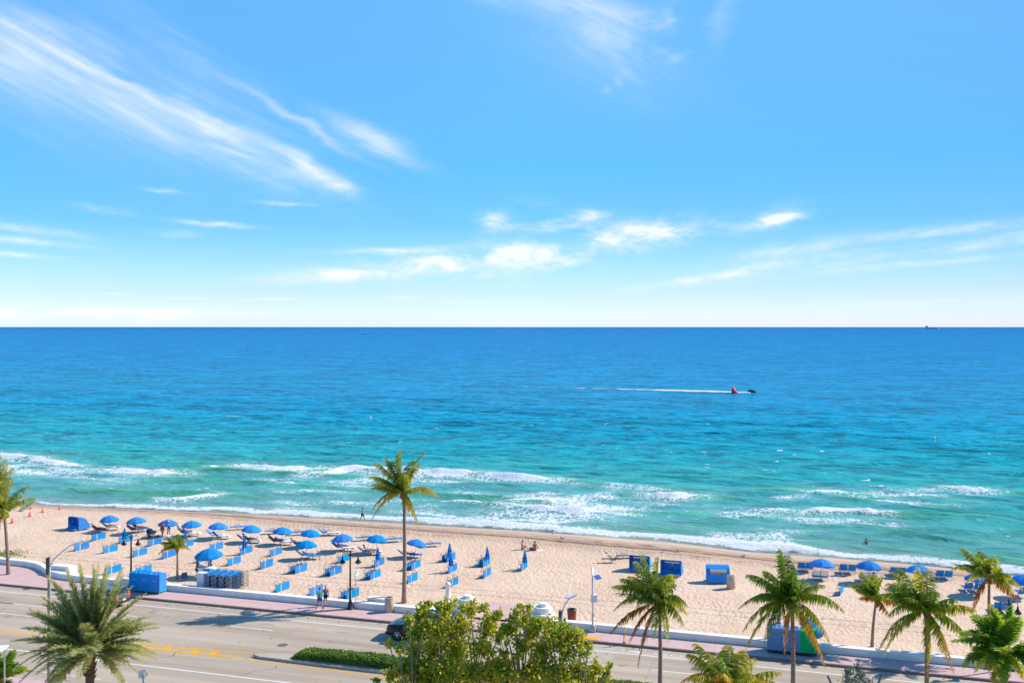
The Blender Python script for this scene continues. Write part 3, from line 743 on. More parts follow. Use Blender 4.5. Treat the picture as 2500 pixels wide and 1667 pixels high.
# wispy crown of cloud at the top
blob(1400, 15, 170, 34, -10, .45, NA); blob(1500, 30, 110, 60, 30, .42, NC); blob(1500, 60, 60, 40, 10, .22, None); blob(1615, 70, 16, 46, -15, .9, NC); blob(1585, 85, 16, 26, 10, .6, NC); blob(1300, 0, 190, 24, -10, .5, NA); blob(1450, 120, 190, 90, -25, .17, None); blob(1510, 215, 40, 12, 30, .7, NC); blob(1765, 35, 26, 70, -20, .20, None); blob(1640, 148, 34, 9, 30, .6, NC); blob(1540, 130, 150, 60, -30, .4, NC)
# puffs over the sea
blob(1310, 622, 115, 34, 0, 1.15, NP); blob(1570, 566, 150, 34, 4, 1.2, NP); blob(1555, 548, 60, 18, 0, .55, None); blob(1885, 540, 70, 24, 12, .95, NP); blob(1870, 543, 30, 12, 10, .35, None); blob(1205, 545, 36, 20, 0, .75, None); blob(1345, 535, 90, 30, -8, .8, NP)
blob(1080, 648, 150, 34, 0, 1.1, NP); blob(1030, 635, 60, 10, -4, .5, None); blob(840, 672, 140, 22, 2, 1.0, NB); blob(990, 612, 130, 10, 4, .6, NB); blob(1250, 610, 60, 14, 2, .4, None); blob(1430, 522, 40, 12, -10, .5, None); blob(1540, 615, 40, 14, 0, .45, NP)
blob(1590, 560, 120, 17, 5, .75, None); blob(1530, 578, 90, 12, 8, .55, None); blob(1300, 620, 85, 22, 0, .62, None); blob(1350, 630, 60, 10, -8, .45, None); blob(1090, 640, 100, 13, -3, .60, None); blob(1040, 662, 110, 12, 2, .5, None); blob(1885, 540, 62, 12, 12, .62, None); blob(830, 674, 120, 9, 3, .5, None); blob(930, 612, 110, 6, 2, .45, None); blob(1240, 560, 50, 8, 10, .35, None); blob(1400, 540, 70, 9, 14, .4, None)
# fans on the right
blob(1750, 672, 150, 9, 9, .75, None); blob(2020, 630, 330, 14, 9, .52, NR); blob(2330, 580, 330, 24, 7, .62, NR); blob(2300, 610, 330, 18, 6, .45, NR); blob(2300, 640, 260, 7, 5, .5, NR); blob(1930, 612, 120, 16, 9, .45, None); blob(2350, 555, 260, 10, 6, .4, None)
# small streaks and the pale bank above the horizon
blob(535, 544, 80, 6, -3, .75, None); blob(690, 493, 60, 5, -2, .5, None); blob(395, 471, 40, 4, -4, .4, None); blob(250, 510, 60, 9, -6, .3, None); blob(440, 568, 60, 10, 0, .22, None)
blob(40, 555, 110, 10, -7, .6, None); blob(50, 590, 120, 8, -3, .55, None); blob(30, 623, 70, 5, -2, .6, None); blob(600, 690, 110, 11, -4, .65, NB); blob(660, 730, 60, 3, 0, .6, None); blob(440, 726, 50, 3, 0, .5, None); blob(300, 718, 30, 3, 0, .5, None)
blob(140, 765, 430, 22, 0, 1.3, NB); blob(120, 752, 200, 7, -1, .65, None); blob(420, 768, 330, 10, 0, .5, NB); blob(990, 726, 60, 3, 0, .5, None); blob(1150, 740, 80, 3, 0, .45, None); blob(2300, 735, 330, 12, 1, .45, NB); blob(640, 786, 420, 6, 0, .35, NB); blob(1700, 770, 900, 16, 0, .22, None)
fibA = t.ramp(t.noise(t.mapv(t.mapv(AE, (1, 1, 1), (0, 0, R(24))), (7, 95, 1)), 1, 6, .6, .5), [(.34, .58), (.66, 1.06)])
fibB = t.ramp(t.noise(t.mapv(AE, (26, 60, 1)), 1, 7, .66, .6), [(.36, .35), (.62, 1.2)])
fib = t.mix(t.ramp(el_clear, [(.13, 0), (.17, 1)]), fibB, fibA)
cl = t.math('MINIMUM', t.math('MAXIMUM', t.math('MULTIPLY', t.math('MULTIPLY', dens, .80), fib), 0), .90)
CLW = 6.3
fin = t.mix(cl, skyc, (CLW * .93, CLW * .965, CLW * 1.03))
bg = t.new('ShaderNodeBackground'); t.put(bg.inputs[0], fin); bg.inputs[1].default_value = .120
o = t.new('ShaderNodeOutputWorld'); t.l.new(bg.outputs[0], o.inputs[0])
vs = SC.view_settings; vs.view_transform = 'Standard'; vs.look = 'None'; vs.exposure = .53; vs.gamma = 1; vs.use_curve_mapping = False
# ================================================================== VEGETATION
class Leaves:
    """collects leaf blades as numpy blocks with a tint per vertex"""
    def __init__(self): self.V = []; self.Q = []; self.T = []; self.tint = []; self.n = 0
    def add(self, V, Q=None, T=None, tint=0.0):
        V = np.asarray(V, float); self.V.append(V)
        if Q is not None and len(Q): self.Q.append(np.asarray(Q) + self.n)
        if T is not None and len(T): self.T.append(np.asarray(T) + self.n)
        self.tint.append(np.broadcast_to(np.asarray(tint, float), (len(V),))); self.n += len(V)
    def build(self, name, mat, parent=None, loc=None):
        F = []
        if self.Q: F.append(np.concatenate(self.Q))
        if self.T: F.append(np.concatenate(self.T))
        V = np.concatenate(self.V)
        o = npmesh(name, V, F, mat, {'tint': np.clip(np.concatenate(self.tint), 0, 1)}, smooth=False)
        if parent: o.parent = parent
        if loc is not None: o.location = loc
        return o
def nrm(a): return a / np.maximum(np.linalg.norm(a, axis=-1, keepdims=True), 1e-9)
UPV = np.array([0, 0, 1.0])
def frond(L, P0, P1, P2, rs, n=36, ll=.62, w=.055, hang=.55, fwd=.45, tint=.3, tipt=.2, start=.14, raw=.03, wind=(0, 0, 0), vee=0.0, tuft=0.0):
    P0, P1, P2 = (np.asarray(p, float) for p in (P0, P1, P2))
    def B(t): t = t[:, None]; return (1 - t) ** 2 * P0 + 2 * t * (1 - t) * P1 + t ** 2 * P2
    def D(t): t = t[:, None]; return nrm(2 * (1 - t) * (P1 - P0) + 2 * t * (P2 - P1))
    # rachis: a tapering three-sided stalk
    tt = np.linspace(0, 1, 12); b = B(tt); d = D(tt)
    ref = np.array([0, 0, 1.0]) if abs(d[5][2]) < .9 else np.array([1.0, 0, 0])
    sd = nrm(np.cross(d, ref)); nn = nrm(np.cross(sd, d))
    rw = (raw * (1 - tt * .85))[:, None]
    V = np.concatenate([b + sd * rw, b - sd * rw, b + nn * rw], 0); i = np.arange(11)
    Q = np.concatenate([np.stack([i + a * 12, i + 1 + a * 12, i + 1 + c * 12, i + c * 12], 1) for a, c in ((0, 1), (1, 2), (2, 0))])
    L.add(V, Q, None, np.tile(np.clip(tint + .22 + .1 * tt, 0, 1), 3))
    # leaflets
    t = np.repeat(np.linspace(start, 1, n), 2); side = np.tile([1.0, -1.0], n)
    t = np.clip(t + rs.uniform(-.4, .4, len(t)) / n, 0, 1)
    b = B(t); d = D(t); sd = nrm(np.cross(d, ref)); nn = nrm(np.cross(sd, d))
    prof = np.interp(t, [0, start, .35, .6, .85, 1], [.3, .55, 1, .95, .62, .35]) * rs.uniform(.8, 1.12, len(t))
    ln = (ll * prof)[:, None]
    rj = rs.normal(0, .13, (len(t), 3))
    d0 = nrm(sd * side[:, None] * (1 - .35 * hang) + d * (fwd + .5 * t[:, None] ** 4) + nn * vee - UPV * hang * .6 + np.asarray(wind) + rj)
    d1 = nrm(d0 * .7 - UPV * hang * 1.1 + np.asarray(wind) * .8 + rj)
    wd = (w * np.clip(prof, .4, 1))[:, None] * .5
    wv = nrm(d * .8 + rs.normal(0, .45, (len(t), 3)))
    p0 = b; p1 = b + d0 * ln * .5; p2 = p1 + d1 * ln * .5
    m = len(t)
    V = np.concatenate([p0 - wv * wd * .6, p0 + wv * wd * .6, p1 + wv * wd, p1 - wv * wd, p2], 0)
    i = np.arange(m); Q = np.stack([i, i + m, i + 2 * m, i + 3 * m], 1); T = np.stack([i + 3 * m, i + 2 * m, i + 4 * m], 1)
    tn = tint + rs.normal(0, .05, m) + tipt * t ** 3
    L.add(V, Q, T, np.concatenate([tn, tn, tn + .02, tn + .02, tn + .14]))

def trunk_mb(base, top, r0, r1, bulge=1.35, bend=0.0, n=9):
    mb = MB(); P = []; Rr = []
    for k in range(15):
        f = k / 14; p = base.lerp(top, f)
        p = p + Vector((bend * math.sin(PI * f), 0, 0))
        P.append(p); Rr.append((r0 + (r1 - r0) * f) * (1 + (bulge - 1) * math.exp(-f * 14)))
    mb.tube(P, Rr, n)
    return mb

def coconut_palm(name, label, base, crown_px, tips, Y=None, seed=0, r=.13, scale_leaf=1.0, bend=0.0, tint=.28, extra=6, nuts=True, group='palms', cat='palm tree', mat='palm_leaf', arch=.34):
    """tips: list of (px, py, tint, dead) measured from the photo, placed round the crown with real depth"""
    rs = np.random.RandomState(seed + 100)
    Y = Y or base.y
    c = at_depth(crown_px[0], crown_px[1], Y)
    root = thing(name, label, cat, base, 0, group)
    b0 = Vector((0, 0, 0)); cl = c - base
    trunk_mb(b0 - Vector((0, 0, .2)), cl, r * 1.15, r * .8, 1.5, bend).build('trunk', M['palm_trunk'], root, True)
    fb = MB(); fb.lathe([(r * .8, -.35), (r * 1.2, -.1), (r * 1.45, .12), (r * .95, .4), (r * .3, .8)], 9, 0, tuple(cl))
    for k in range(10):
        a = rs.uniform(0, 2 * PI); e = rs.uniform(.1, .7)
        fb.tube([cl + Vector((math.cos(a) * r, math.sin(a) * r, -.1)), cl + Vector((math.cos(a) * r * 2.4, math.sin(a) * r * 2.4, .1 + e * .5))], [.05, .015], 4)
    fb.build('crown_heart', M['palm_fibre'], root, True)
    L = Leaves(); DD = []
    cp = np.array(cl) + np.array([0, 0, .12])
    S = Y / FPX
    for j, tp in enumerate(tips):
        px, py = tp[0], tp[1]; tn = tp[2] if len(tp) > 2 else tint; dead = len(tp) > 3
        dx = (px - crown_px[0]) * S; dz = -(py - crown_px[1]) * S
        ln2 = math.hypot(dx, dz)
        dy = (1 if (j % 2) else -1) * max(.25, min(2.5 * scale_leaf, math.sqrt(max(0, (scale_leaf * 3.0) ** 2 - ln2 ** 2)) * rs.uniform(.5, .95)))
        tip = cp + np.array([dx, dy, dz]); le = math.sqrt(ln2 ** 2 + dy ** 2)
        up = (arch + .12) * le * (1.0 if dz < .5 else .6)
        mid = cp + (tip - cp) * .52 + np.array([-.06 * le * (1 if dz > 1 else 0), 0, up])
        if dead: mid = cp + (tip - cp) * .35 + np.array([dx * .2, 0, .15 * le])
        kw = dict(n=int(38 + 11 * le), ll=.78 * scale_leaf, hang=.95 if dz < .6 * le else .55, fwd=.3, tint=(tn if dead else tn * .80) + rs.normal(0, .04), tipt=.16, wind=(-.30, -.05, 0), raw=.035, w=.085)
        if dead: DD.append((cp, mid, tip, kw))
        else: frond(L, cp, mid, tip, rs, **kw)
    for k in range(extra * 2 + 4):                        # young fronds packed round the spear
        a = rs.uniform(0, 2 * PI); el = rs.uniform(.35, 1.35); le = rs.uniform(1.2, 2.2) * scale_leaf
        d = np.array([math.cos(a) * math.cos(el) - .28, math.sin(a) * math.cos(el), math.sin(el)])
        tip = cp + d * le + np.array([-.25, 0, -.15]); mid = cp + d * le * .5 + np.array([.05, 0, .18])
        frond(L, cp, mid, tip, rs, n=40, ll=.66 * scale_leaf, hang=.55, w=.085, tint=tint - .1 + rs.normal(0, .05), tipt=.1, wind=(-.3, 0, 0))
    L.build('crown', M[mat], root)
    for (p, q_, s_, kw) in DD:
        D_ = Leaves(); frond(D_, p, q_, s_, rs, **kw); D_.build('dry_frond', M[mat], root)
    if nuts:
        for k in range(4):
            a = rs.uniform(0, 2 * PI); nb = MB(); nb.ball(tuple(cl + Vector((math.cos(a) * r * 2.1, math.sin(a) * r * 2.1, -.12 - .12 * (k % 2)))), (.11, .11, .14), 8, 6)
            nb.build('coconut', M['coconut'], root, True)
    return root
def cv(x0, y0, sc, pts):
    return [(x0 + p[0] / sc, y0 + p[1] / sc) + tuple(p[2:]) for p in pts]

# the tall palm on the sand by the wall
tp = cv(800, 1080, 5.6, [(1010, 130, .42), (960, 170, .2), (800, 215, .3), (870, 300, .15), (660, 290, .62), (575, 490, .58), (640, 560, .22), (575, 690, .42), (650, 880, .62), (585, 1110, .66), (1325, 170, .38), (1250, 330, .5), (1530, 740, .58), (1090, 1060, .74), (1250, 1160, .60), (1150, 300, .12), (1080, 420, .5), (960, 620, .7)])
coconut_palm('coconut_palm', 'tall slender coconut palm rising alone from the sand beside the white seawall', gp(986, 1471), (986, 1209), tp, 78.6, 1, .155, 1.0, 0.06)
tp = cv(1480, 1320, 4.519, [(560, 190, .3), (430, 205, .22), (330, 230, .35), (180, 470, .3), (240, 360, .35), (80, 535, .4), (300, 620, .15), (110, 840, .3), (480, 960, .35), (720, 1160, .55), (800, 850, .45), (935, 890, .55), (830, 630, .35), (780, 450, .3), (650, 300, .45), (600, 480, .1), (440, 480, .12), (580, 850, .6), (50, 1010, .85, 1), (270, 1140, .92, 1), (350, 1370, .95, 1)])
coconut_palm('coconut_palm', 'coconut palm with reddish dead fronds hanging left, in front of the blue double cabanas', Vector((9.0, 58.65, 0)), (1610, 1475), tp, None, 2, .125, 1.0, .05)
tp = cv(1780, 1320, 4.519, [(565, 115, .25), (620, 180, .3), (355, 310, .32), (265, 465, .22), (210, 605, .3), (150, 800, .35), (150, 990, .5), (190, 1250, .55), (330, 1030, .35), (500, 850, .4), (1040, 1050, .5), (1110, 780, .3), (1150, 690, .35), (975, 570, .25), (965, 440, .4), (720, 250, .12), (640, 330, .1), (800, 470, .35), (620, 760, .5), (800, 900, .55), (1045, 1370, .74, 1), (645, 1270, .84, 1), (960, 1190, .66, 1)])
coconut_palm('coconut_palm', 'coconut palm with drooping yellow fronds in front of the grey and green covered carts', Vector((16.45, 56.4, 0)), (1934, 1476), tp, None, 3, .13, 1.02, .04)
tp = cv(2080, 1320, 4.519, [(700, 310, .5), (640, 400, .25), (430, 450, .3), (520, 400, .35), (330, 780, .35), (480, 720, .25), (290, 1180, .4), (370, 1290, .5), (820, 1480, .5), (940, 1350, .55), (1280, 1160, .4), (1240, 890, .3), (1220, 690, .45), (1000, 430, .35), (1010, 580, .15), (560, 600, .12), (760, 480, .1), (900, 700, .2), (880, 1180, .5), (1150, 1480, .72, 1)])
coconut_palm('coconut_palm', 'coconut palm with a frond hanging along its trunk, right of the small silvery bush', Vector((23.35, 54.3, 0)), (2265, 1503), tp, None, 4, .125, 1.0, .0)
tp = cv(1780, 1320, 4.519, [(1360, 520, .3), (1400, 565, .45), (1440, 440, .35), (1520, 405, .5), (1640, 400, .4), (1690, 450, .3), (1780, 560, .45), (1500, 630, .35), (1580, 560, .2), (1700, 620, .5), (1840, 680, .78, 1), (1550, 725, .84, 1), (1640, 740, .8, 1)])
coconut_palm('coconut_palm', 'small young coconut palm on the sand behind the wall, between two larger palms', gp(2129, 1577), (2139, 1466), tp, None, 5, .10, .75, -.06, .4, 4, False)
tp = cv(2080, 1320, 4.519, [(1240, 310, .3), (1235, 410, .6), (1290, 250, .3), (1350, 170, .3), (1460, 150, .4), (1545, 190, .35), (1600, 330, .3), (1740, 370, .5), (1760, 480, .5), (1430, 560, .6), (1650, 500, .5), (1400, 400, .3), (1720, 600, .85, 1), (1350, 820, .9, 1)])
coconut_palm('coconut_palm', 'wind blown coconut palm on the sand near the water, beside the right hand parasols', gp(2413, 1592), (2415, 1414), tp, None, 6, .11, .9, .0, .35, 5)
tp = cv(1480, 1320, 4.519, [(930, 1450, .35), (960, 1370, .3), (880, 1560, .45), (1050, 1270, .3), (1180, 1330, .6), (1440, 1300, .2), (1500, 1320, .25), (1590, 1330, .3), (1860, 1395, .25), (1750, 1470, .3), (1640, 1440, .35), (900, 1700, .5), (1990, 1640, .4), (1250, 1450, .55)])
tp = [(x, y, min(.68, q_ + .24)) for x, y, q_ in tp]
coconut_palm('coconut_palm', 'low green palm crown cut off by the bottom edge of the view, right of centre', Vector((11.2, 48.2, 0)), (1790, 1695), tp, None, 7, .12, 1.0, 0, .3, 6, False)
tp = cv(0, 1080, 5.6, [(20, 160, .3), (60, 260, .45), (130, 300, .6), (165, 370, .55), (430, 600, .42), (415, 800, .5), (240, 985, .5), (120, 800, .3), (-200, 420, .4), (-260, 700, .4), (-150, 200, .3), (100, 560, .6), (80, 700, .5), (-120, 1050, .5), (5, 1290, .95, 1)])
coconut_palm('coconut_palm', 'coconut palm at the far left edge, standing where the seawall curves', gp(21, 1398), (11, 1256), tp, None, 8, .15, 1.05, .04, .38, 6)
tp = cv(200, 1240, 6.533, [(1330, 520, .35), (1335, 565, .45), (1430, 440, .4), (1480, 470, .3), (1560, 500, .35), (1600, 580, .4), (1735, 575, .6), (1635, 740, .72), (1275, 715, .65), (1295, 700, .75), (1400, 600, .35)])
coconut_palm('coconut_palm', 'small yellow green palm on the sand right of the three blue covered carts', gp(432, 1414), (432.7, 1342), tp, None, 9, .095, .62, .03, .42, 3, False)

# date palm at the lower left
def date_palm(base, crown_px, Y, tips, label, seed=0, mat='date_leaf', ll=.42, name='date_palm', n_extra=64, r=.21, flen=3.3, vee=.35, w=.045, tint0=.38):
    rs = np.random.RandomState(seed + 300)
    c = at_depth(crown_px[0], crown_px[1], Y); root = thing(name, label, 'palm tree', base, 0, 'palms'); cl = c - base
    trunk_mb(Vector((0, 0, -.2)), cl, r * 1.1, r, 1.25, 0, 12).build('trunk', M['date_trunk'], root, True)
    fb = MB()
    for k in range(46):
        a = k * 2.4; z = -1.15 + k * .032
        p = cl + Vector((math.cos(a) * r, math.sin(a) * r, z)); fb.tube([p, p + Vector((math.cos(a) * .13, math.sin(a) * .13, .20))], [.055, .03], 4)
    fb.lathe([(r, -.6), (r * 1.35, -.1), (r * 1.1, .35), (.05, .7)], 10, 0, tuple(cl)); fb.build('crown_heart', M['palm_fibre'], root)
    L = Leaves(); cp = np.array(cl) + np.array([0, 0, .15]); S = Y / FPX
    jit = [(p[0] + rs.uniform(-14, 14), p[1] + rs.uniform(-4, 16)) for p in tips if p[1] < crown_px[1] - 20 or rs.uniform() < .3]
    for tpx in list(tips) + jit:
        px, py = tpx[:2]; dx = (px - crown_px[0]) * S; dz = -(py - crown_px[1]) * S; l2 = math.hypot(dx, dz)
        dy = rs.uniform(-1, 1) * math.sqrt(max(.2, flen ** 2 - l2 ** 2)) * .8
        tip = cp + np.array([dx, dy, dz]); le = math.sqrt(l2 ** 2 + dy * dy)
        mid = cp + (tip - cp) * .5 + np.array([0, 0, le * (.16 if dz > -.3 else .30)])
        frond(L, cp, mid, tip, rs, n=105, ll=ll * 1.3, w=w * 1.35, hang=.10, fwd=.75, tint=tint0 + .18 * (dz < 0) + rs.normal(0, .06), tipt=.22, start=.2, raw=.032, vee=vee)
    for k in range(n_extra):
        a = rs.uniform(0, 2 * PI); e_ = rs.uniform(-.3, 1.45); le = flen * rs.uniform(.7, .98)
        d = np.array([math.cos(a) * math.cos(e_), math.sin(a) * math.cos(e_), math.sin(e_)])
        tip = cp + d * le + np.array([0, 0, -.35]); mid = cp + d * le * .5 + np.array([0, 0, .3])
        frond(L, cp, mid, tip, rs, n=95, ll=ll * 1.3, w=w * 1.35, hang=.1, fwd=.75, tint=tint0 + rs.normal(0, .08), tipt=.2, start=.2, raw=.03, vee=vee)
    L.build('crown', M[mat], root); return root
tp = cv(0, 1330, 4.652, [(160, 1110), (330, 760), (340, 800), (480, 620), (545, 380), (760, 300), (905, 290), (1060, 260), (1200, 270), (1380, 290), (1430, 450), (1620, 615), (1690, 860), (1770, 940), (1740, 1110), (1785, 1310), (1530, 1550), (1410, 1600), (240, 1590), (270, 1260), (200, 1420), (520, 1590), (770, 1600), (510, 890), (280, 970), (1150, 1580), (640, 590), (1000, 480), (1110, 520), (880, 620), (1280, 650), (1560, 1180), (420, 1330)])
date_palm(Vector((-21.9, 50.0, 0)), (219, 1601), 50.0, tp, 'large grey green date palm with stiff feathery fronds at the lower left', 1)
tp = cv(2080, 1320, 4.519, [(1340, 1010), (1480, 905), (1600, 895), (1310, 1200), (1300, 1310), (1350, 1400), (1700, 990), (1890, 1060), (1960, 1180), (1420, 1480), (1540, 960), (1400, 1100), (1980, 1330), (1900, 1560), (1550, 1600)])
date_palm(Vector((22.35, 44.0, 0)), (2450, 1600), 44.0, tp, 'bushy bright green palm with overlapping fronds in the lower right corner', 2, 'areca_leaf', .46, 'feather_palm', 16, .12, 2.6, .1, .070, .52)
tp = [(30, 1594), (22, 1602), (38, 1622), (40, 1650), (-10, 1592), (-30, 1610), (36, 1668), (10, 1640)]
date_palm(Vector((-26.8, 50.5, 0)), (0, 1672), 50.5, tp, 'small bright palm just showing at the bottom left corner', 3, 'areca_leaf', .4, 'feather_palm', 6, .12, 1.9, .2, .05, .52)

# sea grape trees
def disc_leaves(L, C, N, size, tint, rs, k=6):
    m = len(C); a = nrm(np.cross(N, rs.normal(0, 1, (m, 3)))); b = np.cross(N, a)
    ang_ = np.arange(k) * 2 * PI / k
    sz = size[:, None] if hasattr(size, '__len__') else size
    rad = np.array([1, .95, .9, .8, .9, .95])[:k]
    V = []
    for j, g in enumerate(ang_):
        V.append(C + (a * math.cos(g) + b * math.sin(g)) * sz * rad[j % 6] + N * sz * .12 * math.cos(2 * g))
    V = np.concatenate(V, 0); i = np.arange(m)
    Q = np.concatenate([np.stack([i, i + m, i + 2 * m, i + 3 * m], 1), np.stack([i, i + 3 * m, i + 4 * m, i + 5 * m], 1)]) if k == 6 else np.stack([i, i + m, i + 2 * m, i + 3 * m], 1)
    L.add(V, Q, None, np.tile(tint, k))
def broad_tree(name, label, blobs, Y, seed, base, n_leaf, size, mat, cat='tree', yellow=.16):
    rs = np.random.RandomState(seed); root = thing(name, label, cat, base, 0, None)
    S = Y / FPX; L = Leaves(); br = MB(); off = np.array(base)
    hub = [Vector((0, 0, 0)), Vector((.15, .1, 1.2)), Vector((-.1, .2, 2.2))]
    area = sum(b[2] ** 2 for b in blobs)
    stems = []
    for k in range(4):
        a = k * 1.7 + rs.uniform(-.3, .3)
        p1 = Vector((math.cos(a) * .35, math.sin(a) * .35, 1.0)); p2 = Vector((math.cos(a) * 1.1, math.sin(a) * .8, 2.6)); p3 = Vector((math.cos(a) * 1.6, math.sin(a) * 1.0, 3.7))
        br.tube([Vector((math.cos(a) * .12, math.sin(a) * .12, -.1)), p1, p2, p3], [.13, .10, .085, .06], 6); stems.append((p2, p3))
    for (px, py, pr) in blobs:
        c = np.array(at_depth(px, py, Y + rs.uniform(-.9, .9))) - off; rr = pr * S
        cv_ = Vector(c)
        st_ = min(stems, key=lambda q: (q[1] - cv_).length)[1]
        mid = st_.lerp(cv_, .55) + Vector((rs.uniform(-.2, .2), rs.uniform(-.2, .2), -.25))
        br.tube([st_, mid, cv_], [.055, .04, .022], 5)
        nt = max(5, int(8 * (pr / 30) ** 2)); nl = n_leaf * pr ** 2 / area / nt
        for k in range(nt):
            d = nrm(rs.normal(0, 1, 3)); d[2] += .25
            q = c + d * rr * rs.uniform(.35, 1.05) * np.array([1, 1.1, 1])
            br.tube([Vector(c + (q - c) * .1), Vector(c + (q - c) * .6 + np.array([0, 0, -.05])), Vector(q)], [.020, .014, .008], 4)
            m = max(3, int(nl * rs.uniform(.6, 1.4)))
            f = rs.uniform(.25, 1.12, (m, 1))
            C = c + (q - c) * f + rs.normal(0, rr * .26, (m, 3)) + rs.normal(0, .05, (m, 3))
            N = nrm(rs.normal(0, 1, (m, 3)) * .8 + np.array([.15, -.35, .55]))
            base_t = rs.uniform(.20, .68)
            tint = base_t + rs.normal(0, .12, m)
            y = rs.uniform(0, 1, m); tint = np.where(y < yellow, rs.uniform(.62, .8, m), tint); tint = np.where(y < .025, rs.uniform(.9, 1, m), tint)
            disc_leaves(L, C, N, size * rs.uniform(.65, 1.15, m), tint, rs)
    br.build('trunk', M['bark'], root, True); L.build('crown', M[mat], root); return root
gl = [(1000, 1518, 18), (1022, 1502, 24), (1042, 1492, 20), (1090, 1490, 26), (1072, 1482, 14), (1150, 1495, 24), (1130, 1482, 12), (1185, 1488, 16), (1210, 1508, 20), (952, 1574, 13), (975, 1580, 16), (1002, 1548, 20), (1026, 1542, 30), (1070, 1535, 40), (1130, 1535, 38), (1185, 1535, 32), (1000, 1590, 30), (1060, 1590, 42), (1120, 1590, 40), (1175, 1580, 34), (1215, 1560, 16), (1205, 1615, 22), (985, 1630, 28), (955, 1652, 20), (1020, 1645, 40), (1090, 1640, 44), (1150, 1640, 40), (1195, 1652, 28), (920, 1660, 10), (1050, 1680, 45), (1130, 1685, 45), (985, 1685, 35)]
broad_tree('sea_grape_tree', 'dense round leaved sea grape tree in front of the dark car', gl, 49.0, 41, Vector((-3.5, 49.0, 0)), 13000, .080, 'grape_leaf')
gr = [(1232, 1530, 14), (1222, 1550, 14), (1230, 1600, 16), (1235, 1570, 9), (1273, 1482, 13), (1292, 1486, 11), (1262, 1508, 20), (1286, 1515, 24), (1318, 1522, 24), (1345, 1528, 22), (1372, 1530, 20), (1300, 1545, 30), (1350, 1553, 34), (1392, 1550, 26), (1255, 1535, 20), (1238, 1545, 14), (1415, 1570, 20), (1438, 1578, 14), (1275, 1575, 30), (1330, 1590, 38), (1385, 1590, 32), (1425, 1600, 18), (1250, 1610, 18), (1245, 1645, 30), (1300, 1640, 40), (1360, 1640, 40), (1415, 1640, 30), (1455, 1630, 18), (1478, 1640, 14), (1490, 1626, 9), (1470, 1660, 24), (1440, 1665, 24), (1300, 1690, 45), (1380, 1690, 45), (1225, 1625, 10)]
broad_tree('sea_grape_tree', 'open sea grape tree with pale branches, right of the dense one and before the streetlight', gr, 49.0, 43, Vector((2.0, 49.2, 0)), 10600, .080, 'grape_leaf')
broad_tree('silver_buttonwood', 'small silvery grey leaved tree top below the palms, by the road edge', [(2090, 1630, 16), (2075, 1640, 14), (2105, 1645, 16), (2085, 1660, 24), (2110, 1668, 18), (2068, 1665, 14), (2090, 1690, 34)], 52.0, 45, Vector((18.6, 52.0, 0)), 1500, .05, 'silver_leaf', yellow=0)
broad_tree('silver_buttonwood', 'silver leaved bush behind the low palm crown at the bottom edge', [(1757, 1605, 12), (1770, 1612, 12), (1745, 1618, 12), (1762, 1630, 22), (1760, 1660, 24)], 52.0, 46, Vector((11.3, 52.0, 0)), 700, .05, 'silver_leaf', yellow=0)

# clipped hedge along the median
rs = np.random.RandomState(77); L = Leaves(); m_ = 46000
s_ = rs.uniform(-33.2, 12, m_); face = rs.uniform(0, 1, m_)
hh = .50 + .10 * (vnoise(s_ / .5, s_ * 0, 5) - .5) + .12 * (vnoise(s_ / 2.5, s_ * 0, 6) - .5)
hh = hh * np.clip((s_ + 33.4) / .9, .35, 1)
tt_ = np.where(face < .55, rs.uniform(58.25, 59.3, m_), np.where(face < .9, 58.22 + rs.normal(0, .05, m_), 59.46 + rs.normal(0, .05, m_)))
z_ = np.where(face < .55, hh + rs.normal(0, .045, m_), rs.uniform(.05, 1, m_) * hh)
C = np.stack([s_, tt_, z_], 1); N = nrm(rs.normal(0, .7, (m_, 3)) + np.where((face < .55)[:, None], [0, 0, 1.0], [0, -1.0, .4]))
disc_leaves(L, C, N, .055 * rs.uniform(.7, 1.3, m_), .45 + .5 * (vnoise(s_ / .7, tt_ / .5, 9) - .5) + rs.normal(0, .14, m_), rs)
hr = thing('hedge', 'low clipped green hedge along the road median island', 'hedge', (0, 0, 0), ROTZ)
hm = L.build('foliage', M['hedge_leaf'], hr)
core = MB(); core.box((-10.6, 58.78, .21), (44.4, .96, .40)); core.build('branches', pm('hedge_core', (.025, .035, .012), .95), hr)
# weeds on the sand at the far left, and leaf litter by the tall palm
L = Leaves(); rs = np.random.RandomState(8)
c0 = gp(15, 1356); k_ = 500; C = np.stack([rs.normal(0, .9, k_), rs.normal(0, .9, k_), rs.uniform(.02, .3, k_)], 1); N = nrm(rs.normal(0, 1, (k_, 3)))
disc_leaves(L, C, N, .06 * rs.uniform(.5, 1.4, k_), rs.uniform(.2, .8, k_), rs)
wd_ = L.build('beach_weeds', M['hedge_leaf'], None, c0); tag(wd_, kind='stuff')
# ================================================================== BEACH AND PAVEMENT FURNITURE
def place_st(o, s, t, z=0.0, rz=0.0):
    o.location = st(s, t, z); o.rotation_euler = (0, 0, ROTZ + rz); return o

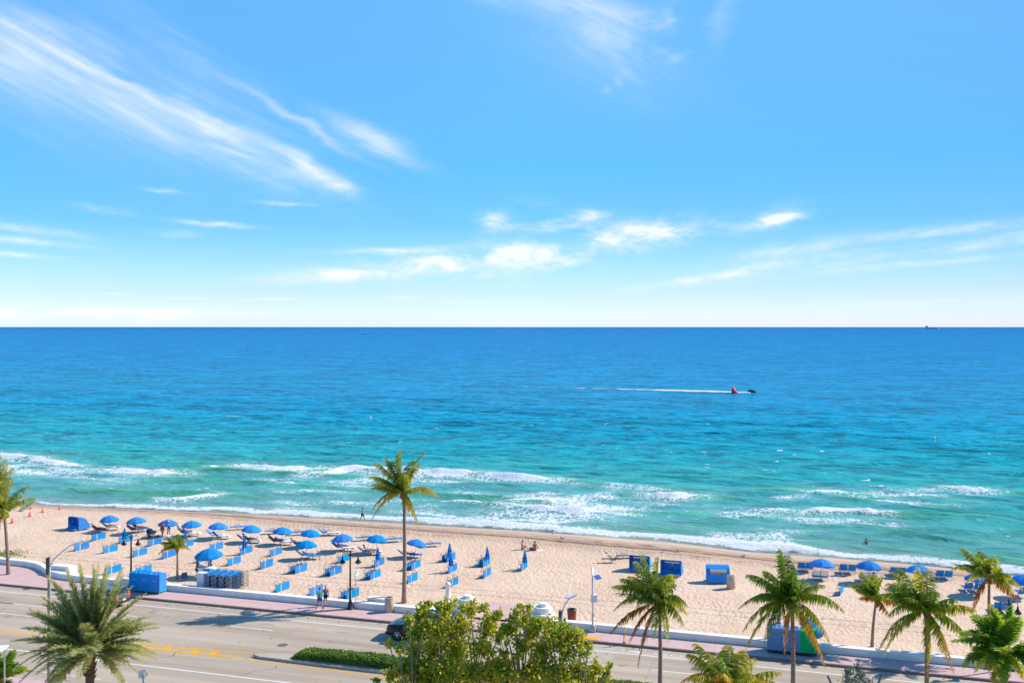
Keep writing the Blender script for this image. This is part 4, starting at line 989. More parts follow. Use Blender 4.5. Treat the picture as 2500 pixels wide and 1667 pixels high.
# --- seawall (two runs) with a wave at the left end
def wall_run(label, path, h=.46, w=.66):
    mb = MB()
    n = len(path); prof = [(0, -.3), (0, h - .05), (.03, h), (w - .03, h), (w, h - .05), (w, -.3)]
    rails = []
    for i, (s, t) in enumerate(path):
        a = Vector(path[max(i - 1, 0)]); b = Vector(path[min(i + 1, n - 1)]); d = (b - a).normalized(); nn = Vector((-d.y, d.x))
        rails.append([(s + nn.x * p, t + nn.y * p, z) for p, z in prof])
    vs = [p for r in rails for p in r]; m = len(prof); fs = []
    for i in range(n - 1):
        for k in range(m - 1): fs.append((i * m + k, (i + 1) * m + k, (i + 1) * m + k + 1, i * m + k + 1))
    fs.append(tuple(range(m))); fs.append(tuple(range((n - 1) * m, n * m)))
    mb.add(vs, fs)
    o = mb.build('seawall', M['white']); o.rotation_euler = (0, 0, ROTZ); return tag(o, label, 'wall')
pts = [(-160, 73.6), (-110, 73.6), (-85, 73.6), (-76, 73.5), (-72, 73.35), (-70, 73.3), (-68.6, 73.0), (-67.4, 72.4), (-66.2, 71.6), (-65, 71.0), (-63.5, 70.55), (-61.5, 70.3), (-58, 70.15), (-52, 70.1), (-25.4, 70.02)]
wall_run('low white seawall left of the entrance, curving like a wave at its far end', pts)
wall_run('low white seawall right of the stepped entrance pillars, running behind the palms', [(-18.6, 70.0), (-10, 69.95), (0, 69.9), (60, 69.8)])

# --- stepped round entrance pillars
def pillar(label, px, py, t_, k=1.0):
    s = to_st(*plane(px, py)[:2])[0]
    r = thing('entrance_pillar', label, 'pillar', (0, 0, 0), 0, 'stepped entrance pillars'); place_st(r, s, t_)
    a = MB(); a.lathe([(1.0 * k, -.2), (1.0 * k, .78), (.96 * k, .82)], 28); a.build('lower_drum', M['white'], r, False)
    b = MB(); b.lathe([(.70 * k, .821), (.70 * k, 1.22), (.67 * k, 1.26)], 26, 0, (.08, .06, 0)); b.build('middle_drum', M['white'], r)
    c = MB(); c.lathe([(.36 * k, 1.262), (.36 * k, 1.47), (.33 * k, 1.50)], 22, 0, (.14, .1, 0)); c.build('cap', M['white'], r)
    d = MB()
    for i in range(10):                                   # ramped spiral shoulder
        g0, g1 = -.6 + i * .22, -.6 + (i + 1) * .22
        z = .82 + .04 * i
        d.add([(.70 * k * math.cos(g0), .70 * k * math.sin(g0), .80), (.99 * k * math.cos(g0), .99 * k * math.sin(g0), .80), (.99 * k * math.cos(g1), .99 * k * math.sin(g1), .80), (.70 * k * math.cos(g1), .70 * k * math.sin(g1), .80),
               (.70 * k * math.cos(g0), .70 * k * math.sin(g0), z), (.99 * k * math.cos(g0), .99 * k * math.sin(g0), z), (.99 * k * math.cos(g1), .99 * k * math.sin(g1), z), (.70 * k * math.cos(g1), .70 * k * math.sin(g1), z)],
              [(0, 1, 2, 3), (4, 5, 6, 7), (0, 1, 5, 4), (1, 2, 6, 5), (2, 3, 7, 6), (3, 0, 4, 7)])
    d.build('spiral_ledge', M['white'], r)
    return r
pillar('white stepped round pillar left of the entrance, nearer the slim white column', 1142, 1494, 71.1)
pillar('white stepped round pillar right of the entrance, nearer the streetlight', 1322, 1519, 70.7)
o = MB(); o.lathe([(.24, -.1), (.24, .08), (.205, .1), (.195, 1.45), (.22, 1.47), (.22, 1.55), (.19, 1.60), (.10, 1.68), (.02, 1.71)], 20)
o = o.build('white_column', M['white'], None, True); tag(o, 'slim round white column with domed cap at the seawall entrance', 'column'); o.location = gp(1093.5, 1471)
# --- stone benches
def bench(label, s, t_, L, W_, h, lip=False):
    r = thing('stone_bench', label, 'bench', (0, 0, 0), 0, None); place_st(r, s, t_)
    a = MB(); a.box((0, 0, h / 2 - .1), (L, W_, h + .2), bev=.02)
    if lip: a.box((L / 2 + .16, -.1, h / 2 - .1), (.32, W_ + .2, h + .2), bev=.02)
    a.build('base', M['white'], r)
    b = MB(); b.box((0, 0, h + .052), (L + .12, W_ + .12, .10), bev=.02); b.build('top', M['white'], r); return r
a = to_st(*plane(933, 1474)[:2]); bench('white box bench on the seawall beside the stone litter bin', a[0], 71.15, 1.75, .62, .60)
a = to_st(*plane(149, 1402)[:2]); bench('white box bench behind the curved end of the seawall', a[0], 72.0, 1.95, .75, .72, True)

# --- litter bins
def stone_bin(label, loc):
    r = thing('litter_bin', label, 'litter bin', loc, rnd.uniform(0, 6), 'stone litter bins')
    a = MB(); a.lathe([(.36, 0), (.385, .03), (.385, .99), (.365, 1.02)], 24); a.build('body', M['bin_stone'], r, True)
    b = MB(); b.lathe([(.37, 1.022), (.375, 1.10), (.30, 1.15), (.24, 1.10)], 24); b.build('rim', M['bin_stone'], r, True)
    l = MB(); l.lathe([(.24, 1.08), (.235, 1.06)], 18); l.box((0, 0, 1.13), (.5, .09, .03)); l.box((.12, 0, 1.135), (.07, .42, .025)); l.build('lid', M['dark'], r)
    return r
sb = stone_bin('beige stone litter bin on the pink pavement in front of the white box bench', plane(951, 1492))
stone_bin('beige stone litter bin on the sand beside the rear facing blue cabana', gp(1785, 1437))
r = thing('litter_bin', 'red slatted litter bin with a dark rim behind the seawall by the streetlight', 'litter bin', gp(1396, 1518))
a = MB()
for k in range(22):
    g = 2 * PI * k / 22; a.tube([(.27 * math.cos(g), .27 * math.sin(g), .03), (.325 * math.cos(g), .325 * math.sin(g), .93)], .032, 4)
a.build('slats', M['bin_wood'], r)
b = MB(); b.lathe([(.25, .02), (.26, .9), (.22, .9), (.2, .05)], 18); b.build('liner', M['dark'], r)
b = MB(); b.lathe([(.36, .90), (.37, .97), (.33, 1.01), (.27, .99), (.26, .92)], 22); b.build('rim', M['dark'], r)

# --- twin lantern street lamps
def twin_lamp(label, loc, h=4.55, rz=0.0):
    r = thing('street_lamp', label, 'street lamp', loc, rz, 'black twin lantern street lamps')
    a = MB(); a.lathe([(.30, 0), (.31, .05), (.25, .10), (.20, .30), (.13, .62), (.10, .70), (.115, .74), (.085, .80)], 14); a.build('base', M['black_iron'], r, True)
    a = MB(); a.lathe([(.085, .78), (.075, 2.0), (.06, h - .42), (.09, h - .38), (.09, h - .3), (.06, h - .25), (.065, h - .1), (.03, h - .04), (.05, h), (.0, h + .07)], 12); a.build('pole', M['black_iron'], r, True)
    for sx_ in (-1, 1):
        a = MB(); P = [(sx_ * .05, 0, h - .36), (sx_ * .2, 0, h - .22), (sx_ * .42, 0, h - .13), (sx_ * .60, 0, h - .14), (sx_ * .625, 0, h - .26), (sx_ * .625, 0, h - .48)]
        a.tube(P, [.032, .028, .026, .026, .026, .026], 8); arm = a.build('arm', M['black_iron'], r, True)
        a = MB(); a.lathe([(.03, -.44), (.055, -.52), (.07, -.62), (.09, -.68), (.23, -.86), (.25, -.92), (.235, -.93)], 16, 0, (sx_ * .625, 0, h), cap=True); lh = a.build('lantern', M['black_iron'], r, True)
        a = MB(); a.lathe([(.19, -.931), (.17, -1.0), (.10, -1.05), (.01, -1.07)], 14, 0, (sx_ * .625, 0, h)); gl_ = a.build('lens', M['lamp_glass'], r, True); gl_.parent = lh
    return r
twin_lamp('black twin lantern street lamp beside the green parking sign', plane(855, 1486), 4.62, .02)
twin_lamp('black twin lantern street lamp beside the three blue covered carts', plane(320, 1432), 4.6, -.05)
pL = at_depth(2465, 1610, 0); twin_lamp('black twin lantern street lamp at the right edge behind the bushy palm', plane(2463, 1634), 4.6, .1)

# --- tall road lights with curved arm
def road_light(label, px, Y, ytop, arm_px, head_px, small=None):
    base = Vector(((px - CXP) * Y / FPX, Y, 0)); top = EYE - (ytop - YHP) * Y / FPX
    r = thing('road_light', label, 'streetlight', base, 0, 'tall road lights')
    a = MB(); a.tube([(0, 0, -.1), (0, 0, top)], [.125, .095], 8); a.box((0, 0, .12), (.55, .55, .24)); a.build('pole', pm('pole_tan', (.34, .29, .24), .85), r)
    a = MB(); a.box((-.02, -.12, top - .62), (.22, .08, 1.15)); a.build('bracket', M['wood_post'], r)
    P = [at_depth(x, y, Y - .15) - base for x, y in arm_px]; a = MB(); a.tube(P, [.055, .05, .045, .04, .035, .032][:len(P)], 8); a.build('arm', M['white_plastic'], r, True)
    hp = at_depth(head_px[0], head_px[1], Y - .15) - base; a = MB(); d = (P[-1] - P[-2]); yaw = 0
    a.M = Matrix.Translation(hp) @ Matrix.Rotation(-math.radians(18), 4, 'Y') @ Matrix.Rotation(.35, 4, 'Z')
    a.box((0, 0, 0), (.62, .34, .09), bev=.03); a.box((.0, 0, -.06), (.5, .26, .05)); a.build('lamp_head', M['white_plastic'], r)
    return r
road_light('tall streetlight with a curved pale arm, behind the open sea grape tree', 1369, 52.5, 1488, [(1371, 1532), (1371, 1512), (1374, 1490), (1380, 1474), (1388, 1463), (1391, 1459)], (1394, 1454))
road_light('tall streetlight pole behind the large date palm with a long arm leaning right', 120, 58.0, 1358, [(121, 1412), (122, 1385), (130, 1366), (150, 1347), (172, 1331), (182, 1327)], (193, 1322))
# --- solar pole
b = plane(1447, 1541); r = thing('solar_pole', 'slim grey pole carrying a tilted solar panel and white boxes', 'pole', b)
a = MB(); a.lathe([(.30, 0), (.30, .16), (.16, .42), (.11, .44)], 4, 0); a.M = Matrix.Rotation(PI / 4, 4, 'Z'); a.lathe([(.31, -.05), (.31, .18), (.17, .46), (.10, .48)], 4); a = MB(); a.M = Matrix.Rotation(.6, 4, 'Z'); a.lathe([(.33, -.05), (.33, .18), (.17, .50), (.12, .52)], 4); a.build('foot', M['concrete'], r)
a = MB(); a.tube([(0, 0, .5), (-.03, 0, 4.72)], [.055, .05], 8); a.build('pole', M['galv'], r, True)
a = MB(); a.M = Matrix.Translation((.36, -.10, 4.03)) @ Matrix.Rotation(R(38), 4, 'Z') @ Matrix.Rotation(R(38), 4, 'X'); a.box((0, 0, 0), (.62, .50, .04)); pnl = a.build('solar_panel', M['white_plastic'], r)
c = MB(); c.M = a.M.copy()
for k in (-1, 0, 1): c.box((k * .197, 0, .024), (.178, .44, .012))
c.build('solar_cell', M['solar'], pnl)
a = MB(); a.tube([(-.02, 0, 4.05), (.3, -.08, 4.0)], .025, 6); a.build('bracket', M['galv'], r)
a = MB(); a.box((.10, .12, 2.42), (.46, .26, .56), bev=.02); a.box((-.05, -.07, 2.42), (.06, .04, .5)); a.build('equipment_box', M['white_plastic'], r)
a = MB(); a.box((0, -.09, 1.22), (.17, .14, .30), bev=.02); a.build('junction_box', M['galv'], r)
# --- parking sign
b = plane(868.5, 1486); r = thing('parking_sign', 'slim pole with a small white and green sign beside the lamp post', 'sign', b, R(50))
a = MB(); a.tube([(0, 0, 0), (0, 0, 3.2)], .03, 6); a.build('post', M['galv'], r)
a = MB(); a.box((0, -.045, 2.86), (.44, .02, .68), bev=.004); pl_ = a.build('plate', M['sign_white'], r)
for poly in ([(-.08, 3.03), (.06, 3.10), (.06, 2.99), (-.04, 2.93)], [(.10, 2.96), (-.02, 2.90), (-.09, 2.78), (-.02, 2.80), (.06, 2.88)], [(-.12, 2.64), (.12, 2.64), (.12, 2.585), (-.12, 2.585)]):
    a = MB(); a.add([(x, -.058, z) for x, z in poly], [tuple(range(len(poly)))]); a.build('green_mark', M['sign_green'], pl_)
# --- back of a road sign, lower left
b = Vector(((350 - CXP) * 53 / FPX, 53, 0)); r = thing('road_sign', 'back of a white road sign on a post right of the date palm', 'sign', b, .2)
a = MB(); a.box((0, 0, 1.72), (.09, .07, 3.44)); a.build('post', M['concrete'], r)
a = MB(); a.M = Matrix.Translation((-.03, .07, 3.38)) @ Matrix.Rotation(R(90), 4, 'X'); a.lathe([(.30, -.012), (.30, .012)], 5); a.build('plate', M['sign_white'], r)
a = MB(); a.box((.04, .07, 2.78), (.22, .02, .34)); a.box((-.12, -.06, 2.72), (.18, .14, .2), bev=.02); a.build('sensor_box', M['white_plastic'], r)
# corner of a roof sign at the left edge
b = Vector(((-30 - CXP) * 47 / FPX, 47, 0)); r = thing('bus_shelter', 'pale flat shelter roof corner at the left edge of the view', 'shelter', b, .1)
a = MB(); a.box((0, 0, EYE - (1580 - YHP) * 47 / FPX - .08), (1.6, .9, .10), bev=.02); a.build('roof', M['white_plastic'], r)
for sx_ in (-.7, .7):
    a = MB(); a.tube([(sx_, .2, 0), (sx_, .2, EYE - (1580 - YHP) * 47 / FPX - .1)], .04, 6); a.build('post', M['galv'], r)
# --- yellow flexible marker post
b = plane(1524, 1569); r = thing('marker_post', 'slim yellow and red marker post standing at the kerb edge', 'post', b)
a = MB(); a.lathe([(.11, 0), (.11, .05), (.045, .07)], 10); a.build('foot', M['dark'], r)
a = MB(); a.tube([(-.02, 0, .06), (-.01, 0, .45), (-.01, 0, .78), (.05, 0, 1.14), (.06, 0, 1.16)], [.05, .05, .05, .05, .03], 8); a.build('post', pm('hi_vis', (.80, .72, .02), .5), r)
a = MB(); a.tube([(-.01, 0, .45), (-.01, 0, .78)], .053, 8); a.build('band', pm('hi_vis_band', (.72, .20, .03), .5), r)

# ------------------------------------------------------------------ loungers
def make_lounger(raise_deg, label, sling='blue_sling'):
    r = thing('beach_lounger', label, 'lounger', (0, 0, 0), 0, None)
    W_, z0 = .62, .34; hw = W_ / 2; al = R(raise_deg)
    bx = lambda d: (-.0 - d * math.cos(al), z0 + d * math.sin(al))
    a = MB()
    for y in (-hw, hw): a.tube([(0, y, z0), (1.22, y, z0)], .022, 6)
    a.tube([(1.22, -hw, z0), (1.22, hw, z0)], .022, 6); a.tube([(0, -hw, z0), (0, hw, z0)], .02, 6)
    a.build('frame', M['alu'], r)
    a = MB()
    rows = 6; ra = []; rb = []
    for i in range(rows + 1):
        f = i / rows; ra.append((.03 + 1.16 * f, -hw + .02, z0 + .018 - .02 * math.sin(PI * f))); rb.append((.03 + 1.16 * f, hw - .02, z0 + .018 - .02 * math.sin(PI * f)))
    a.strip(ra, rb, .012); a.build('seat_sling', M[sling], r)
    a = MB(); x1, z1 = bx(.70); x0, z_0 = bx(.04)
    a.strip([(x0, -hw + .02, z_0 + .016), ((x0 + x1) / 2, -hw + .02, (z_0 + z1) / 2), (x1, -hw + .02, z1 + .01)], [(x0, hw - .02, z_0 + .016), ((x0 + x1) / 2, hw - .02, (z_0 + z1) / 2), (x1, hw - .02, z1 + .01)], .014); bk = a.build('backrest', M[sling], r)
    a = MB()
    for y in (-hw, hw): a.tube([(x0, y, z_0), (x1, y, z1)], .02, 6)
    a.tube([(x1, -hw, z1), (x1, hw, z1)], .02, 6); a.build('back_frame', M['alu'], bk)
    for x in (.14, 1.02):
        a = MB(); k = .08 if x < .5 else -.06
        a.tube([(x, -hw, z0), (x - k, -hw - .02, .12), (x - k * 1.4, -hw + .03, .02), (x - k * 1.4, hw - .03, .02), (x - k, hw + .02, .12), (x, hw, z0)], .018, 6); a.build('leg', M['alu'], r)
    a = MB()
    for y in (-1, 1): a.tube([(-.20 * math.cos(al), y * hw, z0 + .2 * math.sin(al)), (-.1, y * (hw + .05), z0 + .19), (.14, y * (hw + .06), z0 + .22), (.40, y * (hw + .05), z0 + .17), (.46, y * hw, z0)], .018, 6)
    a.build('armrest', M['dark'], r)
    return r
def place(o, v, rz, dz=0.0, rot=None):
    o.location = (v.x, v.y, v.z + dz); o.rotation_euler = rot if rot else (0, 0, rz); return o
# stood on edge: bed upright, facing the sun
def make_edge():
    r = thing('beach_lounger', 'x', 'lounger', (0, 0, 0), 0, 'blue loungers stood on edge')
    hw = .31; z0 = .0
    def plate(x0, x1, name, parent, y=-.02):
        a = MB(); a.box(((x0 + x1) / 2, y, .33), (x1 - x0, .02, .58), bev=.006)
        o = a.build(name, M['blue_sling'], parent); return o
    plate(-.60, -.04, 'backrest', r); plate(.08, 1.12, 'seat_sling', r)
    a = MB()
    for z in (.02, .645): a.tube([(-.62, 0, z), (1.14, 0, z)], .02, 6)
    for x in (-.62, 1.14): a.tube([(x, 0, .02), (x, 0, .645)], .02, 6)
    a.build('frame', M['dark'], r)
    a = MB(); a.tube([(.0, -.02, 0), (.0, -.02, .67)], .028, 6); a.tube([(.05, -.02, 0), (.05, -.02, .66)], .02, 6); a.build('hinge', M['pole_white'], r)
    for x in (-.38, .72):
        a = MB(); a.tube([(x - .22, 0, .645), (x - .20, .18, .80), (x - .04, .27, .88), (x + .16, .25, .86), (x + .24, .12, .76), (x + .24, 0, .645)], .017, 6); a.build('armrest', M['dark'], r)
        a = MB(); a.tube([(x, 0, .645), (x - .05, .24, .63), (x - .06, .32, .60), (x - .06, .32, .07), (x - .05, .24, .04), (x, 0, .02)], .018, 6); a.build('leg', M['dark'], r)
    return r
edge_proto = make_edge()
EDGE = [  # px, py of the foot, heading, label, second lounger behind
    (241, 1317, 65, 'blue lounger stood on edge under the leftmost parasol, nearest the sideways cabana', 0), (200, 1341, 65, 'blue lounger stood on edge beside the white board, leftmost of its row', 0), (270, 1348, 65, 'blue lounger stood on edge left of the left lamp post, one row back', 0),
    (342, 1356, 65, 'blue lounger stood on edge just right of the left lamp post', 0), (378, 1330, 65, 'blue lounger stood on edge in front of the loaded pushchair', 0), (308, 1323, 65, 'blue lounger stood on edge behind the lanterns of the left lamp post', 0),
    (413, 1360, 65, 'blue lounger stood on edge just left of the small yellow green palm trunk', 0), (457, 1335, 65, 'blue lounger stood on edge behind the small yellow green palm crown', 0), (529, 1341, 64, 'blue lounger stood on edge below two towel covered loungers, above the vendor parasol', 0),
    (277, 1398, 65, 'blue lounger stood on edge near the wall, above the date palm fronds', 0), (352, 1399, 65, 'blue lounger stood on edge half hidden behind the three covered carts', 0), (601, 1350, 64, 'blue lounger stood on edge under a closed parasol, right of the vendor parasol', 0),
    (674, 1354, 64, 'blue lounger stood on edge, narrow looking, left of the lone second row parasol', 0), (572, 1377, 64, 'blue lounger stood on edge right beside the vendor parasol', 0), (651, 1384, 64, 'blue lounger stood on edge alone, right of the vendor stall in the middle row', 0),
    (735, 1395, 64, 'blue lounger stood on edge with a second one behind, below the lone second row parasol', 1), (498, 1370, 65, 'blue lounger stood on edge mostly hidden behind the vendor parasol', 0), (690, 1441, 64, 'blue lounger stood on edge near the wall, right of the stacked loungers', 0),
    (772, 1450, 64, 'blue lounger stood on edge behind the two people walking on the pavement', 0), (839, 1371, 64, 'blue lounger stood on edge directly behind the lanterns of the middle lamp post', 0), (820, 1401, 64, 'blue lounger stood on edge with another behind, left of the middle lamp post', 1),
    (926, 1380, 66, 'blue lounger stood on edge under the closed parasol nearest the tall palm', 0), (916, 1411, 66, 'blue lounger stood on edge between lamp post and tall palm, in front of another', 1), (861, 1458, 64, 'blue lounger stood on edge behind the green parking sign, close to the wall', 1),
    (1015, 1387, 66, 'blue lounger stood on edge right of the tall palm, farther of two', 1), (1007, 1419, 66, 'blue lounger stood on edge right of the tall palm, nearer of two', 0), (1101, 1368, 66, 'blue lounger stood on edge under the rear one of two closed parasols', 1),
    (1105, 1396, 66, 'blue lounger stood on edge under the front one of the two closed parasols in line', 0), (1107, 1430, 66, 'blue lounger stood on edge just behind the slim white column', 0), (1187, 1380, 69, 'blue lounger stood on edge under the closed parasol left of the sitting women', 1),
    (1189, 1407, 69, 'blue lounger stood on edge in front of another, right of the white column', 0), (1279, 1389, 69, 'blue lounger stood on edge under the closed parasol below the sitting women', 0), (2054, 1449, 62, 'blue lounger stood on edge alone on the sand between the right hand palms', 0)]
first = True
for px, py, hd, lab, two in EDGE:
    p = gp(px, py); h = R(hd); d = Vector((math.cos(h), math.sin(h), 0)); p = p - d * .26
    o = place(edge_proto, p, h) if first else copy_tree(edge_proto, p, h); o['label'] = lab; first = False
    if two:
        nrm_ = Vector((-math.sin(h), math.cos(h), 0))
        o = copy_tree(edge_proto, p + nrm_ * .40 - d * .20, h, 'second ' + lab.replace('with a second one behind', 'at the back').replace('with another behind', 'at the back').replace('in front of another', 'at the back')); o['label'] = 'rear lounger' + lab.replace(' with a second one behind', '').replace(' with another behind', '').replace('in front of another', 'same spot').split('blue lounger')[1].replace(' stood on edge', ' of an on edge pair')

flat = make_lounger(2, 'x'); raised = make_lounger(42, 'x'); upright = make_lounger(62, 'x')
used = {id(flat): False, id(raised): False, id(upright): False}
def lounger(proto, px, py, hd, label, group, pos=None):
    p = pos if pos is not None else gp(px, py)
    if not used[id(proto)]: o = place(proto, p, R(hd)); used[id(proto)] = True
    else: o = copy_tree(proto, p, R(hd))
    o['label'] = label; o['group'] = group; return o
G1 = 'blue loungers lying open under the parasols'
FL = [(577, 1293, 20, 'flat blue lounger left behind the sixth parasol from the left'), (662, 1303, 20, 'flat blue lounger left behind the seventh parasol from the left'), (722, 1306, 20, 'flat blue lounger left of the eighth parasol, partly behind the seventh'),
      (884, 1319, 20, 'flat blue lounger left of the parasol nearest the tall palm'), (955, 1323, 20, 'flat blue lounger just behind the tall palm trunk on the left'), (1048, 1335, 20, 'flat blue lounger right of the tilted parasol beside the tall palm')]
for x, y, h, lb in FL: lounger(flat, x, y, h, lb, G1)
RL = {}
for key, x, y, h, lb in [('a1', 236, 1300, 8, 'blue lounger with a sunbather right beside the sideways cabana'), ('a2', 262, 1293, 8, 'blue lounger with a sunbather in a light green top, under the leftmost parasol'),
      ('b1', 322, 1300, 8, 'blue lounger with a sunbather behind the left lamp post'), ('b2', 336, 1297, 8, 'blue lounger farther right under the second parasol from the left'),
      ('d1', 446, 1307, 6, 'towel covered lounger under the fourth parasol, behind the closed parasol'), ('d2', 459, 1309, 6, 'white towel lounger with feet right, under the fourth parasol'),
      ('e1', 517, 1312, 4, 'empty lounger with a white towel under the fifth parasol, left one'), ('e2', 531, 1316, 4, 'empty lounger with a white towel under the fifth parasol, right one'),
      ('f1', 592, 1323, 8, 'lounger under the sixth parasol, behind a closed parasol, left one'), ('f2', 606, 1326, 8, 'lounger with a sunbather under the sixth parasol, right one'),
      ('g1', 668, 1328, 6, 'lounger with a reclining sunbather under the seventh parasol'), ('g2', 684, 1330, 6, 'towel covered lounger under the seventh parasol, right one'),
      ('h1', 799, 1308, 10, 'lounger with white towels right of the eighth parasol'), ('h2', 788, 1307, 10, 'lounger half hidden by the eighth parasol'),
      ('i1', 723, 1336, 6, 'lounger with a sunbather in white half hidden by the lone second row parasol'),
      ('j1', 736, 1362, 12, 'empty blue lounger below the lone second row parasol, left one'), ('j2', 752, 1365, 12, 'empty blue lounger below the lone second row parasol, right one'),
      ('k1', 822, 1342, 6, 'lounger with a sunbather sitting up, under the parasol behind the middle lamp'), ('k2', 836, 1345, 6, 'towel covered lounger under the parasol behind the middle lamp'),
      ('l1', 886, 1353, 8, 'blue lounger behind the closed parasol left of the tall palm'), ('l2', 901, 1355, 8, 'lounger with a sunbather under a towel, left of the tall palm'),
      ('m1', 983, 1360, 10, 'blue lounger partly behind the tall palm trunk'), ('m2', 1000, 1362, 10, 'blue lounger right beside the tall palm trunk')]:
    RL[key] = lounger(raised, x, y, h, lb, G1)
G2 = 'blue loungers facing the sea on the right'
for key, x, y, h, lb in [('r1', 1957, 1396, 76, 'upright blue lounger seen from behind, leftmost of the right hand row'), ('r2', 1976, 1397, 76, 'upright blue lounger seen from behind, touching the leftmost right hand parasol'),
      ('r3', 2059, 1401, 76, 'upright blue lounger seen from behind, left one between the two right hand parasols'), ('r4', 2080, 1402, 76, 'upright blue lounger seen from behind, right one between the two right hand parasols'),
      ('r5', 1993, 1417, 76, 'lounger with a white towel on its back, left one below the right hand parasol'), ('r6', 2012, 1418, 76, 'lounger with a white towel on its back, right one below the right hand parasol'),
      ('r7', 2182, 1408, 76, 'upright blue lounger seen from behind, left one behind the silvery green palm top'), ('r8', 2201, 1409, 76, 'upright blue lounger seen from behind, beside the palm topped parasol'),
      ('r9', 2294, 1416, 78, 'upright blue lounger seen from behind, left one of the pair before the wind blown palm'), ('ra', 2315, 1417, 78, 'upright blue lounger seen from behind, right one of the pair before the wind blown palm'),
      ('rb', 2364, 1447, 78, 'upright blue lounger nearest the wind blown palm trunk, left one'), ('rc', 2388, 1448, 78, 'upright blue lounger touching the wind blown palm trunk, right one'),
      ('rd', 2497, 1459, 80, 'upright blue lounger cut by the right edge of the view'), ('re', 2109, 1421, 76, 'towel covered lounger behind the small palm, left one'), ('rf', 2131, 1422, 76, 'towel covered lounger with a sunbather behind the small palm'),
      ('rg', 2436, 1497, 78, 'lounger in shade left of the right hand lamp post'), ('rh', 2456, 1499, 78, 'lounger in shade right behind the right hand lamp post')]:
    RL[key] = lounger(upright, x, y, h, lb, G2)
# towels on loungers
def towel(host, label, x0=.0, x1=1.25, back=False, mat='towel', side=0.0):
    mb = MB(); n = 7; a = []; b = []
    al = R(42)
    if back:
        al = R(62); P = [(-(.70 - .55 * f) * math.cos(al), (.34 + (.70 - .55 * f) * math.sin(al)) + .03) for f in np.linspace(0, 1, n)]
        P = [(-.73 * math.cos(al) - .03, .34 + .45 * math.sin(al))] + [(-.735 * math.cos(al) - .02, .34 + .73 * math.sin(al) + .01)] + P
    else:
        P = [(x0 + (x1 - x0) * f, .385 + .012 * math.sin(9 * f)) for f in np.linspace(0, 1, n)]
        if x1 > 1.2: P.append((x1 + .05, .22))
    for p in P: a.append((p[0], -.29 + side, p[1])); b.append((p[0], .29 + side, p[1]))
    mb.strip(a, b, .014); o = mb.build('beach_towel', M[mat]); tag(o, label, 'towel', 'beach towels on the loungers')
    o.location = host.location; o.rotation_euler = host.rotation_euler; return o
for k, lb in [('d1', 'white towel on the lounger under the fourth parasol, behind the closed parasol'), ('d2', 'white towel trailing over the lounger foot under the fourth parasol'), ('e1', 'white towel on the left lounger of the empty pair under the fifth parasol'), ('e2', 'white towel on the right lounger of the empty pair under the fifth parasol'),
              ('g2', 'white towel on the right lounger under the seventh parasol'), ('f2', 'white towel under the sunbather below the sixth parasol'), ('h1', 'white towel on the lounger right of the eighth parasol'), ('k2', 'white towel over the right lounger behind the middle lamp'), ('l2', 'white towel on the lounger left of the tall palm'), ('a2', 'white towel under the leftmost parasol')]:
    towel(RL[k], lb)
for k, lb in [('r5', 'white towel hung on the left lounger back below the right hand parasol'), ('r6', 'white towel hung on the right lounger back below the right hand parasol'), ('re', 'white towel on the left lounger back behind the small palm'), ('rf', 'white towel on the right lounger back behind the small palm')]:
    towel(RL[k], lb, back=True)

# ------------------------------------------------------------------ parasols
def make_parasol(Rr=1.03, h=1.78, n=8):
    r = thing('beach_umbrella', 'x', 'umbrella', (0, 0, 0), 0, 'open blue parasols')
    mb = MB(); rings = [(0.0, 0), (.30, .055), (.62, .19), (.86, .36), (1.0, .50)]; sub = 4; N = n * sub
    vs = [(0, 0, h)]; fs = []
    for (rr, dz) in rings[1:]:
        for k in range(N):
            g = 2 * PI * k / N; u_ = (k % sub) / sub
            sag = math.sin(PI * u_) if u_ else 0
            q = rr * Rr * (1 - .055 * sag * rr)
            vs.append((q * math.cos(g), q * math.sin(g), h - dz * Rr * .92 - .035 * sag * rr))
    for k in range(N): fs.append((0, 1 + k, 1 + (k + 1) % N))
    for i in range(len(rings) - 2):
        for k in range(N): fs.append((1 + i * N + k, 1 + (i + 1) * N + k, 1 + (i + 1) * N + (k + 1) % N, 1 + i * N + (k + 1) % N))
    base = 1 + (len(rings) - 2) * N; b2 = len(vs)
    for k in range(N):
        p = vs[base + k]; vs.append((p[0] * 1.005, p[1] * 1.005, p[2] - (.13 if k % sub else .10)))
    for k in range(N): fs.append((base + k, b2 + k, b2 + (k + 1) % N, base + (k + 1) % N))
    mb.add(vs, fs); mb.build('canopy', M['blue'], r)
    p = MB(); p.tube([(0, 0, -.2), (0, 0, h - .02)], .022, 8); p.build('pole', M['pole_white'], r, True)
    f = MB(); f.lathe([(.03, h - .01), (.03, h + .05), (.005, h + .08)], 8); f.build('finial', M['blue'], r)
    for k in range(n):
        g = 2 * PI * k / n; rb = MB()
        rb.tube([(.03 * math.cos(g), .03 * math.sin(g), h - .04)] + [(rr * Rr * .985 * math.cos(g), rr * Rr * .985 * math.sin(g), h - dz * Rr * .92 - .025) for rr, dz in rings[1:]], .008, 4); rb.build('rib', M['pole_white'], r)
    return r
par = make_parasol(); firstp = True
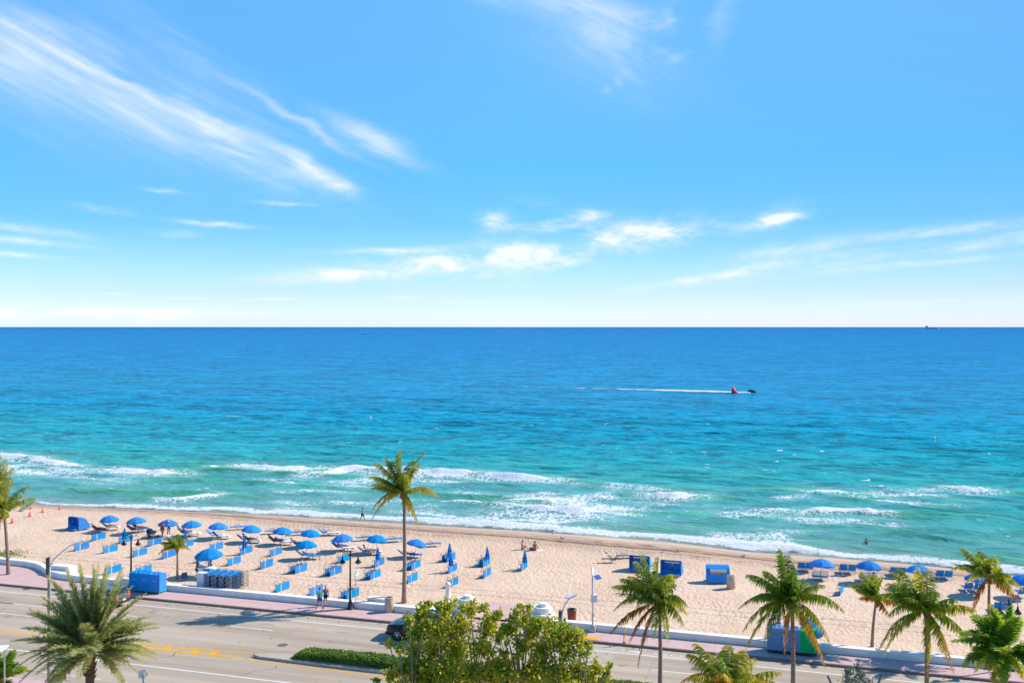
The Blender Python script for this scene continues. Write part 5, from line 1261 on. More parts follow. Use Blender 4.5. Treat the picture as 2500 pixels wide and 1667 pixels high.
PAR = [(267, 1266, 2, -1, 'open blue parasol farthest left, beside the sideways cabana'), (333, 1270, 1, -2, 'open blue parasol second from the left, above the left lamp post'), (410, 1276, 2, 1, 'open blue parasol third from the left, over people standing'),
       (467.5, 1279, 2, -2, 'open blue parasol fourth from the left, over towel covered loungers'), (533, 1284, 0, 2, 'open blue parasol fifth from the left, over two empty towel covered loungers'), (614, 1290, 4, 5, 'open blue parasol sixth from the left in the back row'),
       (690, 1295, 3, 5, 'open blue parasol seventh from the left in the back row'), (758, 1301, 3, 5, 'open blue parasol eighth from the left, white towels at its right'), (748, 1328, 1, 0, 'open blue parasol standing alone one row nearer than the others'),
       (836, 1312, 3, -4, 'open blue parasol just behind the middle lamp post lanterns'), (920, 1314, 3, 2, 'open blue parasol left of the tall palm trunk'), (1019, 1325, 3, 13, 'open blue parasol right of the tall palm, tilted to the right'),
       (2009, 1378, 0, 5, 'open blue parasol leftmost of those on the right side by the surf'), (2122, 1383, 0, 2, 'open blue parasol second of those on the right side by the surf'), (2247, 1393, 0, 6, 'open blue parasol behind the top of a large palm by the surf'),
       (2500, 1416, 0, -4, 'open blue parasol cut by the right edge of the view'), (2392, 1413, 0, 4, 'open blue parasol behind the wind blown palm crown')]
for px, py, tx, ty, lb in PAR:
    z = 1.42
    for _ in range(5):
        p = plane(px, py, z); zz_ = zt(*to_st(p.x, p.y)); z = zz_ + 1.42
    loc = Vector((p.x, p.y, zz_)); sc = 1.08 if px > 1900 else 1.0
    rot = (R(-3 + tx), R(ty), rnd.uniform(0, .7))
    loc = loc - Vector((math.sin(R(ty)) * 1.4, 0, 0))
    if firstp: par.location = loc; par.rotation_euler = rot; par['label'] = lb; firstp = False
    else:
        o = copy_tree(par, loc, None, lb, None, rot, sc)
pv = gp(508, 1408); o = copy_tree(par, pv + Vector((.05, .3, .35)), None, 'larger open blue parasol over the vendor stall by the seawall', None, (R(2), R(-3), .3), 1.2)
pv = gp(1966, 1556); o = copy_tree(par, pv + Vector((-.1, 0, -.15)), None, 'open blue parasol leaning steeply behind the green covered cart', None, (R(-20), R(48), .2), .95)
def make_closed():
    r = thing('closed_umbrella', 'x', 'umbrella', (0, 0, 0), 0, 'closed blue parasols'); h = 1.82
    mb = MB(); prof = [(.20, .66), (.215, .70), (.19, .95), (.14, 1.25), (.085, 1.55), (.03, 1.76), (.01, 1.80)]; n = 16
    vs = []; fs = []
    for (q, z) in prof:
        for k in range(n):
            g = 2 * PI * k / n; f = q * (1.12 if k % 2 else .72); vs.append((f * math.cos(g), f * math.sin(g), z - (.05 if (k % 2 == 0 and z < .8) else 0)))
    for i in range(len(prof) - 1):
        for k in range(n): fs.append((i * n + k, i * n + (k + 1) % n, (i + 1) * n + (k + 1) % n, (i + 1) * n + k))
    fs.append(tuple(range(n))); mb.add(vs, fs); mb.build('canopy', M['blue'], r)
    p = MB(); p.tube([(0, 0, -.2), (0, 0, 1.84)], .022, 8); p.build('pole', M['pole_white'], r, True)
    s = MB(); s.lathe([(.20, 1.02), (.205, 1.04), (.195, 1.08)], 14, cap=False); s.build('strap', M['c_navy'], r); return r
cl = make_closed(); fc_ = True
for px, py, lb in [(303, 1330, 'closed blue parasol behind the left lamp post'), (452, 1338, 'closed blue parasol beside the small yellow green palm'), (597, 1352, 'closed blue parasol below the sixth open parasol'), (922, 1382, 'closed blue parasol left of the tall palm trunk'),
                   (1098, 1371, 'closed blue parasol, rear one of two in line right of the tall palm'), (1102, 1397, 'closed blue parasol, front one of two in line right of the tall palm'), (1190, 1381, 'closed blue parasol midway between the tall palm and the sitting women'), (1281, 1389, 'closed blue parasol just below the two sitting women')]:
    p = gp(px, py); rot = (R(rnd.uniform(-2, 2)), R(rnd.uniform(1, 5)), rnd.uniform(0, 3))
    if fc_: cl.location = p; cl.rotation_euler = rot; cl['label'] = lb; fc_ = False
    else: copy_tree(cl, p, None, lb, None, rot)

# ------------------------------------------------------------------ cabanas
def cabana(label, loc, rz, W_=1.82, H=1.38, D=1.25):
    r = thing('double_cabana', label, 'cabana', loc, rz, 'blue hooded double cabanas'); hw = W_ / 2
    prof = [(0, .12), (0, H - .12), (.05, H - .02), (.14, H), (.42, H - .03), (.72, H - .20), (.98, H - .62), (1.14, .58), (1.22, .12)]
    prof = [(p[0] * D / 1.25 - .35, p[1]) for p in prof]
    for sx_ in (-1, 1):
        a = MB(); a.prism(prof, sx_ * hw - .02, sx_ * hw + .02); a.build('side_panel', M['blue_tarp'], r)
    top = prof[3:]                                        # hood ribbon over the back, with a clear window strip let in
    def rib(seq, name, mat, hw_=hw - .022):
        a = MB(); a.strip([(-hw_, p[0], p[1]) for p in seq], [(hw_, p[0], p[1]) for p in seq], .02); return a.build(name, mat, r)
    L_ = lambda p, q, f: (p[0] + (q[0] - p[0]) * f, p[1] + (q[1] - p[1]) * f)
    w0, w1 = L_(top[2], top[3], .08), L_(top[3], top[4], .25)
    rib([top[0], top[1], top[2], w0], 'hood', M['blue_tarp']); rib([w1, top[4], top[5]], 'back_panel', M['blue_tarp'])
    for sx_ in (-1, 1):
        a = MB(); x0, x1 = sx_ * (hw - .022), sx_ * (hw - .25); a.strip([(x0, w0[0], w0[1]), (x0, top[3][0], top[3][1]), (x0, w1[0], w1[1])], [(x1, w0[0], w0[1]), (x1, top[3][0], top[3][1]), (x1, w1[0], w1[1])], .02); a.build('window_surround', M['blue_tarp'], r)
    rib([w0, top[3], w1], 'rear_window', M['clear_vinyl'], hw - .25)
    a = MB(); a.tube([(-hw, prof[2][0], prof[2][1]), (hw, prof[2][0], prof[2][1])], .025, 6)
    for sx_ in (-1, 1): a.tube([(sx_ * (hw - .04), prof[0][0], .1), (sx_ * (hw - .04), prof[2][0], prof[2][1])], .022, 6)
    a.build('frame', M['dark'], r)
    a = MB(); a.box((0, .12, .36), (W_ - .14, .62, .14), bev=.04); a.build('seat', M['blue_sling'], r)
    for sx_ in (-1, 1):
        a = MB(); a.M = Matrix.Translation((sx_ * W_ * .235, .46, .70)) @ Matrix.Rotation(R(-18), 4, 'X'); a.box((0, 0, 0), (W_ * .44, .10, .62), bev=.04)
        bk = a.build('backrest', M['blue_sling'], r)
        for k in range(5):
            g = MB(); g.M = a.M.copy(); g.box(((k - 2) * .17, -.053, .02), (.02, .012, .5)); g.build('seam', M['c_navy'], bk)
    a = MB(); a.box((0, .15, .12), (W_ - .08, 1.1, .10)); a.box((0, -.50, .10), (W_ - .25, .32, .07), bev=.02); a.build('base', pm('cabana_base' + str(loc[0]), (.42, .34, .26), .8), r)
    a = MB(); a.M = Matrix.Translation((0, -.36, .30)) @ Matrix.Rotation(R(14), 4, 'X'); a.box((0, -.18, 0), (W_ - .2, .62, .08), bev=.03); a.build('footrest', M['blue_sling'], r)
    return r
m, t = newmat('clear_vinyl'); tp_ = t.new('ShaderNodeBsdfTransparent'); tp_.inputs[0].default_value = (.86, .86, .84, 1); g_ = t.new('ShaderNodeBsdfGlossy'); g_.inputs['Roughness'].default_value = .12; df = t.bsdf((.62, .60, .57), .3)
m1 = t.new('ShaderNodeMixShader'); m1.inputs[0].default_value = .16; t.l.new(tp_.outputs[0], m1.inputs[1]); t.l.new(g_.outputs[0], m1.inputs[2]); m2 = t.new('ShaderNodeMixShader'); t.put(m2.inputs[0], t.ramp(t.noise(t.obj(), 4, 3), [(.4, .22), (.6, .38)])); t.l.new(m1.outputs[0], m2.inputs[1]); t.l.new(df.outputs[0], m2.inputs[2]); t.out(m2.outputs[0]); M['clear_vinyl'] = m
cabana('blue double cabana turned sideways at the far left of the beach', gp(186, 1293), R(-30), 1.8, 1.42, 1.5)
cabana('open fronted blue double cabana, partly behind a palm crown', gp(1562, 1392), R(-16))
cabana('open fronted blue double cabana facing the road, right of the palm covered one', gp(1639, 1404), R(-19))
cabana('blue double cabana seen from behind with a clear window, beside a stone litter bin', gp(1752, 1420), R(176), 1.92, 1.48)

# ------------------------------------------------------------------ carts on the pavement
def covered_cart(label, s, t_, mat, W_=1.08, D=.95, H=1.62, slat=False, under='teal', seed=0, rz=0.0):
    rs = random.Random(seed); r = thing('storage_cart', label, 'cart', (0, 0, 0), 0, 'covered storage carts'); place_st(r, s, t_, 0, rz)
    mb = MB(); nx, nz = 6, 7; hw, hd = W_ / 2, D / 2
    def ring(z, e):
        P = []
        for k in range(nx): P.append((-hw - e + (W_ + 2 * e) * k / nx, -hd - e))
        for k in range(nx): P.append((hw + e, -hd - e + (D + 2 * e) * k / nx))
        for k in range(nx): P.append((hw + e - (W_ + 2 * e) * k / nx, hd + e))
        for k in range(nx): P.append((-hw - e, hd + e - (D + 2 * e) * k / nx))
        return [(x + rs.uniform(-.012, .012), y + rs.uniform(-.012, .012), z + (rs.uniform(-.03, .03) if z > .4 else 0)) for x, y in P]
    rings = []
    for i in range(nz):
        f = i / (nz - 1); z = .24 + (H - .24) * f; e = .0 - .02 * math.sin(PI * f) - (.02 if i == nz - 1 else 0)
        if slat and 0 < i < nz - 1: e += .006 * (-1) ** i
        rings.append(ring(z, e))
    N = len(rings[0]); vs = [p for q in rings for p in q]; fs = []
    for i in range(nz - 1):
        for k in range(N): fs.append((i * N + k, i * N + (k + 1) % N, (i + 1) * N + (k + 1) % N, (i + 1) * N + k))
    top = ring(H + .05, -.25); b = len(vs); vs += [(p[0], p[1], p[2] + rs.uniform(-.03, .07)) for p in top]
    for k in range(N): fs.append(((nz - 1) * N + k, (nz - 1) * N + (k + 1) % N, b + (k + 1) % N, b + k))
    vs.append((rs.uniform(-.1, .1), 0, H + .10 + rs.uniform(-.06, .05))); c = len(vs) - 1
    for k in range(N): fs.append((b + k, b + (k + 1) % N, c))
    mb.add(vs, fs); cv__ = mb.build('cover', M[mat], r)
    a = MB(); a.box((0, 0, .20), (W_ + .04, D + .04, .07)); a.build('tray', M[under], r)
    for x in (-1, 1):
        for y in (-1, 1):
            w = MB(); w.M = Matrix.Translation((x * (hw - .12), y * (hd - .08), .085)) @ Matrix.Rotation(R(90), 4, 'Y'); w.lathe([(.085, -.03), (.085, .03)], 12); wo = w.build('wheel', M['rubber'], r)
            w2 = MB(); w2.M = w.M.copy(); w2.lathe([(.05, -.034), (.05, .034)], 10); w2.build('hub', M['white_plastic'], wo)
    if slat:
        a = MB()
        for k in range(4): a.box((0, -hd - .028, .45 + k * .30), (W_ * .9, .012, .02))
        a.build('seam', M[mat], cv__)
    else:
        a = MB(); a.box((-.02, -hd - .004, H * .66), (.26, .012, .035)); a.build('printed_label', M['sign_white'], cv__)
    return r
for i, px in enumerate((338, 368, 398)):
    p = plane(px, 1440); s = to_st(p.x, p.y)[0]
    covered_cart(['blue covered cart, left one of three beside the lamp post', 'blue covered cart, middle one of the three on the pavement', 'blue covered cart, right one of three, nearest the small palm'][i], s + .05, 69.35, 'blue_tarp', 1.06, .95, 1.62, False, 'teal', 3 + i)
for i, (px, mt) in enumerate(((1893, 'greyblue'), (1934, 'greyblue'), (1973, 'green_tarp'))):
    p = plane(px, 1586); s = to_st(p.x, p.y)[0]
    covered_cart(['grey blue covered cart, left one of two behind the palm fronds', 'grey blue covered cart behind the palm trunk, next to the green cart', 'bright green covered cart on the pavement behind the palm'][i], s, 69.25, mt, 1.10, 1.0, 1.72, True, 'dark', 13 + i)

# ------------------------------------------------------------------ vendor stall and stacked loungers
p0 = gp(503, 1412)
r = thing('vendor_kiosk', 'white vendor counter under the large blue parasol by the wall', 'kiosk', p0, -.15)
a = MB(); a.box((-.15, 0, .48), (.95, .6, .96), bev=.02); a.build('cabinet', M['white_plastic'], r)
a = MB(); a.box((0, 0, 1.0), (1.5, .75, .06), bev=.01); a.build('counter', M['white_plastic'], r)
a = MB(); a.box((.72, -.1, .62), (.42, .5, .78), bev=.02); a.build('side_box', M['white_plastic'], r)
a = MB(); a.box((.22, -.385, .62), (.62, .03, .66)); a.build('banner', pm('banner_blue', (.09, .26, .62), .7), r)
p1 = gp(494, 1433); o = MB(); o.box((0, 0, .62), (.72, .6, 1.24), bev=.02); o.box((0, 0, 1.26), (.78, .66, .05), bev=.01)
o = o.build('storage_box', M['white_plastic']); tag(o, 'white storage box at the left end of the stacked loungers', 'box'); o.location = p1; o.rotation_euler = (0, 0, ROTZ)
G3 = 'loungers stacked flat behind the seawall'
def stacked_lounger(label):
    r = thing('stacked_lounger', label, 'lounger', (0, 0, 0), 0, G3)
    a = MB()
    for y in (-.25, .25): a.tube([(-.9, y, .05), (.95, y, .05)], .022, 5)
    for x in (-.9, .95): a.tube([(x, -.25, .05), (x, .25, .05)], .024, 5)
    a.build('frame', M['dark'], r)
    a = MB(); a.box((.02, 0, .062), (1.8, .46, .012)); a.build('sling', M['blue_sling'], r)
    a = MB()
    for x in (-.93,): a.tube([(x, -.25, .05), (x, -.27, 0), (x, .27, 0), (x, .25, .05)], .016, 5)
    a.build('leg', M['white_plastic'], r); return r
sp = stacked_lounger('x'); fs_ = True; cols = [(517, 1436), (536, 1437), (555, 1438), (574, 1439)]
ordn = ['first', 'second', 'third', 'fourth']
for ci, (px, py) in enumerate(cols):
    q = to_st(*plane(px, py)[:2])
    for lv in range(12):
        loc = st(q[0] + .06 * math.sin(lv * 2.1), 71.9 + .02 * math.cos(lv), .16 + lv * .108)
        lb = 'lounger %s of the %s stacked pile behind the wall' % ('topmost' if lv == 11 else 'below the top', ordn[ci])
        o = sp if fs_ else copy_tree(sp, None)
        o.location = loc; o.rotation_euler = (0, 0, ROTZ + PI / 2 + .02 * math.sin(lv * 1.7 + ci)); o['label'] = lb
        o['group'] = G3 if lv == 11 else 'loungers within the %s stacked pile' % ordn[ci]; fs_ = False
qe = to_st(*plane(589, 1440)[:2]); o = MB()
for y in (-.85, .85):
    for x in (-.22, .22): o.tube([(x, y, 0), (x, y, 1.35)], .018, 5)
for z in np.linspace(.12, 1.35, 9):
    o.tube([(-.22, -.85, z), (-.22, .85, z)], .012, 4); o.tube([(.22, -.85, z), (.22, .85, z)], .012, 4); o.tube([(-.22, -.85, z), (.22, -.85, z)], .012, 4); o.tube([(-.22, .85, z), (.22, .85, z)], .012, 4)
for y in np.linspace(-.85, .85, 7): o.tube([(.22, y, .1), (.22, y, 1.35)], .01, 4)
o = o.build('wire_cage', M['dark']); tag(o, 'dark wire cage at the right end of the stacked loungers', 'cage'); o.location = st(qe[0], 71.9, .12); o.rotation_euler = (0, 0, ROTZ)
r = thing('beach_chair', 'small tilted blue chair on the sand below the small palm', 'chair', gp(449, 1410), .6)
a = MB(); a.M = Matrix.Rotation(R(22), 4, 'X'); a.box((0, 0, .3), (.5, .04, .55), bev=.01); a.build('backrest', M['greyblue'], r)
a = MB(); a.box((0, -.22, .22), (.5, .45, .04)); a.build('seat', M['greyblue'], r)
for x in (-.22, .22):
    a = MB(); a.tube([(x, -.4, 0), (x, 0, .25), (x, .25, 0)], .015, 5); a.build('leg', M['alu'], r)

# ------------------------------------------------------------------ cones, boards, birds
cn = thing('traffic_cone', 'x', 'traffic cone', (0, 0, 0), 0, 'orange cones near the rescue board')
a = MB(); a.lathe([(.19, .03), (.16, .06), (.05, .66), (.03, .70)], 14); a.build('cone', M['orange'], cn, True)
a = MB(); a.box((0, 0, .015), (.46, .46, .03)); a.build('base', M['orange'], cn)
ff_ = True
for px, py, lb in [(30, 1275, 'orange cone nearest the far left palm trunk'), (73, 1260, 'orange cone below the leaning rescue board'), (104, 1250, 'orange cone second from the right of its line'), (145.5, 1243, 'orange cone at the right end of its line'), (47, 1235, 'orange cone left of the rescue board, farthest up the beach'), (75, 1242, 'orange cone right behind the rescue board')]:
    o = cn if ff_ else copy_tree(cn); ff_ = False; o.location = gp(px, py); o['label'] = lb; o.rotation_euler = (0, 0, rnd.uniform(0, 1)); o.scale = (.85,) * 3
def board(name, label, mat, L_=3.1, W_=.55, fin=True):
    r = thing(name, label, 'board', (0, 0, 0)); mb = MB(); n = 14; O = []
    for k in range(n + 1):
        f = k / n; O.append((-L_ / 2 + L_ * f, W_ / 2 * math.sin(PI * min(1, max(0, f))) ** .55))
    out_ = O + [(p[0], -p[1]) for p in O[::-1][1:-1]]
    out_ = [(p[0], p[1]) for p in out_]; mb.slab(out_[::-1], -.05, .05); mb.build('deck', mat, r)
    if fin: a = MB(); a.box((-L_ * .42, 0, -.13), (.2, .02, .16)); a.build('fin', M['dark'], r)
    a = MB(); a.box((.2, 0, .056), (.9, .3, .012)); a.build('grip_pad', M['c_limey'] if fin else M['galv'], r); return r
b = board('rescue_board', 'long cream rescue board propped up slanting on the sand at far left', M['cream'], 2.7, .62); pp = gp(56, 1247); b.location = pp + Vector((.62, 0, .72)); b.rotation_euler = (R(72), R(-34), R(8))
a = MB(); a.tube([(0, 0, 0), (.5, 0, .9)], .03, 5); a = a.build('board_prop', M['pole_white'], None); tag(a, 'thin white prop under the cream rescue board', 'prop'); a.location = pp + Vector((.35, .35, 0))
o = MB(); o.box((0, 0, .50), (1.05, .5, .06), bev=.02)
for x in (-.45, .45):
    for y in (-.2, .2): o.tube([(x, y, 0), (x, y, .48)], .02, 5)
# gulls
gu = thing('seagull', 'x', 'seagull', (0, 0, 0), 0, 'seagulls on the sand')
a = MB(); a.M = Matrix.Translation((0, 0, .19)) @ Matrix.Rotation(R(-14), 4, 'Y'); a.ball((0, 0, 0), (.21, .085, .085), 10, 7); a.ball((.17, 0, .11), (.065, .055, .06), 8, 6); a.tube([(.12, 0, .03), (.17, 0, .1)], [.06, .045], 6); a.build('body', M['white_bird'], gu, True)
for y in (-1, 1):
    a = MB(); a.M = Matrix.Translation((-.04, y * .075, .20)) @ Matrix.Rotation(R(-14), 4, 'Y'); a.ball((0, 0, .02), (.22, .025, .06), 8, 5); a.build('wing', M['grey_bird'], gu, True)
    a = MB(); a.tube([(0, y * .03, .12), (.01, y * .03, .0), (.05, y * .03, .0)], .008, 4); a.build('leg', M['yellow'], gu)
a = MB(); a.tube([(.22, 0, .28), (.29, 0, .265)], [.018, .004], 5); a.build('beak', M['yellow'], gu)
ff_ = True
for px, py, rz_, lb in [(1353, 1305, 1, 'seagull at the edge of the surf, nearest the foam'), (1372, 1318, 2.6, 'pale seagull on the sand right of the sitting women'), (1623, 1347, .4, 'seagull on the tyre tracks above the open cabanas'), (1657, 1348, 2.2, 'seagull standing right of another above the open cabanas'), (1816, 1361, .6, 'seagull alone on the sand, right of the rear facing cabana')]:
    o = gu if ff_ else copy_tree(gu); ff_ = False; o.location = gp(px, py); o.rotation_euler = (0, 0, rz_); o['label'] = lb; o.scale = (1.1, 1.1, 1.1)

# ironwork and litter on the road
for i, (px, py, lb) in enumerate([(690, 1574, 'round manhole cover in the far traffic lane left of the median nose'), (66, 1437, 'dark round manhole cover in the cycle lane at the far left'), (1700, 1632, 'round manhole cover in the lane left of the right hand palms')]):
    p = plane(px, py, -.15); r = thing('manhole_cover', lb, 'manhole cover', (p.x, p.y, -.143), 0, 'manhole covers in the road'); a = MB(); a.lathe([(.36, -.02), (.36, .004)], 22); a.build('lid', pm('iron_lid%d' % i, (.17, .14, .12), .7, .2, .25, 9), r)
    a = MB(); a.lathe([(.42, -.02), (.42, .003), (.37, .003)], 22, cap=False); a.build('frame', M['gutter'], r)
rs = np.random.RandomState(31); k_ = 260; sL = rs.uniform(-60, 16, k_); tL = np.where(rs.uniform(0, 1, k_) < .6, rs.uniform(67.0, 67.6, k_), rs.uniform(57.2, 67, k_))
C = np.stack([sL, tL, np.full(k_, -.125)], 1); L = Leaves(); disc_leaves(L, C, nrm(rs.normal(0, .25, (k_, 3)) + np.array([0, 0, 1.0])), rs.uniform(.03, .085, k_), rs.uniform(.7, 1, k_), rs)
lt = L.build('leaf_litter', M['grape_leaf'], None); lt.rotation_euler = (0, 0, ROTZ); tag(lt, kind='stuff')
# ================================================================== PEOPLE
def skin_mesh(joints, edges, root, sub=1):
    """one continuous surface grown over a skeleton; joints: name -> (co, rx, ry)"""
    names = list(joints); idx = {n: i for i, n in enumerate(names)}
    me = bpy.data.meshes.new('skel'); me.from_pydata([tuple(joints[n][0]) for n in names], [(idx[a], idx[b]) for a, b in edges], [])
    ob = bpy.data.objects.new('skel', me); COL.objects.link(ob)
    ob.modifiers.new('Skin', 'SKIN'); sv = me.skin_vertices[0].data
    for n in names:
        r_ = joints[n][1:]; sv[idx[n]].radius = (r_[0], r_[-1]); sv[idx[n]].use_root = (n == root)
    sm = ob.modifiers.new('Sub', 'SUBSURF'); sm.levels = sub; sm.render_levels = sub
    dg = bpy.context.evaluated_depsgraph_get(); dg.update()
    out = bpy.data.meshes.new_from_object(ob.evaluated_get(dg))
    V = [v.co.copy() for v in out.vertices]; F = [tuple(p.vertices) for p in out.polygons]
    bpy.data.objects.remove(ob); bpy.data.meshes.remove(me); bpy.data.meshes.remove(out)
    return V, F

def pose_joints(kind, ph=0.0):
    """figure faces +X, origin on the ground (or seat) under the pelvis; about 1.72 m tall"""
    V3 = Vector; J = {}
    if kind in ('walk', 'stand', 'wade'):
        st_ = .27 if kind == 'walk' else .05
        pz = .90
        J['pelvis'] = V3((0, 0, pz)); J['belly'] = V3((.01, 0, 1.08)); J['chest'] = V3((.015, 0, 1.27)); J['neck'] = V3((.02, 0, 1.44)); J['head0'] = V3((.045, 0, 1.54)); J['head1'] = V3((.05, 0, 1.66))
        for s, k in (('L', 1), ('R', -1)):
            f = k * st_ * (1 if ph >= 0 else -1)
            J['sh' + s] = V3((.01, k * .18, 1.38)); a = -f * .8
            J['el' + s] = V3((.0 + a * .45, k * .235, 1.12)); J['wr' + s] = V3((.06 + a * .95, k * .245, .88)); J['pa' + s] = V3((.08 + a * 1.05, k * .24, .79))
            J['hip' + s] = V3((0, k * .095, .86)); J['kn' + s] = V3((f * .62 + .05, k * .10, .48 + (.02 if f < 0 else 0))); J['an' + s] = V3((f * 1.15 - (.10 if f < -.1 else 0), k * .10, .085 + (.09 if f < -.1 else 0)))
            J['to' + s] = V3((f * 1.15 + .15 - (.08 if f < -.1 else 0), k * .115, .03 + (.02 if f < -.1 else 0)))
        if kind == 'wade':
            for s, k in (('L', 1), ('R', -1)):
                J['el' + s] = V3((.10, k * .27, 1.13)); J['wr' + s] = V3((.26, k * .22, 1.02)); J['pa' + s] = V3((.34, k * .20, 1.0))
    elif kind == 'reach':
        J = pose_joints('stand')
        for s, k in (('L', 1), ('R', -1)):
            J['el' + s] = V3((.20, k * .22, 1.17)); J['wr' + s] = V3((.42, k * .16, 1.14)); J['pa' + s] = V3((.50, k * .14, 1.13))
    elif kind == 'sit':                                   # on the ground, legs out in front, leaning on one hand
        J['pelvis'] = V3((0, 0, .12)); J['belly'] = V3((-.03, 0, .30)); J['chest'] = V3((-.04, 0, .50)); J['neck'] = V3((-.01, 0, .67)); J['head0'] = V3((.03, 0, .76)); J['head1'] = V3((.04, 0, .88))
        for s, k in (('L', 1), ('R', -1)):
            J['sh' + s] = V3((-.03, k * .17, .61)); J['el' + s] = V3((.10, k * .25, .40)); J['wr' + s] = V3((.32, k * .20, .36)); J['pa' + s] = V3((.40, k * .18, .36))
            J['hip' + s] = V3((.03, k * .10, .11)); J['kn' + s] = V3((.40, k * .20, .34)); J['an' + s] = V3((.62, k * .13, .07)); J['to' + s] = V3((.78, k * .16, .05))
    elif kind in ('recline', 'lie', 'ride'):              # on a lounger: seat at z .36, back raised
        al = R(42 if kind == 'recline' else 6); c, s_ = math.cos(al), math.sin(al); z = .46
        up = lambda d, h: V3((.02 - d * c + h * s_ * .0, 0, z + d * s_ + h))
        J['pelvis'] = V3((.06, 0, z)); J['belly'] = up(.16, .01); J['chest'] = up(.36, .015); J['neck'] = up(.54, .03); J['head0'] = up(.62, .06); J['head1'] = up(.73, .09)
        for s, k in (('L', 1), ('R', -1)):
            J['sh' + s] = up(.48, .01) + V3((0, k * .18, 0)); J['el' + s] = up(.25, .0) + V3((0, k * .27, 0)); J['wr' + s] = V3((.08, k * .25, z + .03)); J['pa' + s] = V3((.16, k * .22, z + .03))
            J['hip' + s] = V3((.10, k * .095, z)); J['kn' + s] = V3((.50, k * .11, z + (.10 if (kind == 'recline' and k > 0) else .02))); J['an' + s] = V3((.92, k * .11, z - .02)); J['to' + s] = V3((.99, k * .13, z + .10))
    if kind == 'ride':
        J = pose_joints('stand'); 
        for n in list(J): J[n] = J[n] - V3((0, 0, .35))
        for s, k in (('L', 1), ('R', -1)):
            J['kn' + s] = V3((.28, k * .26, .36)); J['an' + s] = V3((.08, k * .30, .05)); J['to' + s] = V3((.26, k * .31, .03))
            J['el' + s] = V3((.26, k * .28, .80)); J['wr' + s] = V3((.46, k * .24, .72)); J['pa' + s] = V3((.53, k * .22, .71))
        for n in ('chest', 'neck', 'head0', 'head1', 'shL', 'shR'): J[n] = J[n] + V3((.14, 0, -.03))
    return J
RADS = dict(pelvis=(.135, .10), belly=(.120, .092), chest=(.145, .105), neck=(.052, .052), head0=(.073, .085), head1=(.070, .085), sh=(.062, .062), el=(.042, .042), wr=(.028, .028), pa=(.036, .018), hip=(.088, .088), kn=(.058, .058), an=(.038, .038), to=(.036, .026))
BONES = [('pelvis', 'belly'), ('belly', 'chest'), ('chest', 'neck'), ('neck', 'head0'), ('head0', 'head1')] + [e for s in 'LR' for e in [('chest', 'sh' + s), ('sh' + s, 'el' + s), ('el' + s, 'wr' + s), ('wr' + s, 'pa' + s), ('pelvis', 'hip' + s), ('hip' + s, 'kn' + s), ('kn' + s, 'an' + s), ('an' + s, 'to' + s)]]
def rad(n): return RADS[n] if n in RADS else RADS[n[:-1]]
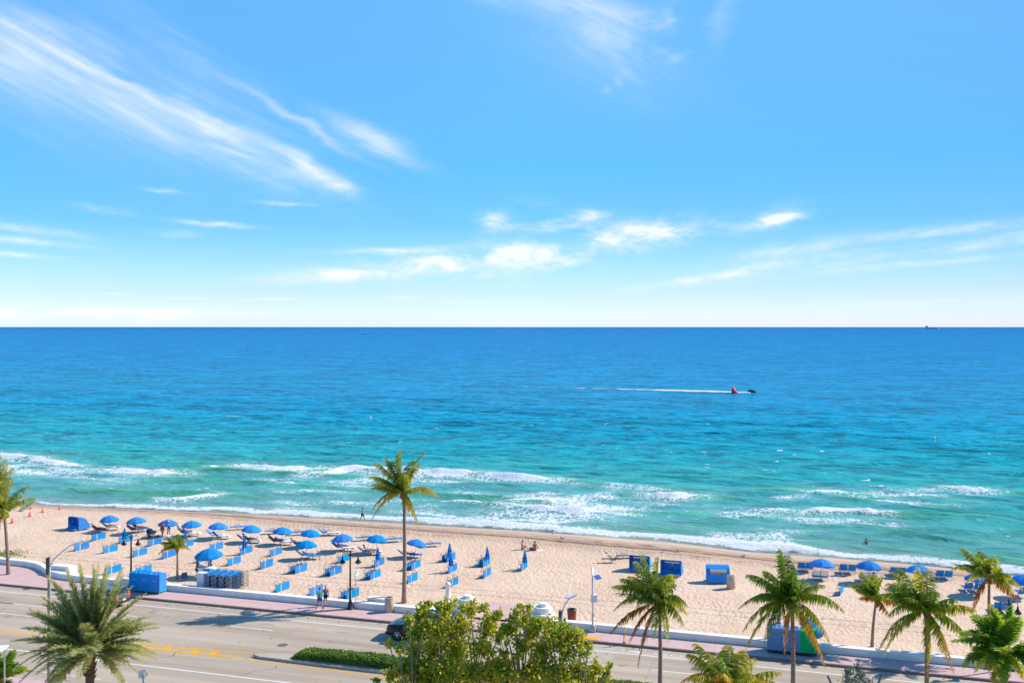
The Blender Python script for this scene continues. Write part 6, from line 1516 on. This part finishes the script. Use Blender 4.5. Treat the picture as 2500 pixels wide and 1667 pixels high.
def person(label, loc, rz, kind='stand', skin='skin', shirt=None, shorts='c_navy', hair='hair_dark', hat=None, ph=1.0, scale=1.0, sleeves=True, shoes=None, group=None, longhair=False):
    r = thing('person', label, 'person', loc, rz, group)
    J = pose_joints(kind, ph)
    V, F = skin_mesh({n: (p,) + tuple(rad(n)) for n, p in J.items()}, BONES, 'pelvis')
    mb = MB(); mb.add(V, F)
    h0, h1 = J['head0'], J['head1']; hu = (h1 - h0).normalized(); hd = h0.lerp(h1, .5)
    fw = Vector((1, 0, 0)); fw = (fw - hu * fw.dot(hu)).normalized() if abs(hu.x) < .9 else Vector((0, 0, 1)); sd = hu.cross(fw)
    nose = hd + fw * .088; mb.tube([nose + hu * .03, nose + fw * .024 - hu * .012, nose - hu * .02], [.008, .016, .012], 5)
    for k in (-1, 1):
        mb.ball(tuple(hd + sd * k * .078 - fw * .005), (.018, .012, .028), 6, 4)          # ears
        mb.ball(tuple(hd + fw * .075 + sd * k * .03 + hu * .018), .011, 6, 4, 1)           # eyes
    mb.ball(tuple(hd + fw * .078 - hu * .045), (.010, .022, .007), 6, 4, 2)                # mouth
    for s, k in (('L', 1), ('R', -1)):                    # four fingers and a thumb, unequal and curled
        w, p = J['wr' + s], J['pa' + s]; d = (p - w).normalized(); q = d.cross(Vector((1, 0, 0)) if abs(d.x) < .8 else Vector((0, 0, 1))).normalized(); nq = d.cross(q).normalized()
        for i, (of, ln) in enumerate(((-.026, .062), (-.009, .074), (.009, .070), (.026, .054))):
            a0 = p + q * of; a1 = a0 + d * ln * .55 + nq * .008; a2 = a1 + d * ln * .40 + nq * .024
            mb.tube([a0 - d * .02, a0 + d * .01, a1, a2], [.0095, .0095, .0085, .006], 5)
        t0 = w.lerp(p, .35) - q * .022; mb.tube([t0, t0 - q * .028 + d * .022, t0 - q * .036 + d * .055 + nq * .01], [.011, .010, .007], 5)
    mb.build('body', [M[skin], M['hair_dark'], M['c_pink']], r, True)
    def cloth(name, jn, ed, root, extra, mat, cut=None):
        jj = {}
        for n in jn:
            base_n, f = (n, None) if not isinstance(n, tuple) else (n[0], n)
            if f is None: jj[n] = (J[n],) + tuple(x + extra for x in rad(n))
            else: jj[f[3]] = (J[f[0]].lerp(J[f[1]], f[2]),) + tuple(rad(f[0])[i] * (1 - f[2]) + rad(f[1])[i] * f[2] + extra * 1.5 for i in (0, 1))
        V, F = skin_mesh(jj, ed, root); m_ = MB(); m_.add(V, F); return m_.build(name, M[mat], r, True)
    if shirt:
        jn = ['pelvis', 'belly', 'chest', 'shL', 'shR']; ed = [('pelvis', 'belly'), ('belly', 'chest'), ('chest', 'shL'), ('chest', 'shR')]
        if sleeves:
            jn += [('shL', 'elL', .6, 'uL'), ('shR', 'elR', .6, 'uR')]; ed += [('shL', 'uL'), ('shR', 'uR')]
        cloth('shirt', jn, ed, 'belly', .020, shirt)
    if shorts:
        jn = ['pelvis', 'hipL', 'hipR', ('hipL', 'knL', .62, 'tL'), ('hipR', 'knR', .62, 'tR')]
        if kind in ('sit', 'lie', 'recline') and not shirt: jn = ['pelvis', 'hipL', 'hipR', ('hipL', 'knL', .25, 'tL'), ('hipR', 'knR', .25, 'tR')]
        cloth('shorts', jn, [('pelvis', 'hipL'), ('pelvis', 'hipR'), ('hipL', 'tL'), ('hipR', 'tR')], 'pelvis', .018, shorts)
    hb = MB(); Rm = Matrix((fw, sd, hu)).transposed().to_4x4(); hb.M = Matrix.Translation(hd + hu * .035 - fw * .014) @ Rm
    hb.ball((0, 0, .02), (.098, .088, .092), 12, 8)
    if longhair: hb.tube([(-.05, 0, 0), (-.10, 0, -.10), (-.09, 0, -.22)], [.07, .06, .03], 8)
    if hat:
        hb2 = MB(); hb2.M = hb.M.copy(); hb2.lathe([(.105, .03), (.10, .10), (.06, .135), (.0, .145)], 12); hb2.lathe([(.10, .03), (.16, .025), (.16, .035), (.10, .045)], 12, cap=False); hb2.build('hat', M[hat], r, True)
    hb.build('hair', M[hair], r, True)
    if shoes:
        for s in 'LR':
            a, b_ = J['an' + s], J['to' + s]; sm = MB(); sm.tube([a - Vector((.05, 0, .03)), a.lerp(b_, .4) - Vector((0, 0, .01)), b_ + Vector((.03, 0, .0))], [.05, .052, .034], 8); sm.build('shoe', M[shoes], r, True)
    if scale != 1: r.scale = (scale,) * 3
    return r
HD = lambda d: R(d)
# walkers
person('person in a teal shirt and blue shorts walking left along the pink pavement', plane(781, 1487), HD(120), 'walk', 'skin_tan', 'c_teal', 'c_royal', 'hair_grey', None, 1, 1.02, True, 'c_white')
person('blond person in a bright blue top and black shorts walking on the pavement', plane(795, 1479), HD(112), 'walk', 'skin', 'c_blue', 'c_black', 'hair_blond', None, -1, .98, False, 'c_black', None, True)
person('person in a slate shirt and dark shorts walking right along the surf', gp(885, 1272), HD(-12), 'walk', 'skin_tan', 'c_slate', 'c_navy', 'hair_dark', None, 1, 1.0)
# two women seated by the tracks
w1 = gp(1275, 1342); w2 = gp(1306, 1344)
person('person in a swimsuit sitting on a teal towel, facing right, left of the two', w1 + Vector((0, 0, .03)), HD(5), 'sit', 'skin', None, 'c_pink', 'hair_dark', None, 1, 1.0)
person('person in a swimsuit sitting on a white towel with back turned, right of the two', w2 + Vector((0, 0, .03)), HD(70), 'sit', 'skin_tan', None, 'c_pink', 'hair_dark', None, 1, 1.0, longhair=True)
for p, mt, lb in ((w1, 'towel_teal', 'teal towel on the sand under the left seated person'), (w2, 'towel', 'white towel on the sand under the right seated person')):
    o = MB(); n = 6; o.strip([(-.8 + .3 * i, -.42, .02 + .01 * math.sin(i * 2)) for i in range(n)], [(-.8 + .3 * i, .42, .02 + .01 * math.cos(i * 2)) for i in range(n)], .015); o = o.build('beach_towel', M[mt]); tag(o, lb, 'towel'); o.location = p + Vector((.15, 0, 0)); o.rotation_euler = (0, 0, R(8))
r = thing('cool_bag', 'dark maroon bag on the sand between the two sitting people', 'bag', gp(1297.5, 1344), .2)
a = MB(); a.box((0, 0, .16), (.36, .26, .32), bev=.03); a.build('body', M['purple'], r); a = MB(); a.tube([(-.1, 0, .31), (-.08, 0, .42), (.08, 0, .42), (.1, 0, .31)], .012, 5); a.build('handle', M['dark'], r)
# striped chair pair
def folding_chair(label, loc, rz):
    r = thing('folding_chair', label, 'chair', loc, rz, 'low striped folding chairs')
    m_ = M.get('stripe')
    if not m_:
        m_, t = newmat('stripe_sling'); o_ = t.obj(); sx_ = t.new('ShaderNodeSeparateXYZ'); t.l.new(o_, sx_.inputs[0])
        c_ = t.ramp(t.math('FRACT', t.math('MULTIPLY', sx_.outputs[1], 6)), [(0, (.55, .50, .05)), (.33, (.02, .20, .38)), (.66, (.72, .72, .70))], 'CONSTANT'); t.out(t.bsdf(c_, .8).outputs[0]); M['stripe'] = m_
    a = MB(); a.strip([(0, -.26, .24), (.5, -.26, .28)], [(0, .26, .24), (.5, .26, .28)], .012); a.build('seat', m_, r)
    a = MB(); a.strip([(0, -.26, .25), (-.36, -.26, .82)], [(0, .26, .25), (-.36, .26, .82)], .012); a.build('backrest', m_, r)
    a = MB()
    for y in (-.28, .28):
        a.tube([(-.38, y, .85), (.0, y, .22), (.35, y, .0)], .015, 5); a.tube([(.52, y, .30), (-.2, y, .0)], .015, 5); a.tube([(-.2, y, .55), (.3, y, .50)], .022, 5)
    a.build('frame', M['white_plastic'], r); return r
c1 = gp(1492, 1372); c2 = gp(1503, 1362)
folding_chair('low striped folding chair with a tanned person in it', c1, R(-14)); folding_chair('empty low striped folding chair behind the tanned person', c2, R(-8))
person('tanned person in a white cap lying back in a low striped chair', c1 + Vector((.03, 0, -.10)), R(-14), 'recline', 'skin_tan', None, 'c_limey', 'hair_dark', 'c_white')
o = make_lounger(3, 'small flat blue lounger beside the striped folding chairs'); o.location = gp(1520, 1362); o.rotation_euler = (0, 0, R(0)); o.scale = (.8, .8, .8)
# swimmer and standing group
sw_ = plane(2115, 1327, SEA); person('bare backed person standing chest deep in the sea at right', Vector((sw_.x, sw_.y, SEA - 1.12)), HD(100), 'wade', 'skin_tan', None, 'c_navy', 'hair_dark')
person('person in a red shirt standing under the third parasol', gp(396, 1313), HD(60), 'stand', 'skin_tan', 'c_red', 'c_khaki', 'hair_dark')
person('person with a white bag bending beside the red shirted one', gp(412, 1311), HD(150), 'reach', 'skin', 'c_slate', 'c_white', 'hair_dark', 'c_white')
r = thing('pushchair', 'dark loaded pushchair under the third parasol', 'pushchair', gp(374, 1314), .15)
a = MB(); a.M = Matrix.Rotation(R(-18), 4, 'Y'); a.box((0, 0, .62), (.95, .55, .28), bev=.1); a.build('seat', M['c_slate'], r)
a = MB(); a.M = Matrix.Translation((-.35, 0, .78)); a.ball((0, 0, 0), (.38, .33, .30), 12, 8); a.build('hood', M['c_navy'], r)
for x in (-.42, .45):
    for y in (-.27, .27):
        a = MB(); a.M = Matrix.Translation((x, y, .16)) @ Matrix.Rotation(R(90), 4, 'X'); a.lathe([(.10, -.03), (.16, -.025), (.16, .025), (.10, .03)], 14); a.build('wheel', M['rubber'], r)
a = MB()
for y in (-.26, .26): a.tube([(-.42, y, .16), (.1, y, .5), (.75, y, 1.0)], .016, 5); a.tube([(.45, y, .16), (-.1, y, .6)], .016, 5)
a.tube([(.75, -.26, 1.0), (.75, .26, 1.0)], .02, 5); a.build('frame', M['dark'], r)
o = MB(); o.ball((0, 0, .22), (.55, .30, .24), 10, 6); o.box((.3, .1, .2), (.4, .3, .36), bev=.06); o = o.build('beach_bag', M['c_white']); tag(o, 'pale bag on the sand at the feet of the standing group', 'bag'); o.location = gp(410, 1316)
# vendors
person('vendor in navy standing at the left end of the white counter', gp(481, 1412), HD(10), 'reach', 'skin_tan', 'c_royal', 'c_black', 'hair_dark')
person('vendor in blue standing behind the white counter', gp(513, 1402), HD(-110), 'reach', 'skin_tan', 'c_blue', 'c_navy', 'hair_dark')
person('person in a dark blue shirt standing behind the grey blue carts', gp(1900, 1566), HD(-60), 'stand', 'skin_tan', 'c_royal', 'c_navy', 'hair_dark')
o = thing('vendor_table', 'white vendor table behind the grey blue carts', 'table', gp(1922, 1562), -.2)
a = MB(); a.box((0, 0, .95), (1.1, .6, .06), bev=.01); a.build('tabletop', M['white_plastic'], o); a = MB(); a.box((0, 0, .46), (.9, .5, .9), bev=.02); a.build('cabinet', M['white_plastic'], o)
# sunbathers
SB = [('a1', 'skin_tan', None, 'c_navy', 'c_white', 'sunbather in a white hat reclining beside the sideways cabana'), ('a2', 'skin', 'c_limey', 'c_red', None, 'sunbather in a light green top under the leftmost parasol'),
      ('b1', 'skin', None, 'c_navy', None, 'sunbather reclining behind the left lamp post lanterns'), ('b2', 'skin_tan', 'c_navy', 'c_navy', None, 'sunbather in navy under the second parasol from the left'),
      ('d1', 'skin', 'c_slate', 'c_slate', None, 'sunbather on the towel covered lounger under the fourth parasol'), ('f2', 'skin_tan', None, 'c_black', None, 'sunbather with white towel under the sixth parasol'),
      ('g1', 'skin', None, 'c_pink', None, 'sunbather in a pink swimsuit under the seventh parasol'), ('i1', 'skin', 'c_white', 'c_white', 'c_white', 'sunbather in white with a hat behind the lone second row parasol'),
      ('k1', 'skin', None, 'c_blue', 'c_white', 'sunbather in blue shorts and white hat behind the middle lamp post'), ('l2', 'skin', 'c_white', 'c_white', None, 'sunbather covered in white left of the tall palm'), ('rf', 'skin_tan', None, 'c_navy', None, 'sunbather behind the small palm on the right')]
for k, sk, sh, so_, ht, lb in SB:
    h = RL[k]; person(lb, h.location + Vector((0, 0, -.02)), h.rotation_euler[2], 'recline', sk, sh, so_, 'hair_dark', ht)

# ================================================================== VEHICLES
def suv(label, s, t_, paint, heading, name='parked_car', L_=5.0, Wd=1.96, H=1.86):
    r = thing(name, label, 'car'); place_st(r, s, t_, -.15, heading)
    hw = Wd / 2; x0, x1 = -L_ / 2, L_ / 2
    def loft(secs, nm, mat, parent=r, smooth=False):
        mb = MB(); n = len(secs[0]); vs = [p for q in secs for p in q]; fs = []
        for i in range(len(secs) - 1):
            for k in range(n): fs.append((i * n + k, i * n + (k + 1) % n, (i + 1) * n + (k + 1) % n, (i + 1) * n + k))
        fs.append(tuple(range(n))); fs.append(tuple(range((len(secs) - 1) * n, len(secs) * n))); mb.add(vs, fs); return mb.build(nm, mat, parent, smooth)
    def sec(x, zb, zt_, w, cr=.0):                       # rounded section across the car
        zm = zb + (zt_ - zb) * .45
        return [(x, -w * .93, zb), (x, -w, zm - .12), (x, -w, zm + .12), (x, -w * .965, zt_ - .06), (x, -w * .88, zt_), (x, 0, zt_ + cr), (x, w * .88, zt_), (x, w * .965, zt_ - .06), (x, w, zm + .12), (x, w, zm - .12), (x, w * .93, zb), (x, 0, zb)]
    loft([sec(x1 - .02, .42, .86, hw * .84), sec(x1 - .14, .32, 1.02, hw * .93, .01), sec(x1 - .5, .30, 1.09, hw * .98, .03), sec(x1 - 1.35, .28, 1.14, hw, .03), sec(0, .27, 1.15, hw), sec(x0 + .6, .28, 1.15, hw), sec(x0 + .12, .34, 1.12, hw * .96), sec(x0, .45, 1.0, hw * .90)], 'body', paint, r)
    def cab(x, z, w): return [(x, -w, z), (x, w, z)]
    g = MB(); zb, zt_ = 1.13, H - .05
    bot = [(x1 - 1.30, hw * .88), (x0 + .10, hw * .88)]; top = [(x1 - 2.05, hw * .72), (x0 + .42, hw * .72)]
    vs = [(bot[0][0], -bot[0][1], zb), (bot[0][0], bot[0][1], zb), (bot[1][0], bot[1][1], zb), (bot[1][0], -bot[1][1], zb), (top[0][0], -top[0][1], zt_), (top[0][0], top[0][1], zt_), (top[1][0], top[1][1], zt_), (top[1][0], -top[1][1], zt_)]
    g.add(vs, [(0, 1, 5, 4), (1, 2, 6, 5), (2, 3, 7, 6), (3, 0, 4, 7), (4, 5, 6, 7)]); g.build('windows', M['glass_dark'], r)
    rf = MB(); rf.box(((top[0][0] + top[1][0]) / 2, 0, zt_ + .03), (top[0][0] - top[1][0] + .12, hw * 1.5, .08), bev=.035)
    for i, j in ((0, 4), (1, 5), (2, 6), (3, 7)): rf.tube([Vector(vs[i]) * 1.004, Vector(vs[j]) * 1.004], .045, 6)
    for y in (-1, 1):
        for f in (.36, .66): rf.tube([(bot[0][0] + (bot[1][0] - bot[0][0]) * f, y * hw * .885, zb), (top[0][0] + (top[1][0] - top[0][0]) * (f * .9), y * hw * .725, zt_)], .035, 5)
    rfo = rf.build('roof', paint, r)
    for y in (-1, 1):
        a = MB(); a.tube([(top[0][0] - .2, y * hw * .62, zt_ + .10), (top[1][0] + .2, y * hw * .62, zt_ + .10)], .018, 5); a.build('roof_rail', M['chrome'], rfo)
        a = MB(); a.box((x1 - 1.55, y * (hw + .10), 1.20), (.14, .22, .15), bev=.04); a.build('mirror', paint, r)
        a = MB(); a.box((x1 - .22, y * hw * .74, .84), (.26, .34, .15), bev=.04); a.build('headlight', M['headlight'], r)
        a = MB(); a.box((x0 + .05, y * hw * .78, .98), (.12, .22, .34), bev=.03); a.build('taillight', M['taillight'], r)
        for f, (xa, xb) in enumerate(((x1 - 2.35, x1 - 1.35), (x1 - 3.4, x1 - 2.4))):
            a = MB(); a.box(((xa + xb) / 2, y * (hw + .002), .78), (xb - xa, .012, .60), bev=.004); dr = a.build('door', paint, r)
            a = MB(); a.box((xa + .16, y * (hw + .02), .97), (.18, .03, .035)); a.build('handle', M['chrome'], dr)
        for x in (x1 - .95, x0 + 1.0):
            a = MB(); a.M = Matrix.Translation((x, y * (hw - .12), .38)) @ Matrix.Rotation(R(90), 4, 'X'); a.lathe([(.25, -.125), (.36, -.12), (.385, -.08), (.385, .08), (.36, .12), (.25, .125)], 24); w = a.build('wheel', M['rubber'], r, True)
            a = MB(); a.M = Matrix.Translation((x, y * (hw + .004), .38)) @ Matrix.Rotation(R(90), 4, 'X'); a.lathe([(.255, -.01), (.27, .0), (.24, .012)], 20, cap=False); a.lathe([(.06, -.012), (.06, .016)], 10)
            for k in range(6): a.M = Matrix.Translation((x, y * (hw + .004), .38)) @ Matrix.Rotation(k * PI / 3, 4, 'Y'); a.box((.14, 0, 0), (.22, .02, .055))
            a.build('rim', M['chrome'], w)
            a = MB(); a.M = Matrix.Translation((x, y * (hw - .012), .40)) @ Matrix.Rotation(R(90), 4, 'X'); a.lathe([(.44, -.014), (.44, .014)], 24); a.build('wheel_arch', M['rubber'], r)
    a = MB(); a.box((x1 + .01, 0, .72), (.08, hw * 1.1, .26), bev=.03); a.build('grille', M['chrome'], r)
    a = MB(); a.box((x1 + .01, 0, .42), (.14, hw * 1.72, .20), bev=.05); a.build('front_bumper', M['rubber'], r)
    a = MB(); a.box((x0 - .02, 0, .50), (.16, hw * 1.8, .24), bev=.05); a.build('rear_bumper', M['rubber'], r)
    a = MB(); a.box((x0 - .105, 0, .66), (.015, .34, .13)); a.build('number_plate', M['plate'], r)
    return r
M['paint_grey'] = pm('car_paint_grey', (.16, .19, .24), .2, .4, .05, 2)
suv('black car driving left, mostly hidden behind the sea grape tree', -26.4, 65.15, M['paint_black'], PI, 'car', 5.3, 2.0, 1.90)
suv('dark grey car half hidden behind the large date palm', -54.9, 65.3, M['paint_grey'], PI, 'car', 4.6, 1.85, 1.5)

# ================================================================== AT SEA
p = plane(1791, 959.5, SEA); r = thing('race_buoy', 'red pyramid shaped inflatable buoy on the sea beside the jet ski wake', 'buoy', p, .35)
a = MB(); v_ = [(-1.35, -.7, .1), (1.35, -.55, .1), (.1, 1.3, .1), (-.25, 0, 2.75)]
def puffy(mb, v_):
    n = 7
    for (i, j, k) in ((0, 1, 3), (1, 2, 3), (2, 0, 3), (0, 2, 1)):
        A_, B_, C_ = Vector(v_[i]), Vector(v_[j]), Vector(v_[k]); nn = (B_ - A_).cross(C_ - A_).normalized(); vs = []; ix = {}
        for a_ in range(n + 1):
            for b_ in range(n + 1 - a_):
                u_, w_ = a_ / n, b_ / n; q = 1 - u_ - w_; ix[(a_, b_)] = len(vs); vs.append(A_ * q + B_ * u_ + C_ * w_ + nn * 8.0 * u_ * w_ * q)
        fs = []
        for a_ in range(n):
            for b_ in range(n - a_):
                fs.append((ix[(a_, b_)], ix[(a_ + 1, b_)], ix[(a_, b_ + 1)]))
                if a_ + b_ < n - 1: fs.append((ix[(a_ + 1, b_)], ix[(a_ + 1, b_ + 1)], ix[(a_, b_ + 1)]))
        mb.add(vs, fs)
puffy(a, v_); a.build('float', M['red'], r, True)
a = MB(); a.tube([(-1.4, -.75, .06), (0, -.95, .0), (1.4, -.6, .06)], .12, 6); a.build('skirt', M['c_navy'], r)
p = plane(1834, 957.5, SEA); r = thing('jet_ski', 'dark jet ski running right ahead of its white wake', 'jet ski', p, 0)
a = MB(); O = [(-1.5, -.5), (.4, -.58), (1.2, -.35), (1.75, 0), (1.2, .35), (.4, .58), (-1.5, .5)]; a.slab(O, -.1, .38); a.slab([(x * .9 + .05, y * .8) for x, y in O], .38, .58); a.build('hull', M['paint_black'], r)
a = MB(); a.box((-.45, 0, .72), (1.3, .38, .30), bev=.1); a.build('seat', M['dark'], r)
a = MB(); a.box((.5, 0, .80), (.6, .5, .42), bev=.15); a.build('cowl', M['c_slate'], r)
a = MB(); a.tube([(.28, -.38, 1.02), (.36, 0, 1.05), (.28, .38, 1.02)], .025, 6); a.build('handlebar', M['dark'], r)
person('rider in a dark suit crouched on the jet ski', p + Vector((-.35, 0, .32)), 0, 'ride', 'skin_tan', 'c_black', 'c_black', 'hair_dark')
sp_ = MB(); 
def buoy(px, py, h, label):
    r = thing('marker_buoy', label, 'buoy', plane(px, py, SEA), 0, 'white swim area buoys')
    a = MB(); a.lathe([(.16, -.3), (.17, .1), (.165, h - .15), (.10, h), (.03, h + .03)], 14); a.build('float', M['boat_white'], r, True)
    a = MB(); a.lathe([(.175, h * .55), (.175, h * .68)], 14); a.build('band', M['orange'], r)
buoy(904.5, 1024, .95, 'slim white marker buoy in the water left of centre, above the tall palm'); buoy(2281.5, 1080, 1.25, 'slim white marker buoy in the water far to the right')
p = plane(888, 816.5, SEA); r = thing('motor_boat', 'tiny motor boat far out near the horizon, left of centre', 'boat', p, 0)
a = MB(); a.slab([(-7, -1.8), (3, -1.9), (7, 0), (3, 1.9), (-7, 1.8)], -.3, 1.6); a.build('hull', M['paint_black'], r)
a = MB(); a.box((-1, 0, 2.4), (4.5, 2.6, 1.8), taper=.8); a.box((-1.2, 0, 4.4), (2.2, 2.2, .25)); a.tube([(-1.2, 0, 3.2), (-1.2, 0, 7.5)], .22, 6); a.build('cabin', M['boat_white'], r)
a = MB(); a.box((4.4, 0, 1.8), (3, 1.6, .5)); a.build('foredeck', M['boat_white'], r)
Ys = 9500.0; r = thing('cargo_ship', 'faint grey blue cargo ship on the horizon at right', 'ship', Vector(((2275 - CXP) * Ys / FPX, Ys, SEA)), 0)
a = MB(); a.slab([(-62, -10), (52, -10), (68, 0), (52, 10), (-62, 10)], 0, 15.5); a.build('hull', M['ship'], r)
a = MB(); a.box((-50, 0, 22), (17, 18, 13.5)); a.box((-50, 0, 30), (12, 20, 3.5)); a.build('superstructure', M['ship'], r)
a = MB(); a.box((-54, 0, 34), (5, 5, 6), taper=.8); a.build('funnel', M['ship'], r)
a = MB(); a.tube([(58, 0, 15), (58, 0, 23)], 1.2, 6); a.build('foremast', M['ship'], r)
